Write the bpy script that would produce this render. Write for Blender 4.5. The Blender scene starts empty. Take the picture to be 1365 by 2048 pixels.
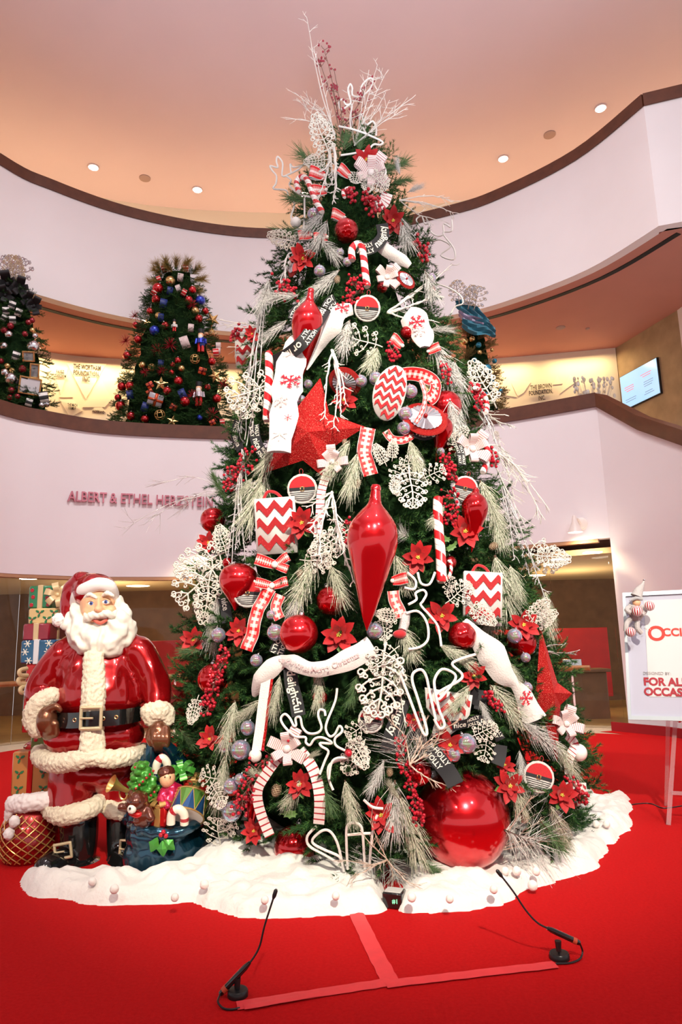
import bpy, bmesh, math, random
import numpy as np
from mathutils import Vector, Matrix, Quaternion, noise
PI = math.pi
random.seed(7)
SC = bpy.context.scene
COL = SC.collection
# ------------------------------------------------------------------ camera
F, H, TH, RL = 1365.0, 1.55, math.radians(10.7), math.radians(1.5)
cam_d = bpy.data.cameras.new('camera'); cam = bpy.data.objects.new('camera', cam_d); COL.objects.link(cam)
cam_d.sensor_fit = 'VERTICAL'; cam_d.sensor_height = 36.0; cam_d.sensor_width = 24.0
cam_d.lens = F / 2048 * 36.0
cam_d.clip_start = .05; cam_d.clip_end = 200
FWD = Vector((0, math.cos(TH), math.sin(TH))); UP0 = Vector((0, -math.sin(TH), math.cos(TH))); RT0 = Vector((1, 0, 0))
# image right / image up as world vectors
IR = RT0 * math.cos(RL) - UP0 * math.sin(RL)
IU = RT0 * math.sin(RL) + UP0 * math.cos(RL)
CAM = Vector((0, 0, H))
m = Matrix((IR, IU, -FWD)).transposed().to_4x4(); m.translation = CAM
cam.matrix_world = m
SC.camera = cam
# ------------------------------------------------------------------ world, exposure, lights
SC.view_settings.view_transform = 'Standard'; SC.view_settings.look = 'None'
SC.view_settings.gamma = 1.0; SC.view_settings.use_curve_mapping = False
SC.view_settings.exposure = 0.0
w = bpy.data.worlds.new('world'); SC.world = w; w.use_nodes = True
bg = w.node_tree.nodes['Background']; bg.inputs[0].default_value = (.985, .955, .97, 1); bg.inputs[1].default_value = .88

def light(name, kind, loc, energy, col, aim=None, size=.3, size_y=None, angle=60, blend=.6):
    d = bpy.data.lights.new(name, kind); d.energy = energy; d.color = col
    if kind == 'AREA':
        d.shape = 'RECTANGLE' if size_y else 'DISK'; d.size = size
        if size_y: d.size_y = size_y
    else:
        d.shadow_soft_size = size
    if kind == 'SPOT': d.spot_size = math.radians(angle); d.spot_blend = blend
    o = bpy.data.objects.new(name, d); COL.objects.link(o); o.location = loc
    if aim is not None:
        o.rotation_euler = (Vector(aim) - Vector(loc)).to_track_quat('-Z', 'Y').to_euler()
    return o
light('stage_spot', 'SPOT', (1.2, -2.6, 6.6), 4600, (1, .90, .74), (0.35, 6.2, 1.7), .12, angle=41, blend=.6)
light('stage_spot', 'SPOT', (-2.6, -3.0, 7.0), 1100, (1, .93, .84), (-.9, 5.8, 2.3), .3, angle=40, blend=.8)
light('stage_spot', 'SPOT', (4.0, -2.0, 8.0), 1900, (1, .93, .9), (1.6, 7.2, 2.8), .3, angle=50, blend=.9)
for a_, b_ in (((-2.4, 5.2, 14), (-6.2, 9.8, 6.0)), ((-1.2, 6.5, 14), (-3.4, 12.8, 6.2)), ((.6, 6.8, 14), (1.4, 13.1, 6.2)), ((2.2, 5.6, 14), (4.8, 11.2, 5.6)), ((3.0, 3.0, 14), (6.2, 7.0, 4.0)), ((-3.0, 3.0, 14), (-7.6, 6.0, 4.0))):
    light('wall_fill_spot', 'SPOT', a_, 1150, (1, .95, .94), b_, .25, angle=92, blend=1.0)  # added fill spots that brighten the walls, not fittings of the atrium
light('bounced_flash', 'SPOT', (.15, -.3, 1.9), 8200, (.90, .93, 1), (.3, 3.2, 14.6), .2, angle=95, blend=1.0)
# ------------------------------------------------------------------ pixel helpers (photo pixels -> points at real distances)
def ray(px, py):
    return FWD + IR * ((px - 682.5) / F) + IU * ((1024 - py) / F)
def at_z(px, py, z):
    d = ray(px, py); return CAM + d * ((z - H) / d.z)
def at_y(px, py, y):
    d = ray(px, py); return CAM + d * (y / d.y)
def depth(p): return (p - CAM).dot(FWD)
# ------------------------------------------------------------------ materials
MATS = {}
def mat(name, col, rough=.5, metal=0.0, noise_amt=0.0, nscale=8.0, bump=0.0, bscale=40.0, coat=0.0, emit=None, estr=0.0,
        trans=0.0, ior=1.45, sheen=0.0, col2=None, spec=.5, coords='Object', mix_sharp=None, rand=0.0, thin=0.0, anis=0):
    if name in MATS: return MATS[name]
    M = bpy.data.materials.new(name); M.use_nodes = True; nt = M.node_tree; N = nt.nodes; L = nt.links
    b = N['Principled BSDF']
    b.inputs['Base Color'].default_value = (*col, 1); b.inputs['Roughness'].default_value = rough
    b.inputs['Metallic'].default_value = metal; b.inputs['Coat Weight'].default_value = coat
    b.inputs['Coat Roughness'].default_value = .05
    b.inputs['Transmission Weight'].default_value = trans; b.inputs['IOR'].default_value = ior
    b.inputs['Sheen Weight'].default_value = sheen; b.inputs['Specular IOR Level'].default_value = spec
    b.inputs['Thin Film Thickness'].default_value = thin
    if emit: b.inputs['Emission Color'].default_value = (*emit, 1); b.inputs['Emission Strength'].default_value = estr
    tc = N.new('ShaderNodeTexCoord'); out = tc.outputs[coords]
    last = None
    if noise_amt or col2:
        n = N.new('ShaderNodeTexNoise'); n.inputs['Scale'].default_value = nscale; n.inputs['Detail'].default_value = 4
        L.new(out, n.inputs['Vector'])
        mx = N.new('ShaderNodeMix'); mx.data_type = 'RGBA'
        c2 = col2 if col2 else tuple(max(0, c * (1 - noise_amt)) for c in col)
        mx.inputs[6].default_value = (*col, 1); mx.inputs[7].default_value = (*c2, 1)
        r = N.new('ShaderNodeMapRange'); s = mix_sharp or (.3, .7)
        r.inputs[1].default_value = s[0]; r.inputs[2].default_value = s[1]
        L.new(n.outputs[0], r.inputs[0]); L.new(r.outputs[0], mx.inputs[0]); last = mx.outputs[2]
    if rand:
        oi = N.new('ShaderNodeObjectInfo'); hv = N.new('ShaderNodeHueSaturation')
        mr = N.new('ShaderNodeMapRange'); mr.inputs[3].default_value = 1 - rand; mr.inputs[4].default_value = 1 + rand
        L.new(oi.outputs['Random'], mr.inputs[0]); L.new(mr.outputs[0], hv.inputs['Value'])
        if last: L.new(last, hv.inputs['Color'])
        else: hv.inputs['Color'].default_value = (*col, 1)
        last = hv.outputs[0]
    if last: L.new(last, b.inputs['Base Color'])
    if bump:
        n = N.new('ShaderNodeTexNoise'); n.inputs['Scale'].default_value = bscale; n.inputs['Detail'].default_value = 3
        L.new(out, n.inputs['Vector'])
        bp = N.new('ShaderNodeBump'); bp.inputs['Strength'].default_value = bump; bp.inputs['Distance'].default_value = .01
        L.new(n.outputs[0], bp.inputs['Height']); L.new(bp.outputs[0], b.inputs['Normal'])
    MATS[name] = M; return M

def band_mat(name, bands, rough=.5, u='x', metal=0, coat=0, rep=None, sheen=0):
    """colour bands along one UV axis: bands = [(start, colour), ...]; rep = repeat count per unit"""
    if name in MATS: return MATS[name]
    M = bpy.data.materials.new(name); M.use_nodes = True; nt = M.node_tree; N = nt.nodes; L = nt.links
    b = N['Principled BSDF']; b.inputs['Roughness'].default_value = rough; b.inputs['Metallic'].default_value = metal
    b.inputs['Coat Weight'].default_value = coat; b.inputs['Sheen Weight'].default_value = sheen
    uv = N.new('ShaderNodeUVMap'); sp = N.new('ShaderNodeSeparateXYZ'); L.new(uv.outputs[0], sp.inputs[0])
    src = sp.outputs['X' if u == 'x' else 'Y']
    if rep:
        mu = N.new('ShaderNodeMath'); mu.operation = 'MULTIPLY'; mu.inputs[1].default_value = rep
        fr = N.new('ShaderNodeMath'); fr.operation = 'FRACT'; L.new(src, mu.inputs[0]); L.new(mu.outputs[0], fr.inputs[0]); src = fr.outputs[0]
    cr = N.new('ShaderNodeValToRGB'); cr.color_ramp.interpolation = 'CONSTANT'
    el = cr.color_ramp.elements
    while len(el) > 1: el.remove(el[-1])
    el[0].position = 0; el[0].color = (*bands[0][1], 1)
    for p, c in bands[1:]:
        e = el.new(p); e.color = (*c, 1)
    L.new(src, cr.inputs[0]); L.new(cr.outputs[0], b.inputs['Base Color'])
    MATS[name] = M; return M

WHITE = (.82, .80, .78)
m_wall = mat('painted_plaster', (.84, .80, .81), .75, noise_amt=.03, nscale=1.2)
m_ceil = mat('ceiling_plaster', (.66, .53, .55), .9, noise_amt=.03, nscale=.8)  # pink of light bounced off the carpet is mixed into this colour
m_soffit = mat('soffit_plaster', (.52, .235, .185), .85, noise_amt=.05, nscale=1.5)  # reddened to carry the light bounced up from the mezzanine carpet
m_carpet = mat('red_carpet', (.56, .008, .009), .95, col2=(.48, .005, .006), nscale=60, bump=.5, bscale=260, sheen=0.0, spec=.12)
m_wood = mat('varnished_brown_wood', (.125, .040, .018), .4, noise_amt=.3, nscale=6, coat=.1)
m_woodrail = mat('golden_wood_rail', (.36, .15, .05), .3, noise_amt=.3, nscale=10, coat=.3)
m_slot = mat('black_slot', (.006, .005, .005), .6)
m_warmwall = mat('cream_wall', (.80, .72, .58), .8)
m_conc = mat('board_concrete', (.42, .31, .19), .85, noise_amt=.25, nscale=3, bump=.2, bscale=20)
m_sill = mat('limestone_threshold', (.62, .50, .36), .6, noise_amt=.15, nscale=20)
m_glass = mat('shop_glass', (1, 1, 1), .0, trans=1.0, ior=1.22)
m_brown = mat('dark_timber_panel', (.20, .105, .05), .7, noise_amt=.25, nscale=4)
m_redpanel = mat('red_panel', (.52, .018, .012), .45, noise_amt=.15, nscale=5)
m_redtrim = mat('red_baseboard', (.30, .008, .012), .9)
m_steel = mat('brushed_steel', (.62, .60, .60), .25, metal=1)
m_postwhite = mat('pale_pink_post', (.80, .66, .66), .4)
m_lamp = mat('lamp_lens', (1, 1, 1), .4, emit=(1, .9, .72), estr=14)
m_grille = mat('speaker_grille', (.38, .26, .23), .8)
m_black = mat('black_satin', (.012, .012, .013), .35)
m_blackgloss = mat('black_gloss', (.008, .008, .008), .12, coat=.6)
# ------------------------------------------------------------------ mesh builder
class MB:
    def __init__(s): s.v = []; s.f = []; s.mi = []; s.uv = {}
    def add(s, vs, fs, mi=0, uvs=None):
        o = len(s.v); s.v.extend([tuple(v) for v in vs])
        for k, f in enumerate(fs):
            if uvs: s.uv[len(s.f)] = uvs[k]
            s.f.append([i + o for i in f]); s.mi.append(mi)
        return s
    def xf(s, M, start=0):
        for i in range(start, len(s.v)): s.v[i] = tuple(M @ Vector(s.v[i]))
        return s
    def box(s, c, d, mi=0, rot=None, bev=0):
        hx, hy, hz = d[0] / 2, d[1] / 2, d[2] / 2
        if bev:
            b = min(bev, hx * .9, hy * .9, hz * .9)
            vs = []
            for sx in (-1, 1):
                for sy in (-1, 1):
                    for sz in (-1, 1):
                        vs += [(sx * (hx - b), sy * (hy - b), sz * hz), (sx * (hx - b), sy * hy, sz * (hz - b)), (sx * hx, sy * (hy - b), sz * (hz - b))]
            bm = bmesh.new(); [bm.verts.new(v) for v in vs]; r = bmesh.ops.convex_hull(bm, input=bm.verts); bm.verts.index_update()
            pts = [v.co.copy() for v in bm.verts]; fs = [[v.index for v in f.verts] for f in bm.faces]; bm.free()
        else:
            pts = [Vector((x, y, z)) for x in (-hx, hx) for y in (-hy, hy) for z in (-hz, hz)]
            fs = [(0, 1, 3, 2), (4, 6, 7, 5), (0, 4, 5, 1), (2, 3, 7, 6), (0, 2, 6, 4), (1, 5, 7, 3)]
        if rot is not None: pts = [rot @ p for p in pts]
        c = Vector(c); return s.add([p + c for p in pts], fs, mi)
    def tube(s, pts, r, n=6, mi=0, cap=True, uvrep=1.0, closed=False):
        pts = [Vector(p) for p in pts]; K = len(pts)
        rs = r if hasattr(r, '__len__') else [r] * K
        up = Vector((0, 0, 1)); vs = []; prev = None; ln = [0]
        for i in range(1, K): ln.append(ln[-1] + (pts[i] - pts[i - 1]).length)
        for i in range(K):
            if closed: t = pts[(i + 1) % K] - pts[i - 1]
            else: t = pts[min(i + 1, K - 1)] - pts[max(i - 1, 0)]
            if t.length < 1e-9: t = Vector((0, 0, 1))
            t.normalize()
            if prev is None:
                a = t.cross(up)
                if a.length < .05: a = t.cross(Vector((1, 0, 0)))
            else:
                a = prev - t * prev.dot(t)
                if a.length < 1e-6: a = t.cross(up)
            a.normalize(); prev = a; b = t.cross(a)
            for j in range(n):
                q = 2 * PI * j / n; vs.append(pts[i] + (a * math.cos(q) + b * math.sin(q)) * rs[i])
        fs = []; uvs = []
        for i in range(K if closed else K - 1):
            i2 = (i + 1) % K
            for j in range(n):
                j2 = (j + 1) % n; fs.append((i * n + j, i * n + j2, i2 * n + j2, i2 * n + j))
                l0 = ln[i] * uvrep; l1 = (ln[i2] if i2 else ln[i] + .01) * uvrep
                uvs.append([(j / n, l0), ((j + 1) / n, l0), ((j + 1) / n, l1), (j / n, l1)])
        s.add(vs, fs, mi, uvs)
        if cap and not closed:
            o = len(s.v) - len(vs)
            s.f.append([o + j for j in range(n)][::-1]); s.mi.append(mi)
            s.f.append([o + (K - 1) * n + j for j in range(n)]); s.mi.append(mi)
        return s
    def lathe(s, prof, n=24, mi=0, M=None):
        """profile [(r, z)] about Z"""
        vs = []; K = len(prof)
        for r, z in prof:
            for j in range(n):
                q = 2 * PI * j / n; vs.append(Vector((r * math.cos(q), r * math.sin(q), z)))
        if M is not None: vs = [M @ v for v in vs]
        fs = []; uvs = []
        for i in range(K - 1):
            for j in range(n):
                j2 = (j + 1) % n; fs.append((i * n + j, i * n + j2, (i + 1) * n + j2, (i + 1) * n + j))
                uvs.append([(j / n, i / (K - 1)), ((j + 1) / n, i / (K - 1)), ((j + 1) / n, (i + 1) / (K - 1)), (j / n, (i + 1) / (K - 1))])
        s.add(vs, fs, mi, uvs); return s
    def ball(s, c, r, n=16, m=10, mi=0, sc=(1, 1, 1), rot=None):
        c = Vector(c); vs = [Vector((0, 0, r * sc[2]))]
        for i in range(1, m):
            a = PI * i / m
            for j in range(n):
                q = 2 * PI * j / n; vs.append(Vector((r * math.sin(a) * math.cos(q) * sc[0], r * math.sin(a) * math.sin(q) * sc[1], r * math.cos(a) * sc[2])))
        vs.append(Vector((0, 0, -r * sc[2]))); fs = []
        for j in range(n): fs.append((0, 1 + j, 1 + (j + 1) % n))
        for i in range(m - 2):
            for j in range(n):
                j2 = (j + 1) % n; a = 1 + i * n; fs.append((a + j, a + n + j, a + n + j2, a + j2))
        a = 1 + (m - 2) * n; e = len(vs) - 1
        for j in range(n): fs.append((a + j, e, a + (j + 1) % n))
        if rot is not None: vs = [rot @ v for v in vs]
        return s.add([v + c for v in vs], fs, mi)
    def prism(s, poly, y0, y1, mi=0, M=None):
        """polygon in XZ extruded along Y (front at y0)"""
        n = len(poly); vs = [Vector((x, y0, z)) for x, z in poly] + [Vector((x, y1, z)) for x, z in poly]
        if M is not None: vs = [M @ v for v in vs]
        fs = [list(range(n)), list(range(2 * n - 1, n - 1, -1))] + [(i, n + i, n + (i + 1) % n, (i + 1) % n) for i in range(n)]
        return s.add(vs, fs, mi)
    def grid(s, P, mi=0, uv=None, thick=None):
        """P[i][j] points -> quads; uv(i,j)"""
        a = len(P); b = len(P[0]); vs = [p for row in P for p in row]; fs = []; uvs = []
        for i in range(a - 1):
            for j in range(b - 1):
                fs.append((i * b + j, (i + 1) * b + j, (i + 1) * b + j + 1, i * b + j + 1))
                if uv: uvs.append([uv(i, j), uv(i + 1, j), uv(i + 1, j + 1), uv(i, j + 1)])
        return s.add(vs, fs, mi, uvs if uv else None)
    def mesh(s, name, mats, smooth=True, angle=None):
        me = bpy.data.meshes.new(name); me.from_pydata(s.v, [], s.f)
        for m_ in (mats if isinstance(mats, (list, tuple)) else [mats]): me.materials.append(m_)
        me.polygons.foreach_set('material_index', s.mi)
        if s.uv:
            uvl = me.uv_layers.new(name='UVMap'); arr = np.zeros(len(me.loops) * 2, dtype=np.float32)
            for fi, uu in s.uv.items():
                st = me.polygons[fi].loop_start
                for k, (a, b) in enumerate(uu): arr[(st + k) * 2] = a; arr[(st + k) * 2 + 1] = b
            uvl.data.foreach_set('uv', arr)
        if smooth:
            me.polygons.foreach_set('use_smooth', [True] * len(me.polygons))
            if angle: 
                try: me.set_sharp_from_angle(angle=math.radians(angle))
                except Exception: pass
        me.update(); return me
    def build(s, name, mats, parent=None, smooth=True, angle=40, origin=None):
        if origin is not None:
            o_ = Vector(origin); s.v = [tuple(Vector(v) - o_) for v in s.v]
        me = s.mesh(name, mats, smooth, angle); o = bpy.data.objects.new(name, me); COL.objects.link(o)
        if origin is not None: o.location = o_
        if parent is not None: o.parent = parent
        return o
def empty(name, loc=(0, 0, 0)):
    o = bpy.data.objects.new(name, None); COL.objects.link(o); o.location = loc; o.empty_display_size = .1; return o
USED = {}
def tag(o, label, cat, group=None, kind=None):
    if label: 
        USED.setdefault(label, 0); USED[label] += 1
        o['label'] = label
    if cat: o['category'] = cat
    if group: o['group'] = group
    if kind: o['kind'] = kind
    return o
def struct(o, label=None):
    o['kind'] = 'structure'
    if label: o['label'] = label
    return o
def linkobj(name, me, parent=None, M=None):
    o = bpy.data.objects.new(name, me); COL.objects.link(o)
    if parent is not None: o.parent = parent
    if M is not None: o.matrix_world = M if parent is None else M
    return o
def under(parent, o):
    """parent a world-space-built object keeping its place (parent is unrotated)"""
    o.parent = parent; o.location = o.location - parent.location; return o
def wpart(mb, name, mats, root, **k):
    """world-coordinate mesh made a part of an unrotated, unscaled empty"""
    L0 = Vector(root.location) if root.parent is None else Vector(root.location) + Vector(root.parent.location)
    mb.v = [tuple(Vector(v) - L0) for v in mb.v]
    return mb.build(name, mats, root, **k)
def text_mesh(s, size=1.0, ext=0.0, bold=0.0, align='CENTER', space=1.0, mats=None, name='lettering', sub=0, res=2):
    cu = bpy.data.curves.new('t', 'FONT'); cu.body = s; cu.size = size; cu.extrude = ext; cu.offset = bold
    cu.align_x = align; cu.align_y = 'CENTER'; cu.space_character = space; cu.resolution_u = res
    o = bpy.data.objects.new('t', cu); COL.objects.link(o)
    dg = bpy.context.evaluated_depsgraph_get(); me = bpy.data.meshes.new_from_object(o.evaluated_get(dg)); me.name = name
    bpy.data.objects.remove(o); bpy.data.curves.remove(cu)
    me.materials.clear()
    if mats: me.materials.append(mats)
    return me
def spline(pts, n=8, closed=False):
    pts = [Vector(p) for p in pts]; K = len(pts); out = []
    if K < 3 and not closed:
        return [pts[0].lerp(pts[-1], i / n) for i in range(n + 1)]
    rng = range(K) if closed else range(K - 1)
    for i in rng:
        if closed: p0, p1, p2, p3 = pts[i - 1], pts[i], pts[(i + 1) % K], pts[(i + 2) % K]
        else: p0, p1, p2, p3 = pts[max(i - 1, 0)], pts[i], pts[i + 1], pts[min(i + 2, K - 1)]
        for k in range(n):
            t = k / n; t2 = t * t; t3 = t2 * t
            out.append(.5 * ((2 * p1) + (-p0 + p2) * t + (2 * p0 - 5 * p1 + 4 * p2 - p3) * t2 + (-p0 + 3 * p1 - 3 * p2 + p3) * t3))
    if not closed: out.append(pts[-1].copy())
    return out
# ================================================================== STRUCTURE
KU = 1.14                                            # the upper levels stand further out than the mezzanine rail
uz_ = lambda z: H + (z - H) * KU
us = lambda L_: [(x * KU, y * KU) for x, y in L_]
Z_RAIL1, Z_SOF, Z_RAIL2, Z_CEIL, Z_MEZ = 5.8, uz_(7.9), uz_(10.3), uz_(12.6), 4.75
def plan(pts, n=6): return [(p.x, p.y) for p in spline([(x, y, 0) for x, y in pts], n)]
PU = plan([(-7.6, 1.5), (-7.7, 5.0), (-7.2, 8.2), (-5.96, 10.82), (-5.3, 11.58), (-4.21, 12.39), (-2.82, 13.0), (-1.37, 13.3), (.6, 13.25), (2.41, 12.66), (3.32, 12.16), (4.47, 11.11), (5.17, 9.84)])
PU = us(PU)
PUr = us([(5.17, 9.84), (5.74, 9.66), (9.5, 8.45)])
PL = plan([(-7.6, 1.5), (-7.7, 5.0), (-7.2, 8.4), (-5.9, 11.15), (-5.29, 11.88), (-4.35, 12.52), (-2.5, 13.0), (-1.0, 13.2), (.6, 13.15), (2.2, 12.8), (3.08, 12.46), (3.93, 12.03), (4.62, 11.65)])
PLr = [(4.62, 11.65), (4.98, 10.9), (5.3, 9.9), (5.6, 8.6), (5.8, 7.0), (5.9, 4.0)]
ZLr = [5.8, 5.12, 4.5, 3.8, 3.0, 1.6]
def offset(pl, d):
    out = []
    for i, (x, y) in enumerate(pl):
        a = Vector(pl[max(i - 1, 0)]); b = Vector(pl[min(i + 1, len(pl) - 1)]); t = (b - a).normalized()
        out.append((x - t.y * d, y + t.x * d))      # to the left of travel (outwards: away from the atrium)
    return out
def wallstrip(mb, pl, z0, z1, th, mi=0):
    """solid curved wall, inner face on pl"""
    po = offset(pl, th); P = []
    za = z0 if hasattr(z0, '__len__') else [z0] * len(pl); zb = z1 if hasattr(z1, '__len__') else [z1] * len(pl)
    for i in range(len(pl)):
        P.append([Vector((*pl[i], za[i])), Vector((*pl[i], zb[i])), Vector((*po[i], zb[i])), Vector((*po[i], za[i])), Vector((*pl[i], za[i]))])
    mb.grid(P, mi)
    n = len(P); b = 5; o = len(mb.v) - n * b
    mb.f.append([o, o + 1, o + 2, o + 3]); mb.mi.append(mi); mb.f.append([o + (n - 1) * b + k for k in (3, 2, 1, 0)]); mb.mi.append(mi)
    return mb
# parapets: inner plaster faces + wooden caps
mb = MB(); wallstrip(mb, PU + PUr[1:], Z_SOF, Z_RAIL2 - .25, .22); struct(mb.build('wall_upper_balcony', m_wall, angle=30))
mb = MB(); wallstrip(mb, offset(PU, -.035) , Z_RAIL2 - .25, Z_RAIL2, .30); wallstrip(mb, offset(PUr, -.035), Z_RAIL2 - .25, Z_RAIL2, .30)
struct(mb.build('trim_1', m_wood, angle=30), 'dark varnished wooden cap rail of the upper balcony')
HB = []   # bottom edge of the pink wall over the openings
for x, y in PL:
    az = x / y; HB.append(2.82 if x < 0 else 2.82 + min(1, x / 3.0) * .36)
mb = MB(); wallstrip(mb, PL, [h_ for h_ in HB], Z_RAIL1 - .26, .22)
wallstrip(mb, PLr, 0.0, [z - .26 for z in ZLr], .22)
struct(mb.build('wall_mezzanine_balcony', m_wall, angle=30))
mb = MB(); wallstrip(mb, offset(PL, -.04), Z_RAIL1 - .26, Z_RAIL1, .32); wallstrip(mb, offset(PLr, -.04), [z - .26 for z in ZLr], ZLr, .32)
struct(mb.build('trim_2', m_wood, angle=30), 'brown wooden cap rail of the mezzanine balcony')
# ceiling
def disc(mb, pl_in, z, ymax, mi=0): pass
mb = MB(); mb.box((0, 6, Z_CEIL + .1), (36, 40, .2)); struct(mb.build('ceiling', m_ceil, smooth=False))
# upper-balcony slab (its underside is the soffit over the mezzanine)
def slab(name, pl, zt, zb, m_, ring=14.0):
    mb = MB(); P = []
    for i, (x, y) in enumerate(pl):
        c = Vector((-.8, 5.5)); d = (Vector((x, y)) - c).normalized(); q = c + d * ring
        P.append([Vector((x, y, zb)), Vector((q.x, q.y, zb)), Vector((q.x, q.y, zt)), Vector((x, y, zt)), Vector((x, y, zb))])
    mb.grid(P); return struct(mb.build(name, m_, angle=30))
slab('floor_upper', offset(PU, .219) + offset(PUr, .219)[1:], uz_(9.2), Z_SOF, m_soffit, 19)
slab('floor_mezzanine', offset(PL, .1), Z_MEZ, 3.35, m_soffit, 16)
# black slot let into the soffit along the balcony edge
SL = offset(PU, .48)[8:]; po = offset(PU, .60)[8:]
def strip_flat(mb, a, b, z, th): 
    P = [[Vector((*a[i], z)), Vector((*b[i], z)), Vector((*b[i], z + th)), Vector((*a[i], z + th)), Vector((*a[i], z))] for i in range(len(a))]
    mb.grid(P)
mb = MB(); strip_flat(mb, SL, po, Z_SOF - .012, .01); tag(mb.build('air_slot', m_slot), 'long black air slot curving along the soffit under the upper balcony', 'air vent')
# far walls
FW = [(-11, 9.0), (-8.6, 12.4), (-6.37, 13.9), (-4.84, 14.4), (-1.5, 14.95), (1.5, 15.05), (3.8, 14.9), (6.3, 14.5)]
FWp = us(plan(FW, 5))
mb = MB(); wallstrip(mb, FWp, Z_MEZ, Z_SOF, .2); struct(mb.build('wall_mezzanine_back', m_warmwall, angle=30))
FU = plan([(-12, 8.0), (-8.6, 13.4), (-5.49, 15.4), (-1.4, 16.1), (2, 16.0), (6, 15.0), (10, 12.5), (13, 9)], 5); FU = us(FU)
mb = MB(); wallstrip(mb, FU, uz_(9.2), Z_CEIL, .2); struct(mb.build('wall_upper_back', m_warmwall, angle=30))
# side concrete wall carrying the screen, mezzanine right
def vwall(name, a, b, z0, z1, th, m_, side=1):
    a = Vector(a); b = Vector(b); t = (b - a).normalized(); nrm = Vector((-t.y, t.x)) * th * side
    mb = MB(); pts = []
    for z in (z0, z1): pts += [(a.x, a.y, z), (b.x, b.y, z), (b.x + nrm.x, b.y + nrm.y, z), (a.x + nrm.x, a.y + nrm.y, z)]
    mb.add(pts, [(0, 3, 2, 1), (4, 5, 6, 7), (0, 1, 5, 4), (1, 2, 6, 5), (2, 3, 7, 6), (3, 0, 4, 7)])
    return struct(mb.build(name, m_, smooth=False))

vwall('wall_mezzanine_side', *us([(6.3, 14.55), (6.86, 12.75)]), Z_MEZ, Z_SOF, .3, m_conc, 1)
vwall('wall_mezzanine_side', *us([(6.86, 12.75), (7.6, 8.0)]), Z_MEZ, Z_SOF, .3, m_wall, 1)
# ---- ground floor: carpet, threshold, shop room behind glass
G_IN = offset(PL, -.55); G_GL = offset(PL, .16)
mb = MB(); ring = G_IN[6:] + [(4.10, 11.55), (4.36, 11.62), (4.9, 10.8), (5.25, 9.8), (5.55, 8.5), (5.75, 7.0), (5.85, 4.0), (6.5, -7), (-8, -7)]
mb.add([(x, y, 0) for x, y in ring], [list(range(len(ring)))]); mb.add([(x, y, -.08) for x, y in ring], [list(range(len(ring)))[::-1]])
o = mb.build('floor', m_carpet, smooth=False); struct(o, 'bright red carpet of the atrium')
mb = MB(); strip_flat(mb, offset(PL, -.56), offset(PL, .5), -.05, .045)
struct(mb.build('floor_threshold', m_sill, smooth=False), 'pale stone threshold band before the glass')
# unseen rear balcony slab and parapet, placed to shade the near carpet
mb = MB(); mb.box((0, -5.6, 4.1), (17.4, 7.6, 1.3)); struct(mb.build('rear_shade_slab', m_soffit, smooth=False))
mb = MB(); mb.box((0, -1.9, 5.0), (15.4, .2, .5)); struct(mb.build('rear_shade_parapet', m_wall, smooth=False))
m_shopfloor = mat('golden_shop_floor', (.42, .27, .10), .35, noise_amt=.2, nscale=5)
m_shopceil = mat('shop_ceiling', (.60, .44, .24), .8)
SHP = offset(PL, .12)[8:] + [(7.0, 12.6), (11, 14.5), (11, 19.6), (-11, 19.6), (-11, 9.0)]
def slab_poly(z0, z1):
    n = len(SHP); mb = MB(); mb.add([(x, y, z0) for x, y in SHP] + [(x, y, z1) for x, y in SHP], [list(range(n))[::-1], list(range(n, 2 * n))] + [(i, (i + 1) % n, n + (i + 1) % n, n + i) for i in range(n)]); return mb
mb = slab_poly(-.15, -.05); struct(mb.build('floor_shop', m_shopfloor, smooth=False))
mb = slab_poly(2.93, 3.03); struct(mb.build('ceiling_shop', m_shopceil, smooth=False))
mb = MB(); mb.box((0, 17.5, 1.5), (22, .2, 3.1)); struct(mb.build('wall_shop_back', m_brown, smooth=False))
# header soffit / reveal strip under the pink wall
zz = [h_ for h_ in HB]
k_ = len([1 for x, y in PL if x < 4.45]); mb = MB(); wallstrip(mb, offset(PL, .005)[:k_], [z - .06 for z in zz[:k_]], [z - .002 for z in zz[:k_]], .15); struct(mb.build('trim_3', mat('header_timber', (.46, .26, .14), .5), angle=30), 'thin brown timber edge over the glass front')
# glass front: panes between thin joints
ia = 8; pn = 0
idx = [10, 16, 22, 28, 34, 40, 46, 52, 58, 64, len(G_GL) - 2]
for a, b in zip(idx[:-1], idx[1:]):
    if b >= len(G_GL): continue
    mb = MB(); seg = G_GL[a:b + 1]; wallstrip(mb, seg, 0.0, [z - .06 for z in zz[a:b + 1]], .02)
    pn += 1; struct(mb.build('window_%d' % pn, m_glass, angle=30))
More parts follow.
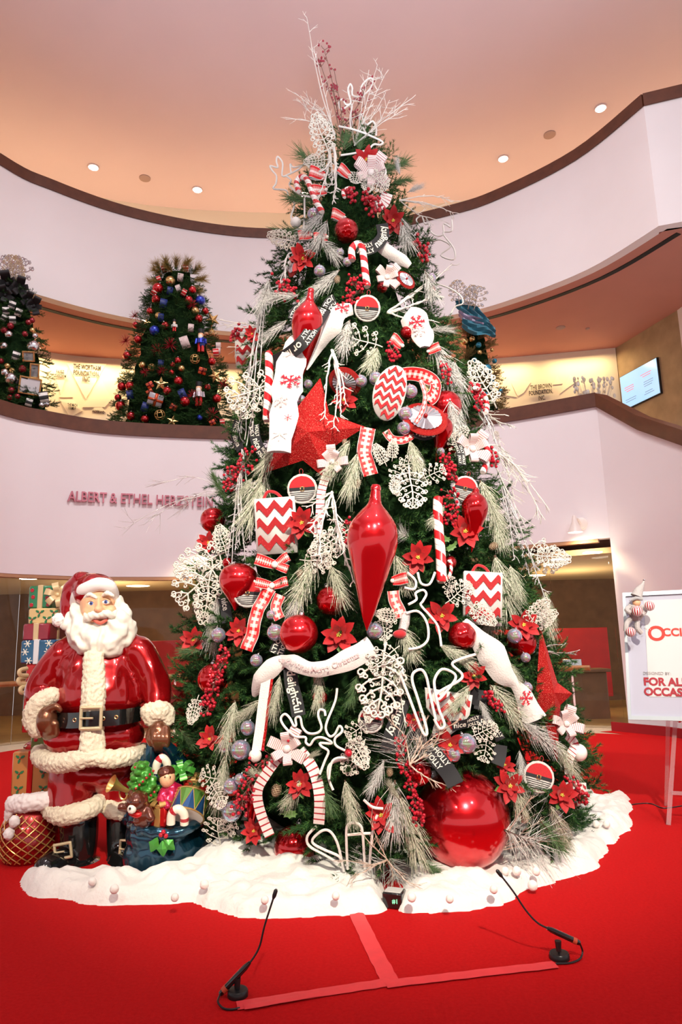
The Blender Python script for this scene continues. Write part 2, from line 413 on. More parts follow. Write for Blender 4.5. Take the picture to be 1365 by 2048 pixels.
# interior fittings
mb = MB(); mb.box((-4.0, 14.2, .80), (3.2, .12, 1.7), bev=.01); tag(mb.build('partition', m_redpanel), 'tall red partition behind the glass left of the tall decorated tree', 'partition')
mb = MB(); mb.box((4.6, 15.6, .95), (2.6, .12, 1.5), bev=.01); tag(mb.build('partition', m_redpanel), 'dark red partition behind the glass front right of the big tree', 'partition')
mb = MB(); mb.box((3.9, 13.9, .37), (2.4, .45, .92), bev=.02); mb.box((3.9, 13.85, .86), (2.5, .55, .06), bev=.01); tag(mb.build('counter', m_brown), 'dark brown timber counter inside the glass front behind the handrail', 'counter')
for i, (x, y) in enumerate([(3.75, 15.1), (4.35, 15.15), (5.0, 15.2)]):
    c = empty('chair', (x, y, -.05)); tag(c, ['first', 'second', 'third'][i] + ' metal framed chair from the left seen through the right glass', 'chair', 'chairs inside the shop')
    s_ = MB().box((0, 0, .46), (.42, .42, .04), bev=.01).build('seat', m_redpanel, c)
    b_ = MB().box((0, .2, .95), (.42, .03, .26), bev=.01).build('backrest', m_steel, c)
    for sx in (-.18, .18):
        for sy in (-.18, .2): MB().tube([(sx, sy, 0), (sx, sy, .45 if sy < 0 else 1.05)], .012, 6).build('leg', m_steel, c)
# slot lights in shop ceiling
for i, (px, py) in enumerate([(56, 1159), (139, 1149), (1186, 1107), (1121, 1121), (1104, 1131)]):
    p = at_z(px, py, 2.9); mb = MB(); mb.box((p.x, p.y, 2.915), (.28, .16, .02), bev=.004)
    tag(mb.build('downlight', m_lamp), ['small square ceiling light farthest left behind the glass', 'small square ceiling light behind the glass just left of the statue hat', 'small ceiling light behind the glass nearest the right door jamb', 'middle small ceiling light behind the right glass', 'small ceiling light behind the right glass nearest the big tree'][i], 'light')
# recessed lights and speakers in the high ceiling
for i, (px, py, lb) in enumerate([(187, 334, 'round recessed ceiling light farthest left over the upper balcony'), (395, 379, 'round recessed ceiling light between the left light and the tree top'), (610, 388, 'round recessed ceiling light seen behind the candy cane near the tree top'), (1007, 317, 'round recessed ceiling light to the right of the tree top'), (1202, 216, 'round recessed ceiling light farthest right, highest in the picture')]):
    p = at_z(px, py, Z_CEIL); r = empty('recessed_light', (p.x, p.y, Z_CEIL - .03)); tag(r, lb, 'light')
    MB().lathe([(.125, .03), (.15, .03), (.155, .01), (.15, 0), (.125, .004)], 24).build('trim_ring', m_ceil, r)
    MB().lathe([(0.001, .018), (.128, .018)], 24).build('lens', m_lamp, r, smooth=False)
for i, (px, py, lb) in enumerate([(290, 356, 'round grey ceiling speaker between two recessed lights on the left'), (1100, 269, 'round grey ceiling speaker between two recessed lights on the right')]):
    p = at_z(px, py, Z_CEIL); mb = MB(); mb.lathe([(.001, -.03), (.13, -.03), (.15, -.02), (.15, 0)], 24); mb.xf(Matrix.Translation((p.x, p.y, Z_CEIL)))
    tag(mb.build('ceiling_speaker', m_grille), lb, 'speaker')
for i, (px, py, r_) in enumerate([(688 + 434, 655, .11), (880 + 296, 657, .05)]):
    p = at_z(px, py, Z_SOF); mb = MB(); mb.lathe([(.001, -.02), (r_ * .8, -.02), (r_, -.01), (r_, 0)], 20); mb.xf(Matrix.Translation((p.x, p.y, Z_SOF)))
    tag(mb.build('soffit_light', m_grille), ['larger round fitting in the soffit right of the tree', 'smaller round fitting in the soffit right of the tree'][i], 'light')
# wall washers of both balconies, shop lamps, and added upward fill under the shop ceiling
def arc_lights(pl, z, aimz, e, col, every, sx, push):
    q = offset(pl, push); q2 = offset(pl, 0)
    for i in range(every // 2, len(pl) - 1, every):
        a = q[i]; b = q2[i]
        o = light('wall_washer', 'AREA', (a[0], a[1], z), e, col, aim=(b[0], b[1], aimz), size=sx, size_y=.12)
arc_lights(FWp[2:], Z_SOF - .2, 5.8, 28, (1, .72, .36), 3, 1.4, -.4)
arc_lights(FU, uz_(9.4), uz_(11.3), 58, (1, .70, .40), 4, 1.8, -.8)
for x in (-4.5, -1.5, 1.5, 4.2): light('shop_light_and_fill', 'AREA', (x, 15.0, 2.85), 30, (1, .78, .45), aim=(x, 15.0, 0), size=.5)
for x in (-5, -2, 2, 5): light('shop_light_and_fill', 'AREA', (x, 14.9, 1.95), 30, (1, .80, .5), aim=(x, 14.9, 5), size=.8)  # added fill aimed up to brighten the shop ceiling, no such lamps in the room
# curved handrail before the glass
HRL = offset(PL, -.22); HR = [(x, y, 1.0) for x, y in HRL if -7 < x < 4.16]
hr = empty('handrail', (HR[len(HR) // 2][0], HR[len(HR) // 2][1], 0)); tag(hr, 'curved round wooden handrail on thin pale posts before the glass front', 'handrail')
wpart(MB().tube(HR, .045, 12), 'rail', m_woodrail, hr)
for k in [22, 32, 40, 48, len(HR) - 3]:
    if k < len(HR): x, y, z = HR[k]; wpart(MB().tube([(x, y, 0), (x, y, .96)], .018, 8), 'post', m_postwhite, hr)
mb = MB(); wallstrip(mb, offset([(4.34, 11.62), (4.9, 10.85), (5.24, 9.85), (5.54, 8.55), (5.75, 7.0), (5.85, 4.0)], -.03), 0, .14, .04); struct(mb.build('baseboard_right', m_redtrim, smooth=False))
# wall lettering: raised letters following the curved wall
def on_plan(pl, px, py):
    d = ray(px, py); best = None
    for i in range(len(pl) - 1):
        a = Vector(pl[i]); b = Vector(pl[i + 1]); e = b - a
        den = d.x * e.y - d.y * e.x
        if abs(den) < 1e-9: continue
        t = (a.x * e.y - a.y * e.x) / den; u = (a.x * d.y - a.y * d.x) / den
        if t > 0 and -.001 <= u <= 1.001 and (best is None or t > best[0]):
            best = (t, i + u, Vector((e.x, e.y, 0)).normalized())
    t, s, tg = best; return CAM + d * t, tg
def wall_letters(root, words, pl, size, m_, ext=.02, push=.03, partname='letter'):
    """words: (text, px_left, py_left, px_right, py_right)"""
    for txt, xa, ya, xb, yb in words:
        probe = text_mesh(txt, size); w_ = [v.co.x for v in probe.vertices]; tot = max(w_) - min(w_)
        pos = 0; adv = []
        for i, ch in enumerate(txt):
            if ch == ' ': adv.append(None); continue
            a = text_mesh(ch, size, align='LEFT'); xs = [v.co.x for v in a.vertices]
            b = text_mesh(txt[:i + 1], size, align='LEFT'); r = max(v.co.x for v in b.vertices); adv.append((ch, r - (max(xs) - min(xs)) / 2))
        for it in adv:
            if not it: continue
            ch, cx = it; u = cx / tot; p, tg = on_plan(pl, xa + (xb - xa) * u, ya + (yb - ya) * u)
            me = text_mesh(ch, size, ext=ext, mats=m_, name='letter_' + ch, bold=size * .012)
            xs = [v.co.x for v in me.vertices]; sh = (max(xs) + min(xs)) / 2
            tgt = (at := on_plan(pl, xb, yb)[0]) - on_plan(pl, xa, ya)[0]; k = tgt.length / tot
            for v in me.vertices: v.co.x = (v.co.x - sh) * k
            o = bpy.data.objects.new(partname, me); COL.objects.link(o); nr = Vector((tg.y, -tg.x, 0))
            if nr.dot(CAM - p) < 0: nr = -nr
            xr = Vector((0, 0, 1)).cross(nr)
            M = Matrix((xr, Vector((0, 0, 1)), nr)).transposed().to_4x4(); M.translation = p + nr * push - root.location
            o.parent = root; o.matrix_local = M
m_letter = mat('rose_metal_letters', (.62, .22, .27), .35, metal=.5)
m_ink = mat('dark_bronze_ink', (.025, .016, .010), .6)
pc, tg = on_plan(PL, 275, 1003); rt = empty('wall_lettering', pc); tag(rt, 'raised rose coloured capital letters on the pink wall above the statue', 'lettering')
wall_letters(rt, [('ALBERT & ETHEL HERZSTEIN', 135, 994, 426, 1006)], PL, .27, m_letter)
# donor wall: triangular plates, names
m_plate = mat('cream_plate', (.84, .76, .62), .6)
def donor(label, pts_list, words, size):
    p0, tg = on_plan(FWp, *pts_list[0][0]); r = empty('donor_panel', p0); tag(r, label, 'plaque')
    for tri in pts_list:
        P = []
        for q in tri: 
            p, tg = on_plan(FWp, *q); nr = Vector((tg.y, -tg.x, 0)); nr = nr if nr.dot(CAM - p) > 0 else -nr; P.append((p, nr))
        mb = MB(); n = len(P); mb.add([p + nr * .022 for p, nr in P] + [p for p, nr in P], [list(range(n)), list(range(2 * n - 1, n - 1, -1))] + [(i, (i + 1) % n, n + (i + 1) % n, n + i) for i in range(n)])
        wpart(mb, 'triangular_plate', m_plate, r, smooth=False)
    for wd in words: wall_letters(r, [wd], FWp, size * 1.14, m_ink, ext=.005, push=.065)
donor('cream triangular wall plates with a foundation name, between the two left mezzanine trees', [[(134, 728), (213, 728), (172, 799)], [(165, 815), (204, 760), (224, 800), (210, 815)], [(118, 795), (132, 778), (146, 795)], [(119, 800), (147, 800), (165, 822), (140, 835)]],
      [('THE WORTHAM', 147, 735, 202, 739), ('FOUNDATION,', 147, 747, 199, 751), ('INC', 165, 760, 180, 761)], .16)
donor('small cream wall plate with a two line name, beside the black and silver tree', [[(104, 735), (136, 737), (122, 790)]], [('FAYEZ', 112, 745, 128, 746), ('SAROFIM', 110, 753, 132, 755)], .10)
donor('small diamond wall plates with family names low on the donor wall, left', [[(185, 822), (196, 803), (211, 824)]], [('THE MACH', 135, 811, 155, 813), ('FAMILY', 137, 818, 152, 819), ('HILDEBRAND', 185, 824, 209, 827)], .09)
donor('cream triangular wall plates with a foundation name, right of the big tree', [[(1018, 757), (1036, 793), (1048, 786), (1062, 765)], [(1005, 790), (1019, 757), (1034, 795)], [(1106, 770), (1115, 752), (1126, 768)], [(1120, 788), (1141, 750), (1153, 764)]],
      [('THE BROWN', 1061, 778, 1103, 773), ('FOUNDATION,', 1058, 789, 1105, 784), ('INC.', 1077, 799, 1090, 797)], .15)
# wall-mounted screen
A, B = Vector((6.3, 14.55, 0)) * KU, Vector((6.86, 12.75, 0)) * KU; tdir = (B - A).normalized(); nrm = Vector((-tdir.y, tdir.x, 0)); nrm = nrm if nrm.dot(CAM - A) > 0 else -nrm
def on_side(px, py):
    d = ray(px, py); t = (A - CAM).dot(nrm) / d.dot(nrm); return CAM + d * t
c0, c1 = on_side(1243, 755), on_side(1318, 714); cb = on_side(1320, 790)
L_ = (c1 - c0).xy.length; hh = abs(c1.z - cb.z); cen = (c0 + c1) / 2; cen.z = c1.z - hh / 2
tv = empty('wall_screen', cen + nrm * .02); tag(tv, 'flat screen showing pale blue page on the concrete wall of the mezzanine', 'screen')
R3 = Matrix((-Vector((0, 0, 1)).cross(-nrm), nrm, Vector((0, 0, 1)))).transposed()
tv.rotation_euler = Matrix((Vector((0, 0, 1)).cross(nrm), -nrm, Vector((0, 0, 1)))).transposed().to_euler()
m_scr = mat('screen_glow', (.1, .2, .3), .2, emit=(.45, .72, 1), estr=.95, col2=None)
MB().box((0, 0, 0), (L_, .06, hh), bev=.01).build('screen_frame', m_black, tv)
MB().box((0, -.036, 0), (L_ * .965, .01, hh * .95)).build('display', m_scr, tv, smooth=False)
rr = random.Random(3); m2_ = [mat('screen_red', (.5, .05, .08), .5, emit=(.9, .3, .35), estr=.7), mat('screen_grey', (.1, .15, .25), .5, emit=(.3, .45, .6), estr=.6)]
for cx, cz, n_, c_ in ((-.25, .1, 3, 0), (.22, .22, 2, 0), (.22, .0, 3, 1), (-.25, -.25, 2, 1), (.22, -.28, 2, 1)):
    for k in range(n_):
        mb = MB(); mb.box((cx * L_ + rr.uniform(-.03, .03), -.042, (cz - k * .06) * hh), (L_ * rr.uniform(.18, .3), .004, hh * .018)); mb.build('screen_line', m2_[c_], tv, smooth=False)
# gooseneck sconces
m_sc = mat('white_sconce', (.82, .74, .68), .35)
for px, py, lb in ((1163, 1048, 'white cone wall lamp shining over the right glass opening'), (405, 1085, 'white cone wall lamp half hidden behind the filigree leaves left of the tree')):
    p, tg = on_plan(PL, px, py); nr = Vector((tg.y, -tg.x, 0)); nr = nr if nr.dot(CAM - p) > 0 else -nr
    s_ = empty('wall_lamp', p); tag(s_, lb, 'lamp'); s_.rotation_euler = Matrix((Vector((0, 0, 1)).cross(nr), -nr, Vector((0, 0, 1)))).transposed().to_euler()
    Rm = Matrix.Rotation(PI / 2, 4, 'X')
    MB().lathe([(.001, .06), (.06, .06), (.10, .04), (.115, 0)], 20, M=Rm).build('wall_plate', m_sc, s_)
    MB().tube(spline([(0, -.03, 0), (-.02, -.14, .06), (-.05, -.25, .07), (-.06, -.28, .03)], 4), .02, 8).build('arm', m_sc, s_)
    MB().lathe([(.02, .12), (.03, .10), (.05, 0), (.13, -.18), (.125, -.18), (.045, 0), (.02, .08)], 24, M=Matrix.Translation((-.06, -.28, .0))).build('shade', m_sc, s_)
    MB().ball((-.06, -.28, -.12), .05, 12, 8).build('bulb', m_lamp, s_)
    q = p + nr * .28 + Vector((0, 0, -.2)); light('sconce_lamp', 'SPOT', q, 60, (1, .72, .42), aim=q + Vector((0, 0, -1)) - nr * .35, size=.05, angle=130, blend=.8)
# ================================================================== THE BIG TREE
Y0 = 6.3
SIL = [(268, 668, 712), (330, 622, 782), (450, 575, 820), (600, 533, 862), (800, 490, 932), (950, 460, 970), (1100, 426, 1018), (1300, 382, 1092), (1500, 366, 1148), (1580, 392, 1150), (1650, 440, 1130)]
PR = []
for py, xl, xr in SIL:
    a = at_y(xl, py, Y0); b = at_y(xr, py, Y0); PR.append(((a.z + b.z) / 2, (a.x + b.x) / 2, (b.x - a.x) / 2))
PR.sort()
def prof(z):
    if z <= PR[0][0]: return PR[0][1], PR[0][2]
    for a, b in zip(PR[:-1], PR[1:]):
        if z <= b[0]:
            t = (z - a[0]) / (b[0] - a[0]); return a[1] + (b[1] - a[1]) * t, a[2] + (b[2] - a[2]) * t
    return PR[-1][1], max(.02, PR[-1][2] - (z - PR[-1][0]) * .4)
ZTOP = PR[-1][0]
def surf(px, py, off=.04, maxedge=True):
    """point where the ray through a photo pixel meets the tree's outer surface"""
    d = ray(px, py); best = None; t = 3.0
    while t < 9.5:
        p = CAM + d * t; cx, R = prof(p.z); dist = math.hypot(p.x - cx, p.y - Y0) - (R + off)
        if dist < 0: return p
        if best is None or dist < best[0]: best = (dist, p)
        t += .012
    return best[1]
def endp(a, x, y, off):
    b = surf(x, y, off)
    if abs(depth(b) - depth(a)) > .22:          # tip hangs clear of the tree: keep it about as far away as its base
        d = ray(x, y); b = CAM + d * ((depth(a) - .03) / d.dot(FWD))
    return b
def outward(p):
    cx, R = prof(p.z); v = Vector((p.x - cx, p.y - Y0, 0)); v = v.normalized() if v.length > 1e-4 else Vector((0, -1, 0)); v.z = .25; return v.normalized()
def facing(p, wcam=.6):
    return (outward(p) * (1 - wcam) + (CAM - p).normalized() * wcam).normalized()
def frame(p, n, ang=0):
    """matrix: local -Y = n, local +Z = image direction at ang degrees clockwise from up"""
    a = math.radians(ang); z = IU * math.cos(a) + IR * math.sin(a); z = (z - n * z.dot(n)).normalized(); y = -n; x = y.cross(z)
    M = Matrix((x, y, z)).transposed().to_4x4(); M.translation = p; return M
# --- foliage
m_needle = mat('fir_needles', (.012, .042, .016), .6, col2=(.034, .10, .024), nscale=3, rand=.25, spec=.15)
m_needle_tip = mat('fir_needle_tips', (.11, .24, .055), .6, noise_amt=.3, nscale=5, spec=.15)
m_bark = mat('brown_bark', (.09, .05, .03), .9, noise_amt=.4, nscale=12)
def needles_np(rg, P, D, n, ln, wd, spread, droop=0.0, tipcol=0):
    """n needles along segment P->P+D; returns verts (3n,3)"""
    D = np.array(D); L_ = np.linalg.norm(D); d = D / L_
    a = np.cross(d, [0, 0, 1.0]); a = a / (np.linalg.norm(a) + 1e-9) if np.linalg.norm(a) > .05 else np.array([1., 0, 0]); b = np.cross(d, a)
    t = rg.random(n); q = rg.random(n) * 2 * PI; base = np.array(P) + t[:, None] * D
    rad = np.cos(q)[:, None] * a + np.sin(q)[:, None] * b
    sp = spread * (1 + .3 * rg.standard_normal(n))[:, None]
    dr = d + rad * sp; dr[:, 2] -= droop; dr /= np.linalg.norm(dr, axis=1)[:, None]
    l_ = ln * (.75 + .5 * rg.random(n))[:, None]
    side = np.cross(dr, rg.standard_normal((n, 3))); side /= np.linalg.norm(side, axis=1)[:, None]
    V = np.empty((n, 3, 3)); V[:, 0] = base - side * wd / 2; V[:, 1] = base + side * wd / 2; V[:, 2] = base + dr * l_
    return V.reshape(-1, 3)
def tri_mesh(name, V, mats, mi=None):
    n = len(V) // 3; me = bpy.data.meshes.new(name); me.vertices.add(n * 3); me.vertices.foreach_set('co', V.astype(np.float32).ravel())
    me.loops.add(n * 3); me.loops.foreach_set('vertex_index', np.arange(n * 3, dtype=np.int32)); me.polygons.add(n)
    me.polygons.foreach_set('loop_start', np.arange(0, n * 3, 3, dtype=np.int32)); me.polygons.foreach_set('loop_total', np.full(n, 3, dtype=np.int32))
    for m_ in mats: me.materials.append(m_)
    if mi is not None: me.polygons.foreach_set('material_index', mi.astype(np.int32))
    me.update(calc_edges=True); return me
def fir_spray(seed, L_=.34, nside=8, dens=1.0):
    """spray along +Y (outwards), drooping slightly"""
    rg = np.random.default_rng(seed); Vs = []; mi = []
    def tip(P, D, n):
        V = needles_np(rg, P, D, n, .034, .0042, .85); Vs.append(V); t = (rg.random(n) < .17).astype(int); mi.append(t)
    n0 = int(150 * dens); tip((0, 0, 0), (0, L_, -.03), int(n0 * 1.3))
    for k in range(nside):
        f = .15 + .75 * k / nside; s = 1 if k % 2 else -1; l_ = (.19 - .09 * f) * rg.uniform(.8, 1.2)
        ang = rg.uniform(.55, .95); D = (s * l_ * math.sin(ang), l_ * math.cos(ang), rg.uniform(-.06, .06)); tip((0, L_ * f, -.03 * f), D, int(n0 * l_ / .16))
    stem = []
    for D in [((0, 0, 0), (0, L_, -.03))]:
        A, B = np.array(D[0]), np.array(D[0]) + np.array(D[1])
        for o_ in ((.004, 0, 0), (0, 0, .004)):
            o_ = np.array(o_); stem += [A - o_, A + o_, B, ]
    Vs.append(np.array(stem)); mi.append(np.full(len(stem) // 3, 2))
    return np.concatenate(Vs), np.concatenate(mi)
tree = empty('christmas_tree', (prof(0)[0], Y0, 0))
tag(tree, 'tall decorated green fir tree standing in white cotton snow in the middle of the atrium', 'tree')
mats_f = [m_needle, m_needle_tip, m_bark]
TL = tree.location
mb = MB(); zs = [i * ZTOP / 12 for i in range(13)]; mb.tube([(prof(z)[0], Y0, z) for z in zs], [.11 - .09 * z / ZTOP for z in zs], 10)
wpart(mb, 'trunk', m_bark, tree)
# dark dense inner foliage
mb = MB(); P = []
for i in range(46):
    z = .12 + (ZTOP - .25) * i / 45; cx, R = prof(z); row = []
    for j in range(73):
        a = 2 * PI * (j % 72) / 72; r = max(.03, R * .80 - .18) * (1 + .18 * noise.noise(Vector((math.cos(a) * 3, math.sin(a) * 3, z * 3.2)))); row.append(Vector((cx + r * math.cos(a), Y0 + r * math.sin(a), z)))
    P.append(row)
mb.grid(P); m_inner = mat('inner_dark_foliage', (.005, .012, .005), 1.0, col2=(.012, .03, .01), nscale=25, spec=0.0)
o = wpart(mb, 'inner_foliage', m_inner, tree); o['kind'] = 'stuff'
protos = [tri_mesh('fir_branch_%d' % k, *(lambda r: (r[0], mats_f, r[1]))(fir_spray(k + 10))) for k in range(6)]
low = [fir_spray(k + 50, dens=.62) for k in range(4)]
rg = random.Random(11); cand = []
N_SPR = 1350
zmin = .15
CLEAR = [(925, 1637, 100, 100), (590, 1696, 42, 40), (742, 1090, 32, 110), (620, 865, 85, 75), (605, 978, 22, 22), (931, 977, 20, 20), (1078, 1554, 22, 22), (780, 786, 26, 45), (598, 1268, 26, 26), (553, 1052, 34, 48), (660, 1325, 70, 14), (605, 1460, 40, 30)]
while len(cand) < N_SPR:
    z = rg.uniform(zmin, ZTOP - .1); cx, R = prof(z)
    if rg.random() > (R + .12) / 2.1: continue
    a = rg.uniform(0, 2 * PI); v = Vector((math.cos(a), math.sin(a), 0))
    if v.y > .35 and rg.random() < .75: continue
    lift = rg.uniform(-.55, .25) if z < ZTOP * .8 else rg.uniform(-.2, .8)
    dv = (v + Vector((rg.uniform(-.45, .45), rg.uniform(-.45, .45), lift))).normalized()
    r = max(0, R - rg.uniform(.20, .34)); base = Vector((cx + v.x * r, Y0 + v.y * r, z))
    y = dv; x = y.cross(Vector((0, 0, 1))).normalized(); x = Matrix.Rotation(rg.uniform(-.7, .7), 3, y) @ x; zz_ = x.cross(y)
    s_ = rg.uniform(.8, 1.2) * (1 if R > .7 else .8)
    M = Matrix((x * s_, y * s_, zz_ * s_)).transposed().to_4x4(); M.translation = base - TL
    tp = base + dv * .3; dc = depth(tp); qx = 682.5 + (tp - CAM).dot(IR) / dc * F; qy = 1024 - (tp - CAM).dot(IU) / dc * F
    bx = 682.5 + (base + dv * .1 - CAM).dot(IR) / dc * F; by = 1024 - (base + dv * .1 - CAM).dot(IU) / dc * F
    if v.y < .3 and any((abs(ux_ - cx_) / rx_) ** 2 + (abs(uy_ - cy_) / ry_) ** 2 < 1 for cx_, cy_, rx_, ry_ in CLEAR for ux_, uy_ in ((qx, qy), (bx, by))): continue
    cand.append((-(CAM - base).length if v.y < .2 else -99, M))
cand.sort(key=lambda c: -c[0])
for k, (d_, M) in enumerate(cand[:300]):
    o = bpy.data.objects.new('branch', protos[k % 6]); COL.objects.link(o); o.parent = tree; o.matrix_local = M
VV = []; MI = []
for k, (d_, M) in enumerate(cand[300:]):
    V, mi = low[k % 4]; A = np.array(M); VV.append(V @ A[:3, :3].T + A[:3, 3]); MI.append(mi)
o = bpy.data.objects.new('branches_beyond', tri_mesh('branches_beyond', np.concatenate(VV), mats_f, np.concatenate(MI))); COL.objects.link(o); o.parent = tree; o['kind'] = 'stuff'
# long-needled green pine boughs around the crown and elsewhere
def pine_pick(seed, n=230, ln=.42, spread=.55, droop=.25, wd=.012, bend=.22, segs=3):
    """unit pick along +Z (tip), long needles"""
    rg = np.random.default_rng(seed); V = []
    t = rg.random(n) ** .9; q = rg.random(n) * 2 * PI
    base = np.stack([bend * t * t * .3, np.zeros(n), t * .72], 1)
    rad = np.stack([np.cos(q), np.sin(q), np.zeros(n)], 1)
    d = rad * (spread * (.5 + rg.random(n)))[:, None] + np.array([bend * .5, 0, 1]); d /= np.linalg.norm(d, axis=1)[:, None]
    l_ = ln * (.7 + .6 * rg.random(n))[:, None]
    cur = base.copy(); side = np.cross(d, rg.standard_normal((n, 3))); side /= np.linalg.norm(side, axis=1)[:, None]
    out = []; prev = cur; w0 = wd
    for s in range(segs):
        nd = d.copy(); nd += rad * droop * s * -.5 + rg.standard_normal((n, 3)) * .06; nd /= np.linalg.norm(nd, axis=1)[:, None]
        nxt = prev + nd * l_ / segs; w1 = wd * (1 - (s + 1) / segs * .75)
        a, b, c, e = prev - side * w0 / 2, prev + side * w0 / 2, nxt + side * w1 / 2, nxt - side * w1 / 2
        out.append(np.stack([a, b, c], 1).reshape(-1, 3)); out.append(np.stack([a, c, e], 1).reshape(-1, 3)); prev = nxt; w0 = w1
    return np.concatenate(out)
m_frost = mat('frosted_needles', (.56, .56, .44), .7, col2=(.16, .22, .12), nscale=26, mix_sharp=(.50, .62), spec=.2)
m_frost2 = mat('snowy_needles', (.56, .55, .52), .7, col2=(.12, .15, .12), nscale=26, mix_sharp=(.52, .64), spec=.2)
m_pinegreen = mat('long_pine_needles', (.035, .09, .035), .55, col2=(.12, .20, .07), nscale=16, spec=.3)
def pick_mesh(name, seed, m_, **k):
    V = pine_pick(seed, **k); return tri_mesh(name, V, [m_])
PICK = {'frost': [pick_mesh('frosted_pick_%d' % i, 70 + i, m_frost) for i in range(3)], 'snowy': [pick_mesh('snowy_pick_%d' % i, 80 + i, m_frost2, n=200) for i in range(3)],
        'green': [pick_mesh('green_pick_%d' % i, 90 + i, m_pinegreen, n=260, ln=.34, spread=.8) for i in range(2)],
        'burst': [pick_mesh('burst_pick_%d' % i, 95 + i, m_frost2, n=90, ln=.8, spread=1.6, wd=.014, droop=0, bend=0) for i in range(2)]}
def stem_mesh():
    return MB().tube([(0, 0, 0), (.01, 0, .3), (.05, 0, .62)], [.018, .013, .006], 5).mesh('pick_stem', m_bark)
STEM = stem_mesh()
def pick(px0, py0, px1, py1, kind, label, off=.08, group=None, k=0, wide=1.0):
    """long-needled pick from pixel 0 (stem end) to pixel 1 (tip)"""
    a = surf(px0, py0, off); b = endp(a, px1, py1, off + .04); ax = b - a; L_ = ax.length
    z = ax / L_; n = facing(a); y = -(n - z * n.dot(z)).normalized(); x = y.cross(z)
    r = empty('pine_pick', a); r.matrix_world = Matrix.Translation(a) @ Matrix((x * L_ * .9 * wide, y * L_ * .55, z * L_ * .93)).transposed().to_4x4()
    tag(r, label, 'greenery', group)
    for nm, me in (('needles', PICK[kind][k % len(PICK[kind])]), ('stem', STEM)):
        o = bpy.data.objects.new(nm, me); COL.objects.link(o); o.parent = r
    return r
# ================================================================== DECORATION PROTOTYPES
m_red = mat('candy_red_gloss', (.52, .004, .008), .14, metal=.8, coat=1.0)
m_redpearl = mat('pearl_red', (.60, .006, .012), .21, metal=.75, coat=1.0)
m_redglit = mat('red_glitter', (.48, .006, .006), .5, col2=(1.0, .35, .25), nscale=70, mix_sharp=(.60, .68), metal=.4, bump=1.0, bscale=60)
m_gold = mat('gold_metal', (.75, .52, .22), .28, metal=1)
m_silver = mat('silver_metal', (.75, .75, .78), .22, metal=1)
m_holo = mat('iridescent_bubble', (.80, .86, .92), .05, trans=.62, ior=1.4, thin=520, coat=1, metal=.38)
m_zig = mat('dark_red_glitter', (.34, .004, .008), .5, col2=(.9, .25, .2), nscale=60, mix_sharp=(.66, .72), metal=.3)
def iridise(M):
    N = M.node_tree.nodes; L = M.node_tree.links; b = N['Principled BSDF']; lw = N.new('ShaderNodeLayerWeight'); lw.inputs[0].default_value = .45; tc = N.new('ShaderNodeTexCoord'); nz = N.new('ShaderNodeTexNoise'); nz.inputs['Scale'].default_value = 2.2; L.new(tc.outputs['Object'], nz.inputs['Vector'])
    ad = N.new('ShaderNodeMath'); ad.operation = 'ADD'; L.new(lw.outputs['Facing'], ad.inputs[0]); L.new(nz.outputs[0], ad.inputs[1]); cr = N.new('ShaderNodeValToRGB'); e = cr.color_ramp.elements; e[0].color = (.85, .9, .9, 1); e[1].color = (.8, .85, .95, 1)
    for p_, c in ((.35, (.55, .75, .45)), (.5, (.85, .45, .75)), (.65, (.35, .7, .85)), (.8, (.9, .7, .85))): k = e.new(p_); k.color = (*c, 1)
    mu = N.new('ShaderNodeMath'); mu.operation = 'MULTIPLY'; mu.inputs[1].default_value = .75; L.new(ad.outputs[0], mu.inputs[0]); L.new(mu.outputs[0], cr.inputs[0]); L.new(cr.outputs[0], b.inputs['Base Color'])
iridise(m_holo)
m_red_velvet = mat('red_velvet', (.52, .006, .012), .75, noise_amt=.3, nscale=14, sheen=.4)
m_petal = mat('poinsettia_red', (.46, .005, .008), .6, noise_amt=.35, nscale=20, sheen=.2, rand=.2)
m_leafg = mat('green_leaf', (.10, .22, .04), .55, noise_amt=.3, nscale=15)
m_yel = mat('yellow_stamens', (.65, .55, .08), .6)
m_filig = mat('white_glitter_filigree', (.76, .72, .62), .6, bump=.5, bscale=60, noise_amt=.1, nscale=30)
m_white = mat('white_plush', (.76, .74, .69), .85, bump=.6, bscale=120, sheen=.3)
m_icetwig = mat('iced_twig', (.80, .77, .70), .7, bump=.8, bscale=160)
m_silvtwig = mat('silver_tinsel', (.78, .76, .74), .3, metal=.7, bump=.8, bscale=200)
m_browntwig = mat('brown_twig', (.20, .11, .08), .7)
m_berry = mat('berry_red', (.42, .006, .02), .28, coat=.5)
m_wire = mat('white_rope_tube', (.78, .76, .71), .45)
m_cone = mat('pine_cone_brown', (.20, .11, .05), .8, col2=(.45, .36, .24), nscale=40)
m_cone2 = mat('snowy_pine_cone', (.62, .52, .40), .8, col2=(.22, .13, .07), nscale=40)
m_blackrib = mat('black_ribbon', (.010, .010, .012), .7)
m_ribtext = mat('cream_ribbon_print', (.72, .68, .58), .7)
m_fleece = mat('white_fleece', (.66, .63, .60), .9, bump=.4, bscale=90, sheen=.3)
m_snowred = mat('red_print', (.55, .01, .03), .8)
m_snowpale = mat('pale_pink_print', (.75, .45, .45), .8)
m_ribsilver = mat('ribbon_back_silver', (.62, .60, .58), .4, metal=.4)
stripes = [(0, (.82, .79, .74)), (.78, (.48, .01, .015)), (.90, (.82, .79, .74))]
m_pepp = band_mat('peppermint_ribbon', [(0, (.70, .65, .62)), (.70, (.36, .01, .02)), (.93, (.70, .65, .62))], .55, u='y', rep=26)
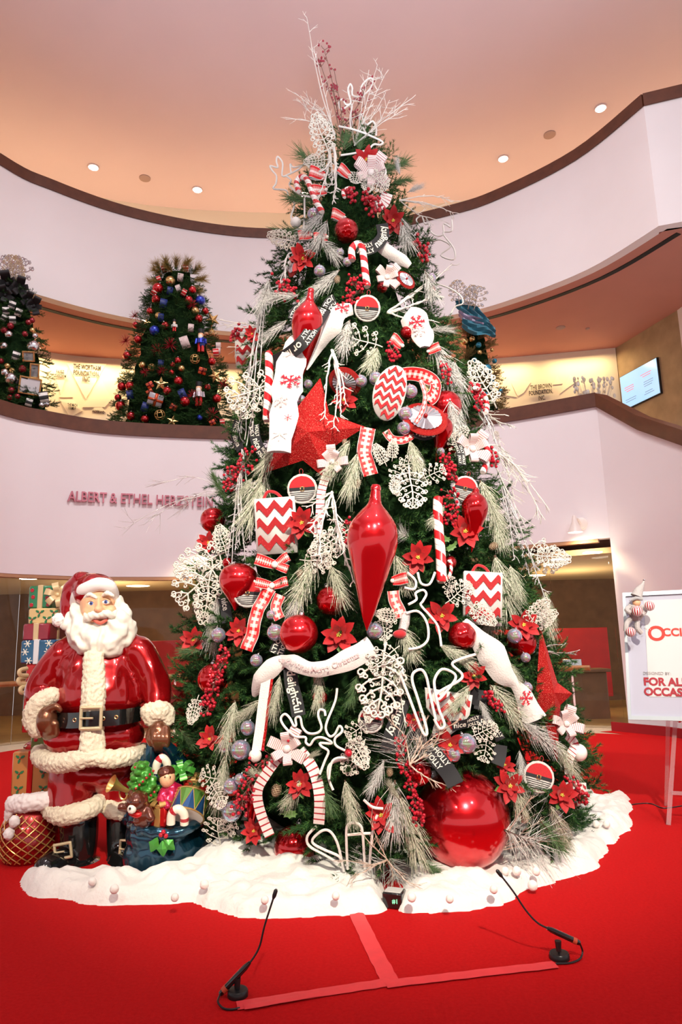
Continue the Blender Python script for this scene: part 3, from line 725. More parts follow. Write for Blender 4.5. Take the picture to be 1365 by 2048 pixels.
def check_mat():
    M = bpy.data.materials.new('red_white_check_ribbon'); M.use_nodes = True; N = M.node_tree.nodes; L = M.node_tree.links; b = N['Principled BSDF']; b.inputs['Roughness'].default_value = .5
    uv = N.new('ShaderNodeUVMap'); mp = N.new('ShaderNodeMapping'); mp.inputs['Scale'].default_value = (2.68, 21, 1); mp.inputs['Location'].default_value = (-.09, 0, 0); L.new(uv.outputs[0], mp.inputs['Vector'])
    sp = N.new('ShaderNodeSeparateXYZ'); L.new(mp.outputs[0], sp.inputs[0])
    def fr(o, th):
        f = N.new('ShaderNodeMath'); f.operation = 'FRACT'; L.new(o, f.inputs[0]); g = N.new('ShaderNodeMath'); g.operation = 'GREATER_THAN'; g.inputs[1].default_value = th; L.new(f.outputs[0], g.inputs[0]); return g.outputs[0]
    a = fr(sp.outputs['X'], .5); c = fr(sp.outputs['Y'], .5); ad = N.new('ShaderNodeMath'); ad.operation = 'ADD'; L.new(a, ad.inputs[0]); L.new(c, ad.inputs[1])
    cr = N.new('ShaderNodeValToRGB'); cr.color_ramp.interpolation = 'CONSTANT'; e = cr.color_ramp.elements; e[0].color = (.84, .80, .76, 1); e[1].position = .3; e[1].color = (.75, .40, .36, 1); k = e.new(.8); k.color = (.55, .012, .015, 1)
    dv = N.new('ShaderNodeMath'); dv.operation = 'MULTIPLY'; dv.inputs[1].default_value = .49; L.new(ad.outputs[0], dv.inputs[0]); L.new(dv.outputs[0], cr.inputs[0])
    s2 = N.new('ShaderNodeSeparateXYZ'); L.new(uv.outputs[0], s2.inputs[0]); c2 = N.new('ShaderNodeValToRGB'); c2.color_ramp.interpolation = 'CONSTANT'; e = c2.color_ramp.elements
    e[0].color = (1, 1, 1, 1); e[1].position = .03; e[1].color = (.5, .5, .5, 1); k = e.new(.22); k.color = (0, 0, 0, 1); k = e.new(.78); k.color = (.5, .5, .5, 1); k = e.new(.97); k.color = (1, 1, 1, 1)
    L.new(s2.outputs['X'], c2.inputs[0])
    g1 = N.new('ShaderNodeMath'); g1.operation = 'GREATER_THAN'; g1.inputs[1].default_value = .4; L.new(c2.outputs[0], g1.inputs[0]); g2 = N.new('ShaderNodeMath'); g2.operation = 'GREATER_THAN'; g2.inputs[1].default_value = .9; L.new(c2.outputs[0], g2.inputs[0])
    m1 = N.new('ShaderNodeMix'); m1.data_type = 'RGBA'; L.new(g1.outputs[0], m1.inputs[0]); L.new(cr.outputs[0], m1.inputs[6]); m1.inputs[7].default_value = (.62, .012, .015, 1)
    m2 = N.new('ShaderNodeMix'); m2.data_type = 'RGBA'; L.new(g2.outputs[0], m2.inputs[0]); L.new(m1.outputs[2], m2.inputs[6]); m2.inputs[7].default_value = (.8, .74, .66, 1)
    L.new(m2.outputs[2], b.inputs['Base Color']); return M
m_check = check_mat()
def helix_mat(name, turns, duty=.45, c1=(.82, .79, .74), c2=(.55, .01, .015), thinline=True):
    M = bpy.data.materials.new(name); M.use_nodes = True; N = M.node_tree.nodes; L = M.node_tree.links; b = N['Principled BSDF']; b.inputs['Roughness'].default_value = .25; b.inputs['Coat Weight'].default_value = .5
    uv = N.new('ShaderNodeUVMap'); s = N.new('ShaderNodeSeparateXYZ'); L.new(uv.outputs[0], s.inputs[0]); mu = N.new('ShaderNodeMath'); mu.operation = 'MULTIPLY_ADD'; mu.inputs[1].default_value = turns; L.new(s.outputs['Y'], mu.inputs[0]); L.new(s.outputs['X'], mu.inputs[2])
    f = N.new('ShaderNodeMath'); f.operation = 'FRACT'; L.new(mu.outputs[0], f.inputs[0]); cr = N.new('ShaderNodeValToRGB'); cr.color_ramp.interpolation = 'CONSTANT'; e = cr.color_ramp.elements
    e[0].color = (*c1, 1); e[1].position = 1 - duty; e[1].color = (*c2, 1)
    if thinline: k = e.new((1 - duty) * .5); k.color = (.45, .3, .3, 1); k = e.new((1 - duty) * .5 + .035); k.color = (*c1, 1)
    L.new(f.outputs[0], cr.inputs[0]); L.new(cr.outputs[0], b.inputs['Base Color']); return M
m_cane = helix_mat('candy_cane_stripes', 6.5)
m_swirl = helix_mat('swirl_ornament', 0.0, .5)
def proto(parts): return parts   # [(name, mesh)] or nested [(name, mesh, [(sub, mesh)])]
def place(parts, name, p, size, label, cat, group=None, ang=0, wcam=.6, n=None, single=False):
    n = facing(p, wcam) if n is None else n
    M = frame(p, n, ang) @ Matrix.Diagonal((size, size, size, 1))
    if single or len(parts) == 1:
        o = bpy.data.objects.new(name, parts[0][1]); COL.objects.link(o); o.matrix_world = M; return tag(o, label, cat, group)
    r = bpy.data.objects.new(name, None); COL.objects.link(r); r.matrix_world = M; tag(r, label, cat, group)
    for it in parts:
        o = bpy.data.objects.new(it[0], it[1]); COL.objects.link(o); o.parent = r
        if len(it) > 2 and it[2] is not None: o.matrix_local = it[2]
    return r
def px2m(px, p): return px * depth(p) / F
# ball with cap (unit radius)
def ball_parts(m_, n=28, m_cap=m_silver, crinkle=0):
    b = MB().ball((0, 0, 0), 1, n, n * 2 // 3)
    if crinkle:
        b.v = [tuple(Vector(v) * (1 + crinkle * noise.noise(Vector(v) * 3.2) + crinkle * .4 * noise.noise(Vector(v) * 7))) for v in b.v]
    c = MB().lathe([(.001, 1.13), (.12, 1.12), (.15, 1.08), (.15, .97), (.17, .95)], 12)
    h = MB().tube([(.07 * math.cos(q), 0, 1.16 + .08 * math.sin(q)) for q in [i * PI / 4 for i in range(8)]], .014, 5, closed=True)
    return [('glass_ball', b.mesh('ball', m_)), ('cap', c.mesh('ball_cap', m_cap)), ('hook', h.mesh('ball_hook', m_cap))]
B_RED = ball_parts(m_red); B_PEARL = ball_parts(m_redpearl, 48); B_HOLO = ball_parts(m_holo, 20); B_CRINK = ball_parts(m_red, 40, crinkle=.05)
def finial_parts(m_, prof_):
    pr = [(r, z) for r, z in prof_]; sp = spline([(r, 0, z) for r, z in pr], 5); b = MB().lathe([(max(.001, v.x), v.z) for v in sp], 40)
    return [('finial_body', b.mesh('finial', m_)), ('cap', MB().lathe([(.001, 1.0), (.028, .995), (.036, .98), (.036, .955)], 16).mesh('finial_cap', m_))]
FIN_BIG = finial_parts(m_redpearl, [(.001, .985), (.028, .975), (.036, .93), (.05, .86), (.10, .80), (.155, .72), (.172, .64), (.165, .55), (.13, .42), (.085, .26), (.04, .10), (.001, 0)])
FIN_SM = finial_parts(m_red, [(.001, .99), (.05, .97), (.06, .92), (.15, .84), (.20, .72), (.19, .58), (.12, .38), (.06, .18), (.001, 0)])
FIN_ONION = finial_parts(m_redpearl, [(.001, 1.0), (.15, .985), (.34, .87), (.41, .68), (.37, .47), (.22, .28), (.10, .14), (.03, .03), (.001, 0)])
# round padded disc with belt and stripes (unit radius)
def disc_parts():
    Rm = Matrix.Rotation(PI / 2, 4, 'X')
    pad = MB().lathe([(.001, .12), (.6, .12), (.86, .10), (.86, -.1), (.6, -.12), (.001, -.12)], 32, M=Rm)
    # front fabric halves
    def seg(z0, z1, y, n=14):
        pts = []
        for i in range(n + 1):
            z = z0 + (z1 - z0) * i / n; pts.append((math.sqrt(max(0, .85 ** 2 - z * z)), z))
        return pts + [(-x, z) for x, z in reversed(pts)]
    out = [('rim', MB().tube([(.90 * math.cos(q), 0, .90 * math.sin(q)) for q in [i * 2 * PI / 36 for i in range(36)]], [.105 + .012 * math.sin(i * 2.7) for i in range(36)], 8, closed=True).mesh('plush_rim', m_white)),
           ('pad', pad.mesh('disc_pad', m_white)),
           ('red_half', MB().prism(seg(.08, .849, 0), -.135, -.11).mesh('red_half', m_red_velvet, smooth=False)),
           ('belt', MB().prism(seg(-.12, .10, 0, 4), -.142, -.11).mesh('disc_belt', m_blackrib, smooth=False))]
    for k in range(5):
        z = -.22 - k * .125; out.append(('stripe', MB().prism(seg(z - .045, z, 0, 2), -.138, -.11).mesh('black_stripe', m_blackrib, smooth=False)))
    bk = MB()
    for a, b_ in (((-.13, -.13), (.13, -.13)), ((.13, -.13), (.13, .13)), ((.13, .13), (-.13, .13)), ((-.13, .13), (-.13, -.13))):
        bk.tube([(a[0] * .85, -.16, a[1] - .01), (b_[0] * .85, -.16, b_[1] - .01)], .028, 6)
    out.append(('buckle', bk.mesh('disc_buckle', m_gold)))
    out.append(('hanger', MB().tube(spline([(-.06, 0, .95), (-.12, -.02, 1.2), (0, -.03, 1.35), (.12, -.02, 1.2), (.06, 0, .95)], 4), .02, 5).mesh('red_hanger', m_red_velvet)))
    return out
DISC = disc_parts()
# chevron pad: outline in XZ, raised red zigzags
def chevron_parts(outline, rows, amp, per, th, w, h, name, z0=0):
    out = [('body', MB().prism(outline, -th, th).mesh(name, m_white))]
    def inside(x, z):
        c = False; n = len(outline)
        for i in range(n):
            x1, z1 = outline[i]; x2, z2 = outline[i - 1]
            if (z1 > z) != (z2 > z) and x < (x2 - x1) * (z - z1) / (z2 - z1 + 1e-12) + x1: c = not c
        return c
    for k in range(rows):
        zc = z0 + h * (k + .5) / rows - h / 2; t = h / rows * .48; mb = MB(); seg = 28; prev = None
        for i in range(seg + 1):
            x = -w / 2 + w * i / seg; ph = (x / per) % 1.0; z = zc + amp * (abs(ph - .5) * 4 - 1)
            ok = inside(x * 1.04, (z - t / 2) * 1.02) and inside(x * 1.04, (z + t / 2) * 1.02)
            cur = (x, z, ok)
            if prev and ok and prev[2]:
                mb.prism([(prev[0], prev[1] - t / 2), (x, z - t / 2), (x, z + t / 2), (prev[0], prev[1] + t / 2)], -th - .02, -th + .002)
            prev = cur
        if mb.v: out.append(('zigzag_stripe', mb.mesh('zigzag', m_zig, smooth=False)))
    return out
def oval(w, h, n=28, p=2.0): return [(w / 2 * math.copysign(abs(math.cos(q)) ** (2 / p), math.cos(q)), h / 2 * math.copysign(abs(math.sin(q)) ** (2 / p), math.sin(q))) for q in [2 * PI * i / n for i in range(n)]]
CH_OVAL = chevron_parts([(x + .12 * z * z, z) for x, z in oval(.58, 1.0)], 6, .055, .165, .05, .54, .94, 'mitten_body')
CH_BAG = chevron_parts([(-.36, -.5), (.36, -.5), (.36, .5), (-.36, .5)], 3, .085, .28, .10, .70, .92, 'gift_bag') + [('bag_handle', MB().tube(spline([(-.2, 0, .5), (-.12, -.02, .62), (.02, -.02, .60), (.12, 0, .5)], 4), .03, 6).mesh('bag_handle', m_red_velvet))]
CH_SOCK = chevron_parts([(-.5, .5), (.5, .5), (.48, .1), (.3, -.2), (-.02, -.5), (-.25, -.45), (-.2, -.1), (-.42, .1)], 4, .08, .3, .07, 1.0, 1.0, 'stocking_body')
# star (unit = tip radius)
def star_parts(m_, n=5, inner=.42, th=.28, tipr=None):
    mb = MB(); vs = [Vector((0, -th, 0)), Vector((0, th * .5, 0))]
    tip = tipr or [1] * n
    for i in range(2 * n):
        q = PI / 2 + PI * i / n; r = tip[i // 2] if i % 2 == 0 else inner; vs.append(Vector((r * math.cos(q), 0, r * math.sin(q))))
    fs = []
    for i in range(2 * n):
        a, b = 2 + i, 2 + (i + 1) % (2 * n); fs += [(0, b, a), (1, a, b)]
    # subdivide each facet so the arms bow slightly
    mb.add(vs, fs); return [('star_body', mb.mesh('star', m_, smooth=False))]
# poinsettia (unit radius)
def petal_mesh(l, w, fold=.12, m_=None, curl=-.15):
    mb = MB(); P = []
    for i in range(7):
        t = i / 6; hw = w * (math.sin(PI * min(1, t * .92 + .05)) ** .8) * (1 if t < .6 else 1 - (t - .6) * .5); z = t * l; y = curl * t * t - .02 + .03 * math.sin(t * 6)
        P.append([Vector((-hw, y - fold * hw * 2, z)), Vector((0, y, z)), Vector((hw, y - fold * hw * 2, z))])
    P[-1] = [Vector((0, curl, l)), Vector((0, curl, l)), Vector((0, curl, l))]
    mb.grid(P); Q = [[p + Vector((0, .02, 0)) for p in r] for r in P]; mb.grid(Q); return mb.mesh('petal', m_)
PT_A = petal_mesh(1, .25, m_=m_petal); PT_B = petal_mesh(.62, .18, m_=m_petal, curl=-.2); PT_L = petal_mesh(.9, .22, m_=m_leafg, curl=-.05)
STAM = MB()
for k in range(9):
    q = k * 2.4; STAM.ball((.03 * k ** .5 * math.cos(q) * 1.2, -.16, .03 * k ** .5 * math.sin(q) * 1.2), .035, 6, 4)
STAM = STAM.mesh('stamens', m_yel)
def poinsettia_parts(seed):
    rg = random.Random(seed); out = []
    for k in range(8): out.append(('petal', PT_A, Matrix.Rotation(-k * PI / 4 + rg.uniform(-.25, .25), 4, 'Y') @ Matrix.Rotation(rg.uniform(-.1, .35), 4, 'X') @ Matrix.Scale(rg.uniform(.85, 1.1), 4)))
    for k in range(5): out.append(('petal', PT_B, Matrix.Translation((0, -.06, 0)) @ Matrix.Rotation(-k * 2 * PI / 5 + .4 + rg.uniform(-.2, .2), 4, 'Y') @ Matrix.Rotation(rg.uniform(.2, .5), 4, 'X')))
    out.append(('leaf', PT_L, Matrix.Translation((0, .06, 0)) @ Matrix.Rotation(rg.uniform(0, 6), 4, 'Y'))); out.append(('stamens', STAM, Matrix.Identity(4))); return out
POINS = [poinsettia_parts(k) for k in range(4)]
# filigree leaf, unit length along +Z
def filigree(seed, wide=.42, pairs=6, dens=1):
    """flat lace leaf: scrolled veins whose curls touch, unit length along +Z"""
    rg = random.Random(seed); mb = MB()
    def band(pts, r):
        o = len(mb.v); mb.tube(pts, r, 4)
        for i in range(o, len(mb.v)): x, y, z = mb.v[i]; mb.v[i] = (x, y * .25, z)
    def curl(cx, cz, r, s, a0, turns=1.25, n=11, w=.015):
        band([(cx + s * r * (1 - .62 * i / (n - 1)) * math.cos(a0 + turns * 2 * PI * i / (n - 1)), 0, cz + r * (1 - .62 * i / (n - 1)) * math.sin(a0 + turns * 2 * PI * i / (n - 1))) for i in range(n)], w)
    band([(.015 * math.sin(t), 0, t * .15 - .2) for t in range(0, 8)], .018)
    for k in range(pairs):
        f = k / (pairs - 1)
        for s in (-1, 1):
            z0 = .0 + f * .66; l_ = wide * (.62 + .55 * math.sin(PI * (.15 + f * .75))) * rg.uniform(.92, 1.06); a = math.radians(66 - 26 * f)
            ex, ez = s * l_ * math.sin(a), z0 + l_ * math.cos(a); m1 = (s * l_ * .55 * math.sin(a * 1.2), 0, z0 + l_ * .5 * math.cos(a * 1.15))
            band(spline([(0, 0, z0), m1, (ex, 0, ez)], 3), .016)
            r = .068 * rg.uniform(.85, 1.15); curl(ex - s * r * .2, ez - r * .75, r, s, PI / 2 * .9, 1.2, w=.017)
            curl(s * l_ * .72 * math.sin(a), z0 + l_ * .66 * math.cos(a) + .055, .046, s, -PI / 2, 1.1, 9, .015)
            curl(s * l_ * .40 * math.sin(a), z0 + l_ * .36 * math.cos(a) + .05, .038, s, -PI / 2, -.8, 7, .014)
            curl(s * l_ * .52 * math.sin(a), z0 + l_ * .45 * math.cos(a) - .035, .036, s, PI / 2, .9, 7, .014)
    for s in (-1, 1): curl(s * .055, .88, .062, s, PI, -1.15, w=.017)
    return [('leaf', mb.mesh('filigree_leaf', m_filig))]
FIL = [filigree(1, .36, 5), filigree(2, .28, 6), filigree(3, .42, 4)]
# pine cone
def cone_parts(m_):
    mb = MB(); mb.ball((0, 0, 0), .34, 12, 10, sc=(1, 1, 1.5))
    for k in range(60):
        t = k / 60; z = .55 - t * 1.05; q = k * 2.399; r = .40 * math.sin(PI * (.12 + t * .8)) ** .7
        c = Vector((r * math.cos(q), r * math.sin(q), z)); R_ = Matrix.Rotation(q, 3, 'Z') @ Matrix.Rotation(-.5, 3, 'Y'); mb.box(c, (.20, .17, .035), 0, rot=R_, bev=.015)
    return [('pine_cone', mb.mesh('pine_cone', m_))]
CONE = cone_parts(m_cone); CONE2 = cone_parts(m_cone2)
# ------------------------------------------------------------------ ribbons
def ribbon_geo(pts, width, ns, th=.0025, uv0=0, puff=0):
    """pts world, ns normals -> grid strip"""
    K = len(pts); F_ = []; B_ = []; ln = 0; ul = []; US = (0, .08, .25, .42, .58, .75, .92, 1) if puff else (0, .333, .667, 1); nU = len(US) - 1
    for i in range(K):
        t = (pts[min(i + 1, K - 1)] - pts[max(i - 1, 0)]).normalized(); n = ns[i]; wv = t.cross(n)
        wv = wv.normalized() if wv.length > 1e-4 else Vector((1, 0, 0)); n2 = wv.cross(t).normalized()
        wd = width[i] if hasattr(width, '__len__') else width
        nz_ = (lambda a: 0) if not puff else (lambda a: .20 * noise.noise(pts[i] * 9 + Vector((a * 3, 0, 0))) + .12 * noise.noise(pts[i] * 24 + Vector((0, a * 4, 0)))); we = wd * (1 + (.35 * noise.noise(pts[i] * 7) if puff else 0))
        F_.append([pts[i] + wv * we * (u_ - .5) + n2 * (th + puff * wd * ((1 - (2 * u_ - 1) ** 2) + nz_(u_))) for u_ in US]); B_.append([F_[-1][0] - n2 * th * 2, F_[-1][-1] - n2 * th * 2])
        if i: ln += (pts[i] - pts[i - 1]).length
        ul.append(ln)
    mb = MB(); uvs = US
    mb.grid(F_, 0, uv=lambda i, j: (uvs[j], ul[i] + uv0)); mb.grid([r[::-1] for r in B_], 1, uv=lambda i, j: (1 - j, ul[i] + uv0))
    for e in (0, 1):
        mb.grid([[F_[i][nU * e], B_[i][e]] if e else [B_[i][e], F_[i][0]] for i in range(K)], 1)
    return mb, ul
def ribbon(name, pxs, wpx, mats, label, cat='ribbon', off=.10, group=None, text=None, tilt=0, n=5, wave=0, edge=None, flip=False, tscale=.62, sub=None):
    offs = off if hasattr(off, '__len__') else [off] * len(pxs)
    pts = [surf(x, y, o_) for (x, y), o_ in zip(pxs, offs)]; pts = spline(pts, n)
    if wave:
        for i, p in enumerate(pts): p += facing(p) * wave * math.sin(i * 1.1)
    ns = [facing(p, .75) for p in pts]; K = len(pts)
    if tilt: ns = [(Matrix.Rotation(math.radians(tilt) * math.sin(i * 2.2 * PI / K), 3, (pts[min(i + 1, K - 1)] - pts[max(0, i - 1)]).normalized()) @ v) for i, v in enumerate(ns)]
    if hasattr(wpx, '__len__'):
        wl = [wpx[min(len(wpx) - 1, int(i / max(1, K - 1) * (len(wpx) - 1)))] + 0 for i in range(K)]
        wl = [wpx[int(u)] * (1 - (u - int(u))) + wpx[min(len(wpx) - 1, int(u) + 1)] * (u - int(u)) for u in [i / (K - 1) * (len(wpx) - 1) for i in range(K)]]
    else: wl = [wpx] * K
    W = [px2m(a, p) for a, p in zip(wl, pts)]
    mb, ul = ribbon_geo(pts, W, ns, puff=.22 if name == 'fleece_scarf' else 0); org = pts[0].copy()
    if not text and not sub:
        o = mb.build(name, mats, origin=org, smooth=True); return tag(o, label, cat, group)
    r = empty(name, org); tag(r, label, cat, group)
    mb.v = [tuple(Vector(v) - org) for v in mb.v]; mb.build('ribbon_strip', mats, r)
    tot = ul[-1]
    def onrib(s, t_, lift):
        s = max(0, min(tot * .9999, s)); i = 0
        while i < K - 2 and ul[i + 1] < s: i += 1
        u = (s - ul[i]) / max(1e-6, ul[i + 1] - ul[i]); p = pts[i].lerp(pts[i + 1], u)
        t = (pts[i + 1] - pts[i]).normalized(); nn = ns[i].lerp(ns[i + 1], u); wv = t.cross(nn).normalized(); n2 = wv.cross(t); return p + wv * (t_ * W[i]) + n2 * lift
    if text:
        hgt = sum(W) / K * tscale; s0 = .01; k = 0
        words = text.split('|')
        while s0 < tot - .02 and k < 30:
            wd = words[k % len(words)]; two = '/' in wd
            lines = wd.split('/'); adv = 0
            for li, lt in enumerate(lines):
                sz = hgt * (1.35 if not two else .72); me = text_mesh(lt, sz, mats=m_ribtext, name='printed_word', bold=sz * .02); me.materials.clear(); me.materials.append(m_snowpale if name == 'fleece_scarf' else m_ribtext)
                bm = bmesh.new(); bm.from_mesh(me); bmesh.ops.triangulate(bm, faces=bm.faces); bm.to_mesh(me); bm.free()
                xs = [v.co.x for v in me.vertices]; x0 = min(xs); ww = max(xs) - x0
                if s0 + ww > tot and s0 > .02: bpy.data.meshes.remove(me); adv = 9; break
                cz = 0 if not two else (.24 if li == 0 else -.24)
                for v in me.vertices:
                    tt = v.co.y / (sum(W) / K) + cz; sg = -1 if flip else 1
                    ss = s0 + (v.co.x - x0); ss = (tot - ss) if flip else ss
                    v.co = onrib(ss, -tt * (-1 if flip else 1), .0045 if name != 'fleece_scarf' else .25 * sum(W) / K + .012) - org
                o = bpy.data.objects.new('printed_word', me); COL.objects.link(o); o.parent = r; adv = max(adv, ww)
            s0 += adv + hgt * .25; k += 1
    if sub:
        for (f, tt, rad, m_, kind) in sub:
            mb2 = MB()
            LF = .235 * sum(W) / K + .010; c = onrib(f * tot, tt, LF); a1 = (onrib(f * tot + .01, tt, LF) - c).normalized(); a2 = (onrib(f * tot, tt + .05, LF) - c).normalized(); rr = rad * sum(W) / K
            for q in range(6):
                an = q * PI / 3; dv = a1 * math.cos(an) + a2 * math.sin(an); pv = a1 * -math.sin(an) + a2 * math.cos(an)
                def barp(p, q_, w_): 
                    s_ = (q_ - p).cross(a1.cross(a2)).normalized() * w_; mb2.add([p - s_ - c * 0, p + s_, q_ + s_, q_ - s_], [(0, 1, 2, 3)])
                barp(c, c + dv * rr, rr * .07)
                if kind: 
                    for u in (.45, .75):
                        for s_ in (-1, 1): barp(c + dv * rr * u, c + dv * rr * (u + .22) + pv * rr * .22 * s_, rr * .055)
            mb2.v = [tuple(Vector(v) - org) for v in mb2.v]; mb2.build('printed_snowflake', m_, r, smooth=False)
    return r
def loop_mesh(l, w, h, mats, name='loop'):
    """bow loop going out along +Z from origin, ribbon width along X, path in YZ"""
    path = spline([(0, 0, 0), (0, -h * .35, l * .35), (0, -h * .95, l * .8), (0, -h * .75, l * 1.02), (0, -h * .2, l * .9), (0, .0, l * .4), (0, 0, 0)], 4)
    cen = Vector((0, -h * .4, l * .55)); pts = path; K = len(pts); F_ = []; ul = 0; us = []
    for i, p in enumerate(pts):
        k = .72 + .28 * min(1, min(i, K - 1 - i) / (K * .22)); F_.append([p + Vector((-w / 2 * k, 0, 0)), p + Vector((w / 2 * k, 0, 0))])
        if i: ul += (pts[i] - pts[i - 1]).length
        us.append(ul)
    mb = MB(); mb.grid(F_, 0, uv=lambda i, j: (j, us[i] * .35))
    G = [[a + Vector((0, 0, 0)) + (cen - Vector((0, a.y, a.z))).normalized() * .012 for a in r] for r in F_]; mb.grid(G, 1, uv=lambda i, j: (j, us[i] * .35)); return mb.mesh(name, mats)
def bow_parts(mats, angs, l=1.0, w=.55, tails=((150, 1.2), (205, 1.3)), h=.55):
    out = []; L_ = loop_mesh(l, w, h, mats)
    for a in angs: out.append(('loop', L_, Matrix.Rotation(math.radians(a), 4, 'Y') @ Matrix.Rotation(.12 * math.sin(a), 4, 'X') @ Matrix.Scale(.85 + .15 * math.cos(a * 3), 4)))
    out.append(('knot', MB().ball((0, -.12, 0), .17, 10, 8, sc=(1, .8, 1)).mesh('bow_knot', mats[0])))
    for a, tl in tails:
        mb = MB(); P = []; n_ = 10
        for i in range(n_ + 1):
            t = i / n_; P.append([Vector((-w * .42, -.06 * math.sin(t * 7), t * tl)), Vector((w * .42, -.06 * math.sin(t * 7) - .02, t * tl))])
        mb.grid(P, 0, uv=lambda i, j: (j, i / n_ * tl * .1)); mb.grid([[a_ + Vector((0, .012, 0)) for a_ in r] for r in P], 1); out.append(('tail', mb.mesh('bow_tail', mats), Matrix.Rotation(math.radians(a), 4, 'Y')))
    return out
RM_P = [m_pepp, m_ribsilver]; RM_C = [m_check, m_ribsilver]; RM_B = [m_blackrib, m_blackrib]
BOW_P = bow_parts([m_pepp, m_pepp], (20, 80, 135, 200, 255, 315, 350), tails=())
BOW_C = bow_parts(RM_C, (-75, 60, 110), w=.6, tails=())
# ------------------------------------------------------------------ sprays of berries and twigs
def berry_spray(pxs, n, label, rpx=3.5, spread=14, off=.14, name='berry_spray', group=None, seed=1):
    rg = random.Random(seed); path = spline([surf(x, y, off) for x, y in pxs], 5); org = path[0].copy(); r = empty(name, org); tag(r, label, 'berries', group)
    st = MB(); st.tube(path, .004, 5); be = MB()
    for k in range(n):
        p = path[min(len(path) - 1, int(rg.random() ** .8 * len(path)))]; s_ = px2m(spread, p); d = Vector((rg.uniform(-1, 1), rg.uniform(-1, .3), rg.uniform(-1, 1))); q = p + d * s_
        st.tube([p, q], .0018, 4, cap=False); be.ball(q, px2m(rpx, q) * rg.uniform(.8, 1.1), 8, 6)
    for mb, nm, m_ in ((st, 'stems', m_browntwig), (be, 'berries', m_berry)):
        mb.v = [tuple(Vector(v) - org) for v in mb.v]; o = mb.build(nm, m_, r)
        o['kind'] = 'stuff'
    return r
def twig_spray(name, ends, base, label, m_=m_icetwig, rpx=1.6, off=.12, seed=1, side=5, slen=26, cat='twigs', offend=None, group=None, berries=0, droop=0):
    """branching twigs from base pixel to each end pixel"""
    rg = random.Random(seed); b = surf(*base, off); r = empty(name, b); tag(r, label, cat, group); be = MB()
    for k, e in enumerate(ends):
        p1 = surf(*e[:2], (offend if offend is not None else off) + rg.uniform(-.05, .1)); mid = b.lerp(p1, .5) + Vector((rg.uniform(-.04, .04), rg.uniform(-.06, .06), rg.uniform(-.03, .03) + droop))
        path = spline([b, mid, p1], 6); n_ = len(path); rad = px2m(rpx, p1)
        mb = MB(); mb.tube([p + Vector((rg.uniform(-1, 1), 0, rg.uniform(-1, 1))) * rad * .8 for p in path], [rad * (1.1 - .6 * i / n_) for i in range(n_)], 5)
        dl = (p1 - b).normalized()
        for s in range(side):
            i = rg.randrange(n_ // 4, n_); q = path[i]; v = (dl * rg.uniform(.5, 1.1) + IR * rg.uniform(-.8, .8) + IU * rg.uniform(-.5, .5) + FWD * rg.uniform(-.3, .3)).normalized() * px2m(slen, q) * rg.uniform(.5, 1.1)
            q2 = q + v * .5 + Vector((rg.uniform(-.01, .01), 0, rg.uniform(-.01, .01))); q3 = q + v; mb.tube([q, q2, q3], [rad * .6, rad * .5, rad * .3], 4, cap=False)
            v2 = (v.normalized() + IR * rg.uniform(-.8, .8) + IU * rg.uniform(-.4, .4)) * px2m(slen * .35, q); mb.tube([q2, q2 + v2], [rad * .45, rad * .25], 4, cap=False)
            if berries:
                for _ in range(berries): c_ = q3 + Vector((rg.uniform(-1, 1), rg.uniform(-1, 1), rg.uniform(-1, 1))) * px2m(6, q3); be.ball(c_, px2m(2.2, c_), 6, 5)
        mb.v = [tuple(Vector(v) - b) for v in mb.v]; mb.build('twig', m_, r)
    if be.v: be.v = [tuple(Vector(v) - b) for v in be.v]; o = be.build('berries', mat('dark_berry', (.28, .02, .04), .4), r); o['kind'] = 'stuff'
    return r
def wire(label, runs, off=.16, rpx=2.6, m_=m_wire, cat='ornament', name='wire_reindeer', extra=None, n=4, links=True):
    P0 = surf(*runs[0][0], off); r = empty(name, P0); tag(r, label, cat)
    for run in runs:
        pts = [surf(x, y, off) for x, y in run]
        mid = sum((p.y for p in pts), 0) / len(pts)
        pts = spline(pts, n); mb = MB(); mb.tube(pts, px2m(rpx, P0), 7); mb.v = [tuple(Vector(v) - P0) for v in mb.v]; mb.build('tube', m_, r)
    if extra:
        c = surf(*extra, off + .02); mb = MB().ball(c - P0, px2m(7, c), 12, 8); mb.build('nose', m_berry, r)
    return r
# ================================================================== DECORATIONS ON THE TREE (placed where the photo shows them)
def ball(px, py, r, label, kind=None, off=.06, group=None, ang=0, z=None):
    p = at_z(px, py, z) if z is not None else surf(px, py, off + .0)
    return place(kind or B_RED, 'ball_ornament', p, px2m(r, p), label, 'ornament', group, ang=ang)
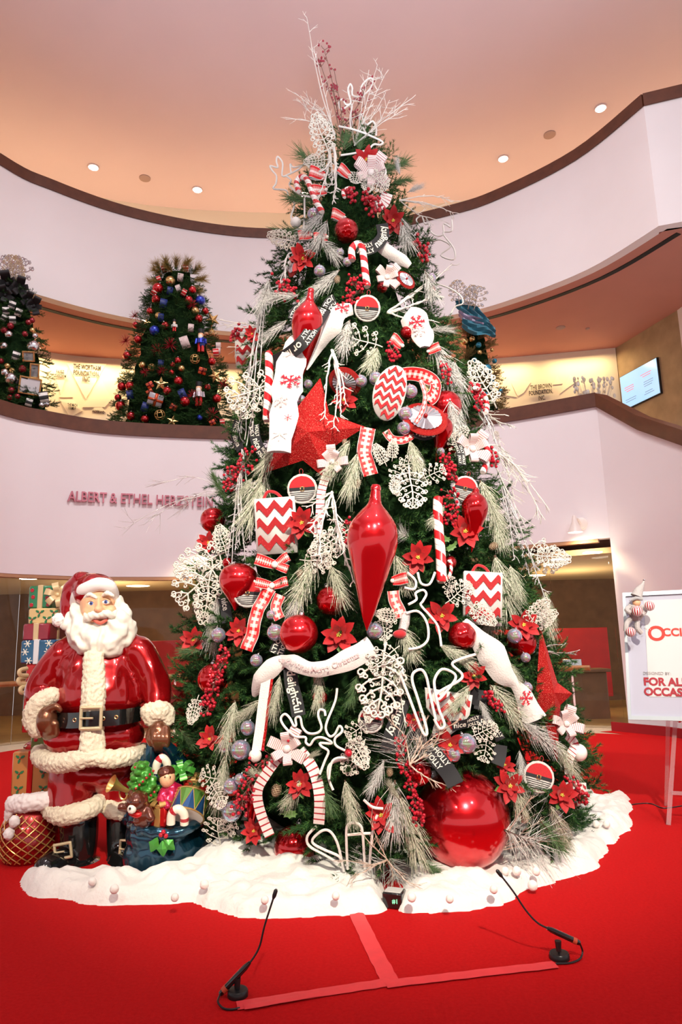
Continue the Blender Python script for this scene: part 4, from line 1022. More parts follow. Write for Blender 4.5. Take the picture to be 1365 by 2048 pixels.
# red balls
p = at_z(925, 1637, .37); place(B_PEARL, 'ball_ornament', p, px2m(95, p), 'giant glossy red ball resting in the snow at the front right of the tree', 'ornament', ang=-30)
p = at_z(590, 1694, .19); place(B_RED, 'ball_ornament', p, px2m(42, p), 'medium glossy red ball touching the snow at the front left of the tree', 'ornament', ang=5)
for a in [(693, 462, 24, 'crinkled red ball near the top, beside the black script ribbon', B_CRINK, .08), (663, 1202, 30, 'crinkled red ball left of the giant hanging red finial', B_CRINK, .06),
          (598, 1268, 39, 'large smooth red ball hanging just above the white fleece garland', B_PEARL, .16), (925, 1272, 28, 'swirled shiny red ball beside the right white fleece scarf', B_CRINK, .12),
          (426, 1040, 25, 'red ball at the left edge of the tree below the wall lettering', B_PEARL, .05), (893, 812, 31, 'large red ball at the upper right behind the red glitter finial', B_PEARL, .02),
          (868, 853, 24, 'red ball tucked under the larger one at the upper right', B_RED, .0), (1043, 1285, 30, 'red ball at the right side below a red poinsettia', B_RED, .02),
          (425, 1358, 30, 'red ball behind the long hanging berry spray at the left', B_RED, .03), (765, 575, 11, 'small red ball behind the round belt disc near the upper middle', B_RED, .02),
          (815, 665, 14, 'small red ball above the check ribbon bow at the upper right', B_RED, .06), (640, 1395, 15, 'small red ball under a brown pine cone below the fleece garland', B_CRINK, .1),
          (697, 1505, 8, 'tiny red ball on a white filigree leaf low in the middle', B_RED, .2), (905, 895, 16, 'red ball under the arched black script ribbon at the right', B_CRINK, .06),
          (838, 1545, 26, 'dark red ball left behind the giant red ball', B_RED, .0), (900, 1125, 14, 'small dark red ball beside the large candy cane', B_RED, .0),
          (742, 402, 12, 'small red ball below the white bow near the tree top', B_RED, .1), (863, 580, 9, 'small red ball at the upper right edge below a bubble', B_RED, .03),
          (1113, 1635, 12, 'rainbow coloured ball low at the right beside the snow', B_HOLO, .05), (455, 1125, 10, 'small pink ball among silver tinsel at the left edge', B_RED, .1)]:
    ball(a[0], a[1], a[2], a[3], a[4], a[5], ang=(a[0] * 7) % 40 - 20)
# iridescent clear bubbles
for px, py, r, where in [(640, 542, 12, 'above the frosted pick near the upper left'), (627, 428, 12, 'beside the upper left candy cane'), (695, 524, 9, 'left of the upper candy cane'), (681, 505, 8, 'highest of the small ones left of the upper cane'),
        (617, 768, 9, 'over the red star, upper of two'), (603, 800, 10, 'over the red star, lower of two'), (752, 757, 14, 'under the frosted pick, right of its neighbour'), (722, 762, 13, 'under the frosted pick, left of its neighbour'),
        (822, 783, 14, 'right of the zigzag mitten'), (812, 828, 15, 'left of the red glitter finial'), (808, 857, 14, 'below another bubble left of the red glitter finial'), (543, 1230, 10, 'beside the hanging check ribbon, the small upper one'),
        (551, 1265, 17, 'beside the hanging check ribbon, the large lower one'), (513, 1321, 13, 'just left of the fleece garland end'), (437, 1270, 15, 'at the left edge over the poinsettia'), (496, 1456, 15, 'left of the flat red and white stick, alone'),
        (482, 1500, 20, 'left of the white pompom, largest of its pair'), (450, 1493, 12, 'left of the white pompom, smallest of its pair'), (462, 1572, 15, 'beside the filigree leaf at lower left'), (480, 1558, 11, 'touching the berries at lower left'),
        (464, 1623, 20, 'low at the left above the snow, larger one'), (443, 1608, 12, 'low at the left above the snow, smaller one'), (750, 1262, 17, 'at the tip of the giant red finial'), (1030, 1272, 15, 'at the right beside the poinsettia'),
        (1052, 1315, 10, 'at the right above the tall glitter star'), (1055, 1375, 11, 'beside the right fleece scarf'), (934, 1487, 20, 'above the giant red ball, larger one'), (908, 1510, 14, 'above the giant red ball, smaller one'), (863, 556, 10, 'at the upper right edge of the tree'), (882, 903, 8, 'under the right arched black ribbon')]:
    ball(px, py, r, 'clear iridescent bubble ornament ' + where, B_HOLO, .14, ang=(px * 3) % 50 - 25)
for px, py, r, where in [(1158, 1505, 17, 'at the far right edge over the carpet'), (592, 445, 11, 'at the upper left below the wire reindeer')]:
    ball(px, py, r, 'white and dark red swirl ball ' + where, ball_parts(m_cane, 20), .12)
# finials
def finial(parts, x0, y0, x1, y1, label, off=.14):
    a, b = surf(x0, y0, off), surf(x1, y1, off); L_ = (a - b).length; ang = math.degrees(math.atan2(x0 - x1, -(y0 - y1)))
    place(parts, 'finial_ornament', b, L_, label, 'ornament', ang=ang, wcam=.8)
finial(FIN_BIG, 751, 990, 734, 1262, 'giant pearly red teardrop finial hanging in the middle of the tree', .30)
finial(FIN_BIG, 620, 612, 602, 760, 'red teardrop finial behind the black script ribbon at the upper left', .12)
finial(FIN_SM, 953, 1000, 944, 1105, 'smaller red teardrop finial behind the right poinsettia', .1)
finial(FIN_ONION, 478, 1132, 470, 1222, 'red onion shaped ornament with a pointed tip at the left', .12)
finial(FIN_SM, 888, 850, 872, 925, 'red teardrop finial below the large upper right ball', .0)
finial(FIN_SM, 505, 1590, 500, 1668, 'dark red finial hidden under the berries at the lower left', .06)
# belt discs
for px, py, r, ang, where in [(735, 617, 27, 5, 'at the upper middle of the tree'), (605, 978, 31, -4, 'just under the large red star'), (496, 1186, 30, 3, 'half covered by the check ribbon bow at left'), (931, 977, 26, 14, 'above the large candy cane at right'), (1078, 1554, 31, 12, 'low at the right side of the tree'), (742, 1440, 26, 8, 'half hidden behind filigree leaves, lower middle')]:
    p = surf(px, py, .14); place(DISC, 'belt_disc_ornament', p, px2m(r * .98, p), 'round red belted ornament with stripes ' + where, 'ornament', ang=ang, wcam=.8)
# chevron pieces
for parts, px, py, s, ang, nm, lb, off in [(CH_OVAL, 779, 786, 112, 14, 'mitten_ornament', 'white plush mitten with dark red glitter zigzags right of the star', .16), (CH_BAG, 553, 1052, 112, -4, 'gift_bag_ornament', 'white bag ornament with red glitter zigzags under the belt disc at left', .13),
        (CH_BAG, 965, 1197, 105, 3, 'gift_bag_ornament', 'white bag ornament with red zigzags at the right of the candy cane', .1), (CH_SOCK, 892, 1432, 96, 8, 'stocking_ornament', 'white stocking with red zigzags above the giant red ball', .06),
        (CH_BAG, 497, 700, 70, 0, 'gift_bag_ornament', 'zigzag bag ornament seen edge on at the upper left edge', .0), (CH_SOCK, 1150, 1592, 50, 0, 'stocking_ornament', 'small zigzag stocking at the lower right edge of the tree', .04)]:
    p = surf(px, py, off); place(parts, nm, p, px2m(s, p), lb, 'ornament', ang=ang, wcam=.75)
# glitter stars
p = surf(618, 866, .12); place(star_parts(m_redglit, 5, .50, .24, [1.0, .62, 1.06, .98, 1.02]), 'glitter_star', p, px2m(112, p), 'large red glitter star with a raised centre at the left middle of the tree', 'star', ang=12, wcam=.85)
p = surf(1098, 1388, .10); place(star_parts(m_redglit, 4, .26, .24, [1.15, .26, 1.1, .42]), 'glitter_star', p, px2m(118, p), 'tall red glitter star standing at the right edge of the tree', 'star', ang=1, wcam=.6)
p = surf(362, 1400, .0); place(star_parts(m_redglit, 5, .40, .26), 'glitter_star', p, px2m(62, p), 'red glitter star half hidden behind the statue arm', 'star', ang=20, wcam=.6)
# saucer finials with fluted silver faces
def saucer_parts():
    b = MB().lathe([(.001, .16), (.2, .14), (.55, .10), (.95, .03), (1.0, 0), (.95, -.05), (.55, -.16), (.16, -.30), (.05, -.5), (.001, -.75)], 36, M=Matrix.Rotation(PI / 2, 4, 'X'))
    fl = MB(); pts = []
    for i in range(48): q = 2 * PI * i / 48; r = .72; pts.append(Vector((r * math.cos(q), -.10 - (.05 if i % 2 else 0), r * math.sin(q))))
    fl.add([Vector((0, -.17, 0))] + pts, [(0, 1 + (i + 1) % 48, 1 + i) for i in range(48)])
    return [('saucer_body', b.mesh('saucer', m_redglit)), ('fluted_face', fl.mesh('fluted', m_silver, smooth=False)), ('centre_bead', MB().ball((0, -.2, 0), .10, 12, 8).mesh('bead', m_red))]
SAU = saucer_parts()
p = surf(850, 838, .16); o = place(SAU, 'saucer_ornament', p, px2m(47, p), 'red glitter saucer ornament with fluted silver face at the upper right', 'ornament', ang=-8, n=(Vector((.12, -.86, .45))).normalized())
p = surf(690, 765, .12); o = place(SAU, 'saucer_ornament', p, px2m(34, p), 'red glitter saucer ornament tilted above the star', 'ornament', ang=50, n=(Vector((-.3, -.6, -.7))).normalized())
p = surf(590, 525, .10); place(SAU, 'saucer_ornament', p, px2m(30, p), 'red saucer ornament seen nearly edge on at the upper left', 'ornament', ang=0, n=(Vector((-.85, -.5, .1))).normalized())
p = surf(812, 560, .08); place(SAU, 'saucer_ornament', p, px2m(22, p), 'red saucer ornament at the upper right behind twigs', 'ornament', ang=40, n=(Vector((.4, -.7, .2))).normalized())
# candy canes
def cane(pxs, wpx, label, off=.17):
    pts = spline([surf(x, y, off) for x, y in pxs], 7); mb = MB(); L_ = sum((a - b).length for a, b in zip(pts, pts[1:])); R_ = px2m(wpx / 2, pts[0])
    mb.tube(pts, [R_ * (.75 if i in (0, len(pts) - 1) else 1) for i in range(len(pts))], 14, uvrep=.055 / R_ * 1.3 / 2)
    o = mb.build('candy_cane', m_cane, origin=pts[0]); tag(o, label, 'candy cane')
cane([(705, 521), (704, 500), (713, 489), (723, 492), (727, 510), (731, 545), (735, 574)], 15, 'striped red and white candy cane hanging at the upper middle')
cane([(538, 705), (539, 750), (536, 800), (534, 842)], 17, 'straight striped candy cane beside the white snowflake scarf at left')
cane([(877, 995), (876, 1020), (878, 1060), (882, 1110), (884, 1165)], 20, 'large straight striped candy cane at the right middle of the tree')
cane([(598, 383), (594, 365), (603, 354), (615, 360), (625, 385), (634, 405), (645, 424)], 12, 'striped candy cane with hook at the upper left near the top')
cane([(690, 395), (687, 385), (696, 377), (706, 378)], 8, 'small white striped cane hook near the tree top')
cane([(968, 880), (975, 900), (974, 925), (966, 945)], 13, 'white striped cane bending down at the right edge of the tree')
cane([(897, 1120), (903, 1128), (901, 1148), (892, 1160)], 7, 'thin white hook beside the lower end of the large cane')
cane([(950, 775), (968, 790), (975, 812), (972, 826)], 11, 'pale striped cane hook at the upper right edge')
# flat stick with pompom
pts = [surf(x, y, .17) for x, y in [(534, 1352), (526, 1410), (520, 1460), (514, 1500)]]
r = empty('plush_stick', pts[0]); tag(r, 'long flat white stick with red glitter edge and pompom end', 'ornament')
mb, _ = ribbon_geo(spline(pts, 4), .062, [facing(p) for p in spline(pts, 4)], th=.010); mb.v = [tuple(Vector(v) - pts[0]) for v in mb.v]; mb.build('stick_body', [m_white, m_redglit], r)
mb = MB().tube([p + IR * .036 - pts[0] for p in spline(pts, 4)], .012, 6); mb.build('glitter_edge', m_redglit, r)
mb = MB().ball(surf(511, 1511, .18) - pts[0], .042, 14, 10); mb.build('pompom', m_white, r)
# poinsettias
for k, (px, py, r, ang, where) in enumerate([(733, 320, 30, 0, 'at the very top of the tree'), (786, 442, 30, 10, 'at the upper right near the top'), (606, 518, 32, 40, 'at the upper left beside the red saucer'), (604, 1046, 36, 0, 'right of the zigzag bag'), (930, 1063, 38, 30, 'over the small red finial at right'),
        (836, 1115, 37, 60, 'right of the giant finial'), (884, 1232, 38, 15, 'below the wire reindeer at right'), (678, 1270, 42, 20, 'right of the large red ball in the middle'), (388, 1280, 30, 0, 'at the left edge above the green branches'), (478, 1262, 30, 40, 'behind the hanging check ribbon'),
        (420, 1478, 28, 70, 'small, low at the left near the statue glove'), (600, 1568, 32, 10, 'beside the big pine cone at lower left'), (508, 1662, 28, 30, 'lowest at the left above the snow'), (762, 1630, 38, 0, 'low in the middle beside the frosted pick'), (1020, 1572, 36, 20, 'right of the giant red ball'),
        (1124, 1590, 34, 50, 'low at the right edge beside the belt disc'), (1047, 1250, 34, 0, 'at the right edge above a red ball'), (948, 1352, 30, 60, 'left of the right fleece scarf'), (900, 1490, 36, 30, 'just above the giant red ball'), (688, 800, 30, 0, 'under the tilted saucer, right of the star'),
        (418, 1085, 26, 0, 'at the left edge under a red ball'), (505, 668, 18, 0, 'tiny, at the upper left edge'), (828, 1440, 22, 0, 'half hidden under the zigzag stocking'), (1010, 1530, 22, 0, 'small, right above the giant ball')]):
    p = surf(px, py, .12); parts = POINS[k % 4]; place(parts, 'poinsettia', p, px2m(r, p), 'red poinsettia flower ' + where, 'flower', ang=ang, wcam=.7)
# holly leaves
p = surf(577, 1628, .1)
def holly_mesh():
    out = []
    for i in range(24):
        q = 2 * PI * i / 24; r = 1 if i % 3 == 0 else .72; out.append((.45 * r * math.cos(q), .9 * r * math.sin(q)))
    mb = MB(); n = len(out); mb.add([Vector((0, 0, 0))] + [Vector((x, -.18 * abs(x), z)) for x, z in out], [(0, 1 + (i + 1) % n, 1 + i) for i in range(n)]); mb.tube([(0, -.01, -1), (0, -.02, .85)], [.04, .015], 5); return mb.mesh('holly', m_leafg)
HOL = holly_mesh()
for px, py, s, ang, wh in [(580, 1628, 20, 90, 'above the medium red ball in the snow'), (890, 1078, 16, 100, 'beside the large candy cane, upper of two'), (903, 1095, 16, 60, 'beside the large candy cane, lower of two')]:
    p = surf(px, py, .12); place([('leaf', HOL)], 'holly_leaf', p, px2m(s, p), 'single green holly leaf ' + wh, 'leaf', ang=ang)
# pine cones
for px, py, s, k, ang, where in [(553, 1582, 22, 0, 10, 'large and brown, beside the lower left poinsettia'), (634, 1358, 16, 0, 20, 'brown, under the fleece garland'), (603, 1150, 20, 1, 0, 'snowy, at the end of the middle frosted pick'), (987, 1093, 17, 0, 60, 'brown, at the right edge'),
        (713, 968, 18, 1, 30, 'snowy, right of the star'), (1040, 1550, 22, 0, 0, 'brown, left of the right belt disc'), (1050, 1637, 18, 1, 20, 'snowy, right of the giant ball near the snow'), (465, 1468, 16, 1, -20, 'pale, hanging at the left'), (780, 1545, 15, 0, 0, 'dark, beside the long red berry spray'),
        (1030, 1432, 18, 0, 40, 'brown, under the right fleece scarf'), (837, 1305, 10, 0, 90, 'small brown, below the wire reindeer'), (690, 885, 12, 1, 0, 'pale, at the end of the hanging pick'), (675, 560, 14, 1, 0, 'frosted, at the upper left pick')]:
    p = surf(px, py, .12); place(CONE2 if k else CONE, 'pine_cone', p, px2m(s, p), 'pine cone, ' + where, 'pine cone', ang=ang, single=True)
# ---------------- ribbons
ribbon('check_ribbon', [(737, 856), (734, 872), (729, 905), (736, 930), (742, 950)], 30, RM_C, 'red and white checked ribbon hanging right of the star tip', wave=.01)
ribbon('check_ribbon', [(541, 1176), (524, 1205), (512, 1232), (506, 1265), (493, 1300)], 26, RM_C, 'long red and white checked ribbon tail hanging at the left', wave=.008, off=.17)
ribbon('check_ribbon', [(561, 1190), (552, 1215), (560, 1238)], 22, RM_C, 'short checked ribbon tail beside the long one at left', off=.13)
ribbon('check_ribbon', [(787, 1182), (790, 1202), (800, 1222), (803, 1236)], 24, RM_C, 'checked ribbon tail curling under a loop right of the giant finial', off=.17)
ribbon('check_ribbon', [(790, 760), (812, 748), (842, 750), (870, 765), (868, 790), (855, 800)], 28, RM_C, 'checked ribbon sweeping at the upper right beside the mitten', off=.14, tilt=30)
ribbon('check_ribbon', [(842, 760), (851, 790), (846, 820), (832, 846)], 9, RM_C, 'narrow edge of checked ribbon hanging over the red saucer', off=.25)
ribbon('check_ribbon', [(772, 862), (785, 878), (808, 880), (828, 868)], 16, RM_C, 'checked ribbon loop lying under the mitten', off=.12)
for x, y, r, a, wh in [(650, 352, 22, -80, 'at the top left of the tree'), (653, 380, 22, -100, 'second from the top at the left'), (700, 352, 22, -60, 'at the top beside the white bow'), (805, 692, 24, -60, 'above the fleece scarf at upper right'), (856, 703, 22, 70, 'right of another loop at upper right'),
                       (690, 436, 20, -80, 'above the crinkled red ball near the top'), (655, 475, 22, -95, 'left of the crinkled red ball near the top'), (624, 470, 20, -100, 'under the frosted pick, top left')]:
    p = surf(x, y, .10); place(bow_parts(RM_C, (a,), l=1.5, w=1.15, tails=(), h=.9), 'check_ribbon_loop', p, px2m(r, p), 'loop of red and white checked ribbon ' + wh, 'ribbon')
p = surf(551, 1130, .14); place(BOW_C, 'check_bow', p, px2m(42, p), 'red and white checked bow, upper of two at the left', 'bow', ang=0)
p = surf(545, 1172, .16); place(bow_parts(RM_C, (-80, 75), w=.6, tails=()), 'check_bow', p, px2m(36, p), 'red and white checked bow, lower of two at the left', 'bow', ang=0)
p = surf(785, 1162, .16); place(bow_parts(RM_C, (80,), l=1.2, w=1.0, tails=(), h=.8), 'check_bow', p, px2m(26, p), 'single checked bow loop right of the giant finial', 'bow')
# peppermint bows
for x, y, r, wh in [(742, 346, 40, 'at the top of the tree'), (665, 925, 34, 'at the lower right of the star'), (575, 1498, 44, 'large, low at the left above the berries'), (945, 898, 40, 'at the right edge of the tree'), (1133, 1448, 36, 'at the right edge beside the tall star'), (775, 555, 30, 'right of the upper candy cane')]:
    p = surf(x, y, .16); place(BOW_P, 'peppermint_bow', p, px2m(r, p), 'white bow with thin red stripes ' + wh, 'bow', ang=(x * 13) % 60)
ribbon('peppermint_ribbon', [(560, 1510), (535, 1545), (516, 1580), (520, 1620), (540, 1672)], 20, RM_P, 'red striped white ribbon tail hanging left of the pine cone', off=.16)
ribbon('peppermint_ribbon', [(600, 1500), (622, 1530), (634, 1560), (640, 1600), (638, 1648)], 22, RM_P, 'red striped white ribbon tail hanging right of the poinsettia', off=.16)
ribbon('peppermint_ribbon', [(655, 945), (643, 985), (640, 1030), (636, 1075)], 17, RM_P, 'red striped white ribbon tail hanging below the star', off=.13)
ribbon('peppermint_ribbon', [(1135, 1470), (1150, 1490), (1138, 1520), (1140, 1550)], 18, RM_P, 'red striped white ribbon tail curling at the far right', off=.12)
ribbon('peppermint_ribbon', [(770, 398), (775, 388), (768, 405), (752, 412)], 22, RM_P, 'red striped white ribbon end near the top right', off=.14)
# black script ribbons
TX = 'naughty|HOLLY/JOLLY|or nice|HOLLY/JOLLY'
ribbon('script_ribbon', [(650, 618), (630, 650), (605, 685), (575, 710), (548, 724)], 27, RM_B, 'black ribbon with cream script lettering crossing the upper left finial', off=[.22, .32, .36, .3, .2], text=TX)
ribbon('script_ribbon', [(716, 494), (735, 498), (755, 488), (767, 470), (764, 448)], 24, RM_B, 'black ribbon with cream lettering looping near the top', off=.18, text='HOLLY/JOLLY|naughty')
ribbon('script_ribbon', [(606, 616), (596, 622), (588, 640)], 26, RM_B, 'short black lettered ribbon loop above the upper finial, left', off=.12, text='HOLLY/JOLLY')
ribbon('script_ribbon', [(672, 600), (662, 606), (655, 618)], 26, RM_B, 'short black lettered ribbon loop above the upper finial, right', off=.12, text='HOLLY/JOLLY')
ribbon('script_ribbon', [(508, 850), (512, 880), (525, 905), (545, 922)], 22, RM_B, 'black lettered ribbon curving left of the star', off=.1, text='HOLLY/JOLLY|nice')
ribbon('script_ribbon', [(832, 862), (850, 868), (866, 862)], 26, RM_B, 'black lettered ribbon loop right under the red saucer', off=.16, text='naughty')
ribbon('script_ribbon', [(895, 872), (912, 885), (922, 905), (925, 930)], 16, RM_B, 'black lettered ribbon arched at the right edge', off=.14, text='HOLLY/JOLLY')
ribbon('script_ribbon', [(581, 1338), (584, 1370), (592, 1400), (598, 1432)], 28, RM_B, 'black lettered ribbon hanging straight down under the fleece garland', off=.14, text='delightful|or nice')
ribbon('script_ribbon', [(570, 1276), (560, 1290), (552, 1308)], 30, RM_B, 'black lettered ribbon end under the large middle ball', off=.1, text='HOLLY/JOLLY')
ribbon('script_ribbon', [(808, 1398), (798, 1430), (785, 1460), (775, 1500)], 28, RM_B, 'black lettered ribbon winding down in the lower middle', off=.15, text=TX)
ribbon('script_ribbon', [(815, 1432), (828, 1455), (832, 1480)], 22, RM_B, 'short black lettered ribbon beside the winding one in the lower middle', off=.1, text='nice')
ribbon('script_ribbon', [(862, 1500), (882, 1525), (900, 1548), (912, 1570)], 34, RM_B, 'black lettered ribbon lying over the top of the giant red ball', off=[.16, .22, .3, .34], text='HOLLY/JOLLY|naughty')
ribbon('script_ribbon', [(905, 1452), (930, 1448), (960, 1440), (985, 1452), (1002, 1480)], 20, RM_B, 'black ribbon curling right of the zigzag stocking', off=.12, tilt=40, text='nice|HOLLY/JOLLY')
ribbon('script_ribbon', [(940, 1385), (955, 1400), (965, 1385), (960, 1420)], 24, RM_B, 'black ribbon loop left of the right fleece scarf', off=.08)
ribbon('script_ribbon', [(448, 1195), (452, 1220), (455, 1245)], 22, RM_B, 'black lettered ribbon end at the left edge behind the onion ornament', off=.08, text='nice')
ribbon('script_ribbon', [(1002, 1490), (1000, 1510), (995, 1530)], 26, RM_B, 'black ribbon end above the poinsettia right of the giant ball', off=.14)
ribbon('script_ribbon', [(478, 842), (470, 870), (482, 900)], 18, RM_B, 'black lettered ribbon among the tinsel at the left edge', off=.05, text='nice')
# white fleece scarves
FL = [m_fleece, m_fleece]
ribbon('fleece_scarf', [(600, 680), (585, 720), (575, 770), (568, 830), (558, 905)], [44, 56, 56, 52, 48], FL, 'long white fleece scarf with red snowflakes hanging at the upper left', wave=.012, off=[.22, .28, .34, .38, .42], cat='scarf', sub=[(.44, -.12, .42, m_snowred, 1), (.2, .1, .22, m_snowpale, 1), (.62, .1, .26, m_snowpale, 1), (.75, -.2, .16, m_snowred, 0), (.9, 0, .3, mat('pale_gold_print', (.72, .62, .5), .8), 0)])
ribbon('fleece_scarf', [(705, 618), (680, 625), (660, 650), (640, 675), (625, 700), (612, 740)], [30, 46, 56, 40, 30, 6], FL, 'white fleece scarf twisting from the belt disc down behind the finial', off=.13, cat='scarf', tilt=35, sub=[(.12, 0, .4, m_snowred, 1), (.4, .1, .2, m_snowpale, 0)])
ribbon('fleece_scarf', [(812, 628), (832, 645), (845, 668), (850, 695)], [34, 52, 50, 20], FL, 'short white fleece scarf with red print at the upper right', off=.14, cat='scarf', sub=[(.35, 0, .36, m_snowred, 1), (.6, .1, .3, m_snowpale, 1)])
ribbon('fleece_scarf', [(757, 490), (780, 505), (805, 520), (820, 532)], [16, 26, 26, 16], FL, 'white fleece scarf end near the top right', off=.12, cat='scarf')
ribbon('fleece_scarf', [(560, 1320), (585, 1325), (620, 1338), (655, 1336), (700, 1318), (745, 1295)], [20, 28, 30, 31, 38, 42], FL, 'white fleece garland sagging across the lower middle with faint red writing', text='Merry|Christmas', tscale=.33, off=[.12, .2, .24, .24, .2, .16], cat='scarf')
ribbon('fleece_scarf', [(566, 1322), (545, 1335), (522, 1360), (508, 1392)], [26, 36, 34, 8], FL, 'pointed white fleece end left of the sagging garland', off=[.15, .18, .17, .12], cat='scarf')
ribbon('fleece_scarf', [(930, 1240), (955, 1275), (985, 1310), (1005, 1345), (1030, 1368), (1050, 1395), (1070, 1440)], [10, 34, 60, 50, 24, 44, 50], FL, 'white fleece scarf with a red snowflake descending at the right', off=.15, cat='scarf', sub=[(.80, 0, .36, m_snowred, 1)])
ribbon('fleece_scarf', [(1068, 1278), (1078, 1290), (1074, 1310)], [16, 24, 20], FL, 'small white fleece fold behind the tall glitter star', off=.0, cat='scarf')
# faint writing on the garland
# ---------------- wire reindeer
def cv(x0, y0, k, L_): return [(x0 + a * k, y0 + b * k) for a, b in L_]
q = lambda L_: cv(480, 1280, .205, L_)
wire('white rope-tube reindeer head with antlers and red nose in the lower middle', [q([(780, 1310), (830, 1180), (865, 1085), (800, 1040), (785, 1005), (890, 1010), (880, 985), (800, 950), (730, 965), (685, 1025), (645, 1000), (640, 950), (540, 940), (440, 850), (400, 770), (440, 722), (490, 765), (525, 835), (550, 830), (545, 765), (590, 755), (612, 850), (670, 910), (760, 905), (798, 850), (765, 740), (780, 682), (825, 690), (835, 740)]),
     q([(950, 470), (930, 600), (850, 800), (842, 880), (880, 940), (930, 915), (970, 840), (1000, 870), (985, 910), (930, 960), (940, 1030), (1040, 1085)]), q([(1060, 1155), (960, 1150), (895, 1200), (870, 1360)])], extra=(698, 1507), off=.2)
q = lambda L_: cv(740, 1180, .322, L_)
wire('white rope-tube reindeer neck and back right of the giant finial', [q([(240, 90), (290, 60), (285, 20), (330, 0), (352, 25), (330, 70), (318, 95), (375, 160), (425, 230), (445, 350)]), q([(225, 145), (290, 130), (335, 165), (362, 230), (360, 310), (310, 355), (240, 368)]), cv(740, 850, .278, [(270, 1060), (330, 1120), (320, 1180), (250, 1170)]), cv(740, 850, .278, [(345, 1060), (370, 1140), (430, 1145), (470, 1060)])], off=.2)
wire('white rope-tube reindeer legs above the zigzag stocking', [q([(190, 525), (250, 680), (330, 885), (355, 870), (300, 680), (265, 570), (272, 515), (320, 495), (352, 540), (375, 650), (410, 805)]), q([(400, 800), (435, 860), (465, 835), (430, 740), (405, 620), (405, 550), (450, 492), (520, 515), (532, 555), (480, 625), (430, 678), (412, 650), (470, 610), (560, 560), (572, 520), (512, 462), (560, 430), (655, 400)])], off=.22, rpx=2.9)
q = lambda L_: cv(340, 1400, .322, L_)
wire('white rope-tube shapes standing in the snow right of the medium red ball', [q([(910, 785), (855, 845), (865, 905), (960, 960), (1048, 1008), (1052, 972), (960, 930), (895, 895), (890, 860), (950, 810), (1000, 820), (1045, 900), (1080, 1060)]), q([(1105, 1050), (1098, 900), (1100, 790), (1135, 762), (1185, 780), (1200, 850), (1212, 1055)]), q([(1240, 1055), (1250, 900), (1272, 760), (1290, 715)]), q([(1205, 620), (1260, 665), (1325, 675)]), q([(1105, 838), (1200, 830), (1262, 828)]), q([(1015, 560), (985, 480), (995, 400), (1090, 362)])], off=.16, rpx=2.7)
q = lambda L_: cv(500, 20, .337, L_)
wire('white rope-tube reindeer head at the upper left of the tree', [q([(325, 910), (290, 945), (230, 975), (192, 985), (195, 910), (165, 870), (158, 900), (165, 935), (120, 925), (135, 955), (158, 985), (155, 1030), (140, 1062), (215, 1070), (230, 1110), (265, 1150), (245, 1225), (265, 1250), (330, 1240)]), q([(245, 965), (240, 915), (262, 935), (330, 915)]), q([(215, 985), (245, 1010), (235, 1040), (290, 1090), (360, 1110)]), q([(325, 1120), (325, 1220), (318, 1330)])], off=.1, rpx=1.8)
wire('white rope-tube reindeer with antlers at the very top of the tree', [q([(530, 690), (600, 705), (655, 722), (690, 735), (785, 780), (775, 800), (735, 798), (700, 830), (620, 850), (540, 862)]), q([(600, 700), (595, 640), (605, 560), (545, 590), (528, 550), (550, 530), (570, 560), (600, 550), (583, 480), (595, 440), (608, 460), (610, 505), (650, 510), (665, 450), (705, 408), (730, 415), (712, 470), (640, 540)]), q([(690, 735), (650, 650), (660, 618), (690, 680), (730, 660), (750, 700), (750, 740)]), q([(740, 870), (790, 920), (808, 965), (790, 990)])], off=.12, rpx=1.9)
wire('white rope-tube reindeer outline against the wall at the upper right of the tree', [cv(500, 20, .337, [(1060, 1340), (1000, 1270), (990, 1240), (1020, 1225), (1040, 1270), (1065, 1270), (1070, 1310), (1110, 1340), (1150, 1330), (1150, 1270), (1190, 1290)]), cv(420, 440, .44, [(940, 20), (960, 70), (1010, 95), (1050, 90), (1095, 120), (1050, 160), (1110, 180), (1110, 130), (1060, 60), (1100, 50), (1100, 0)]), cv(420, 440, .44, [(1030, 290), (1090, 310), (1140, 345), (1150, 380), (1115, 395), (1090, 440)])], off=.05, rpx=1.5)
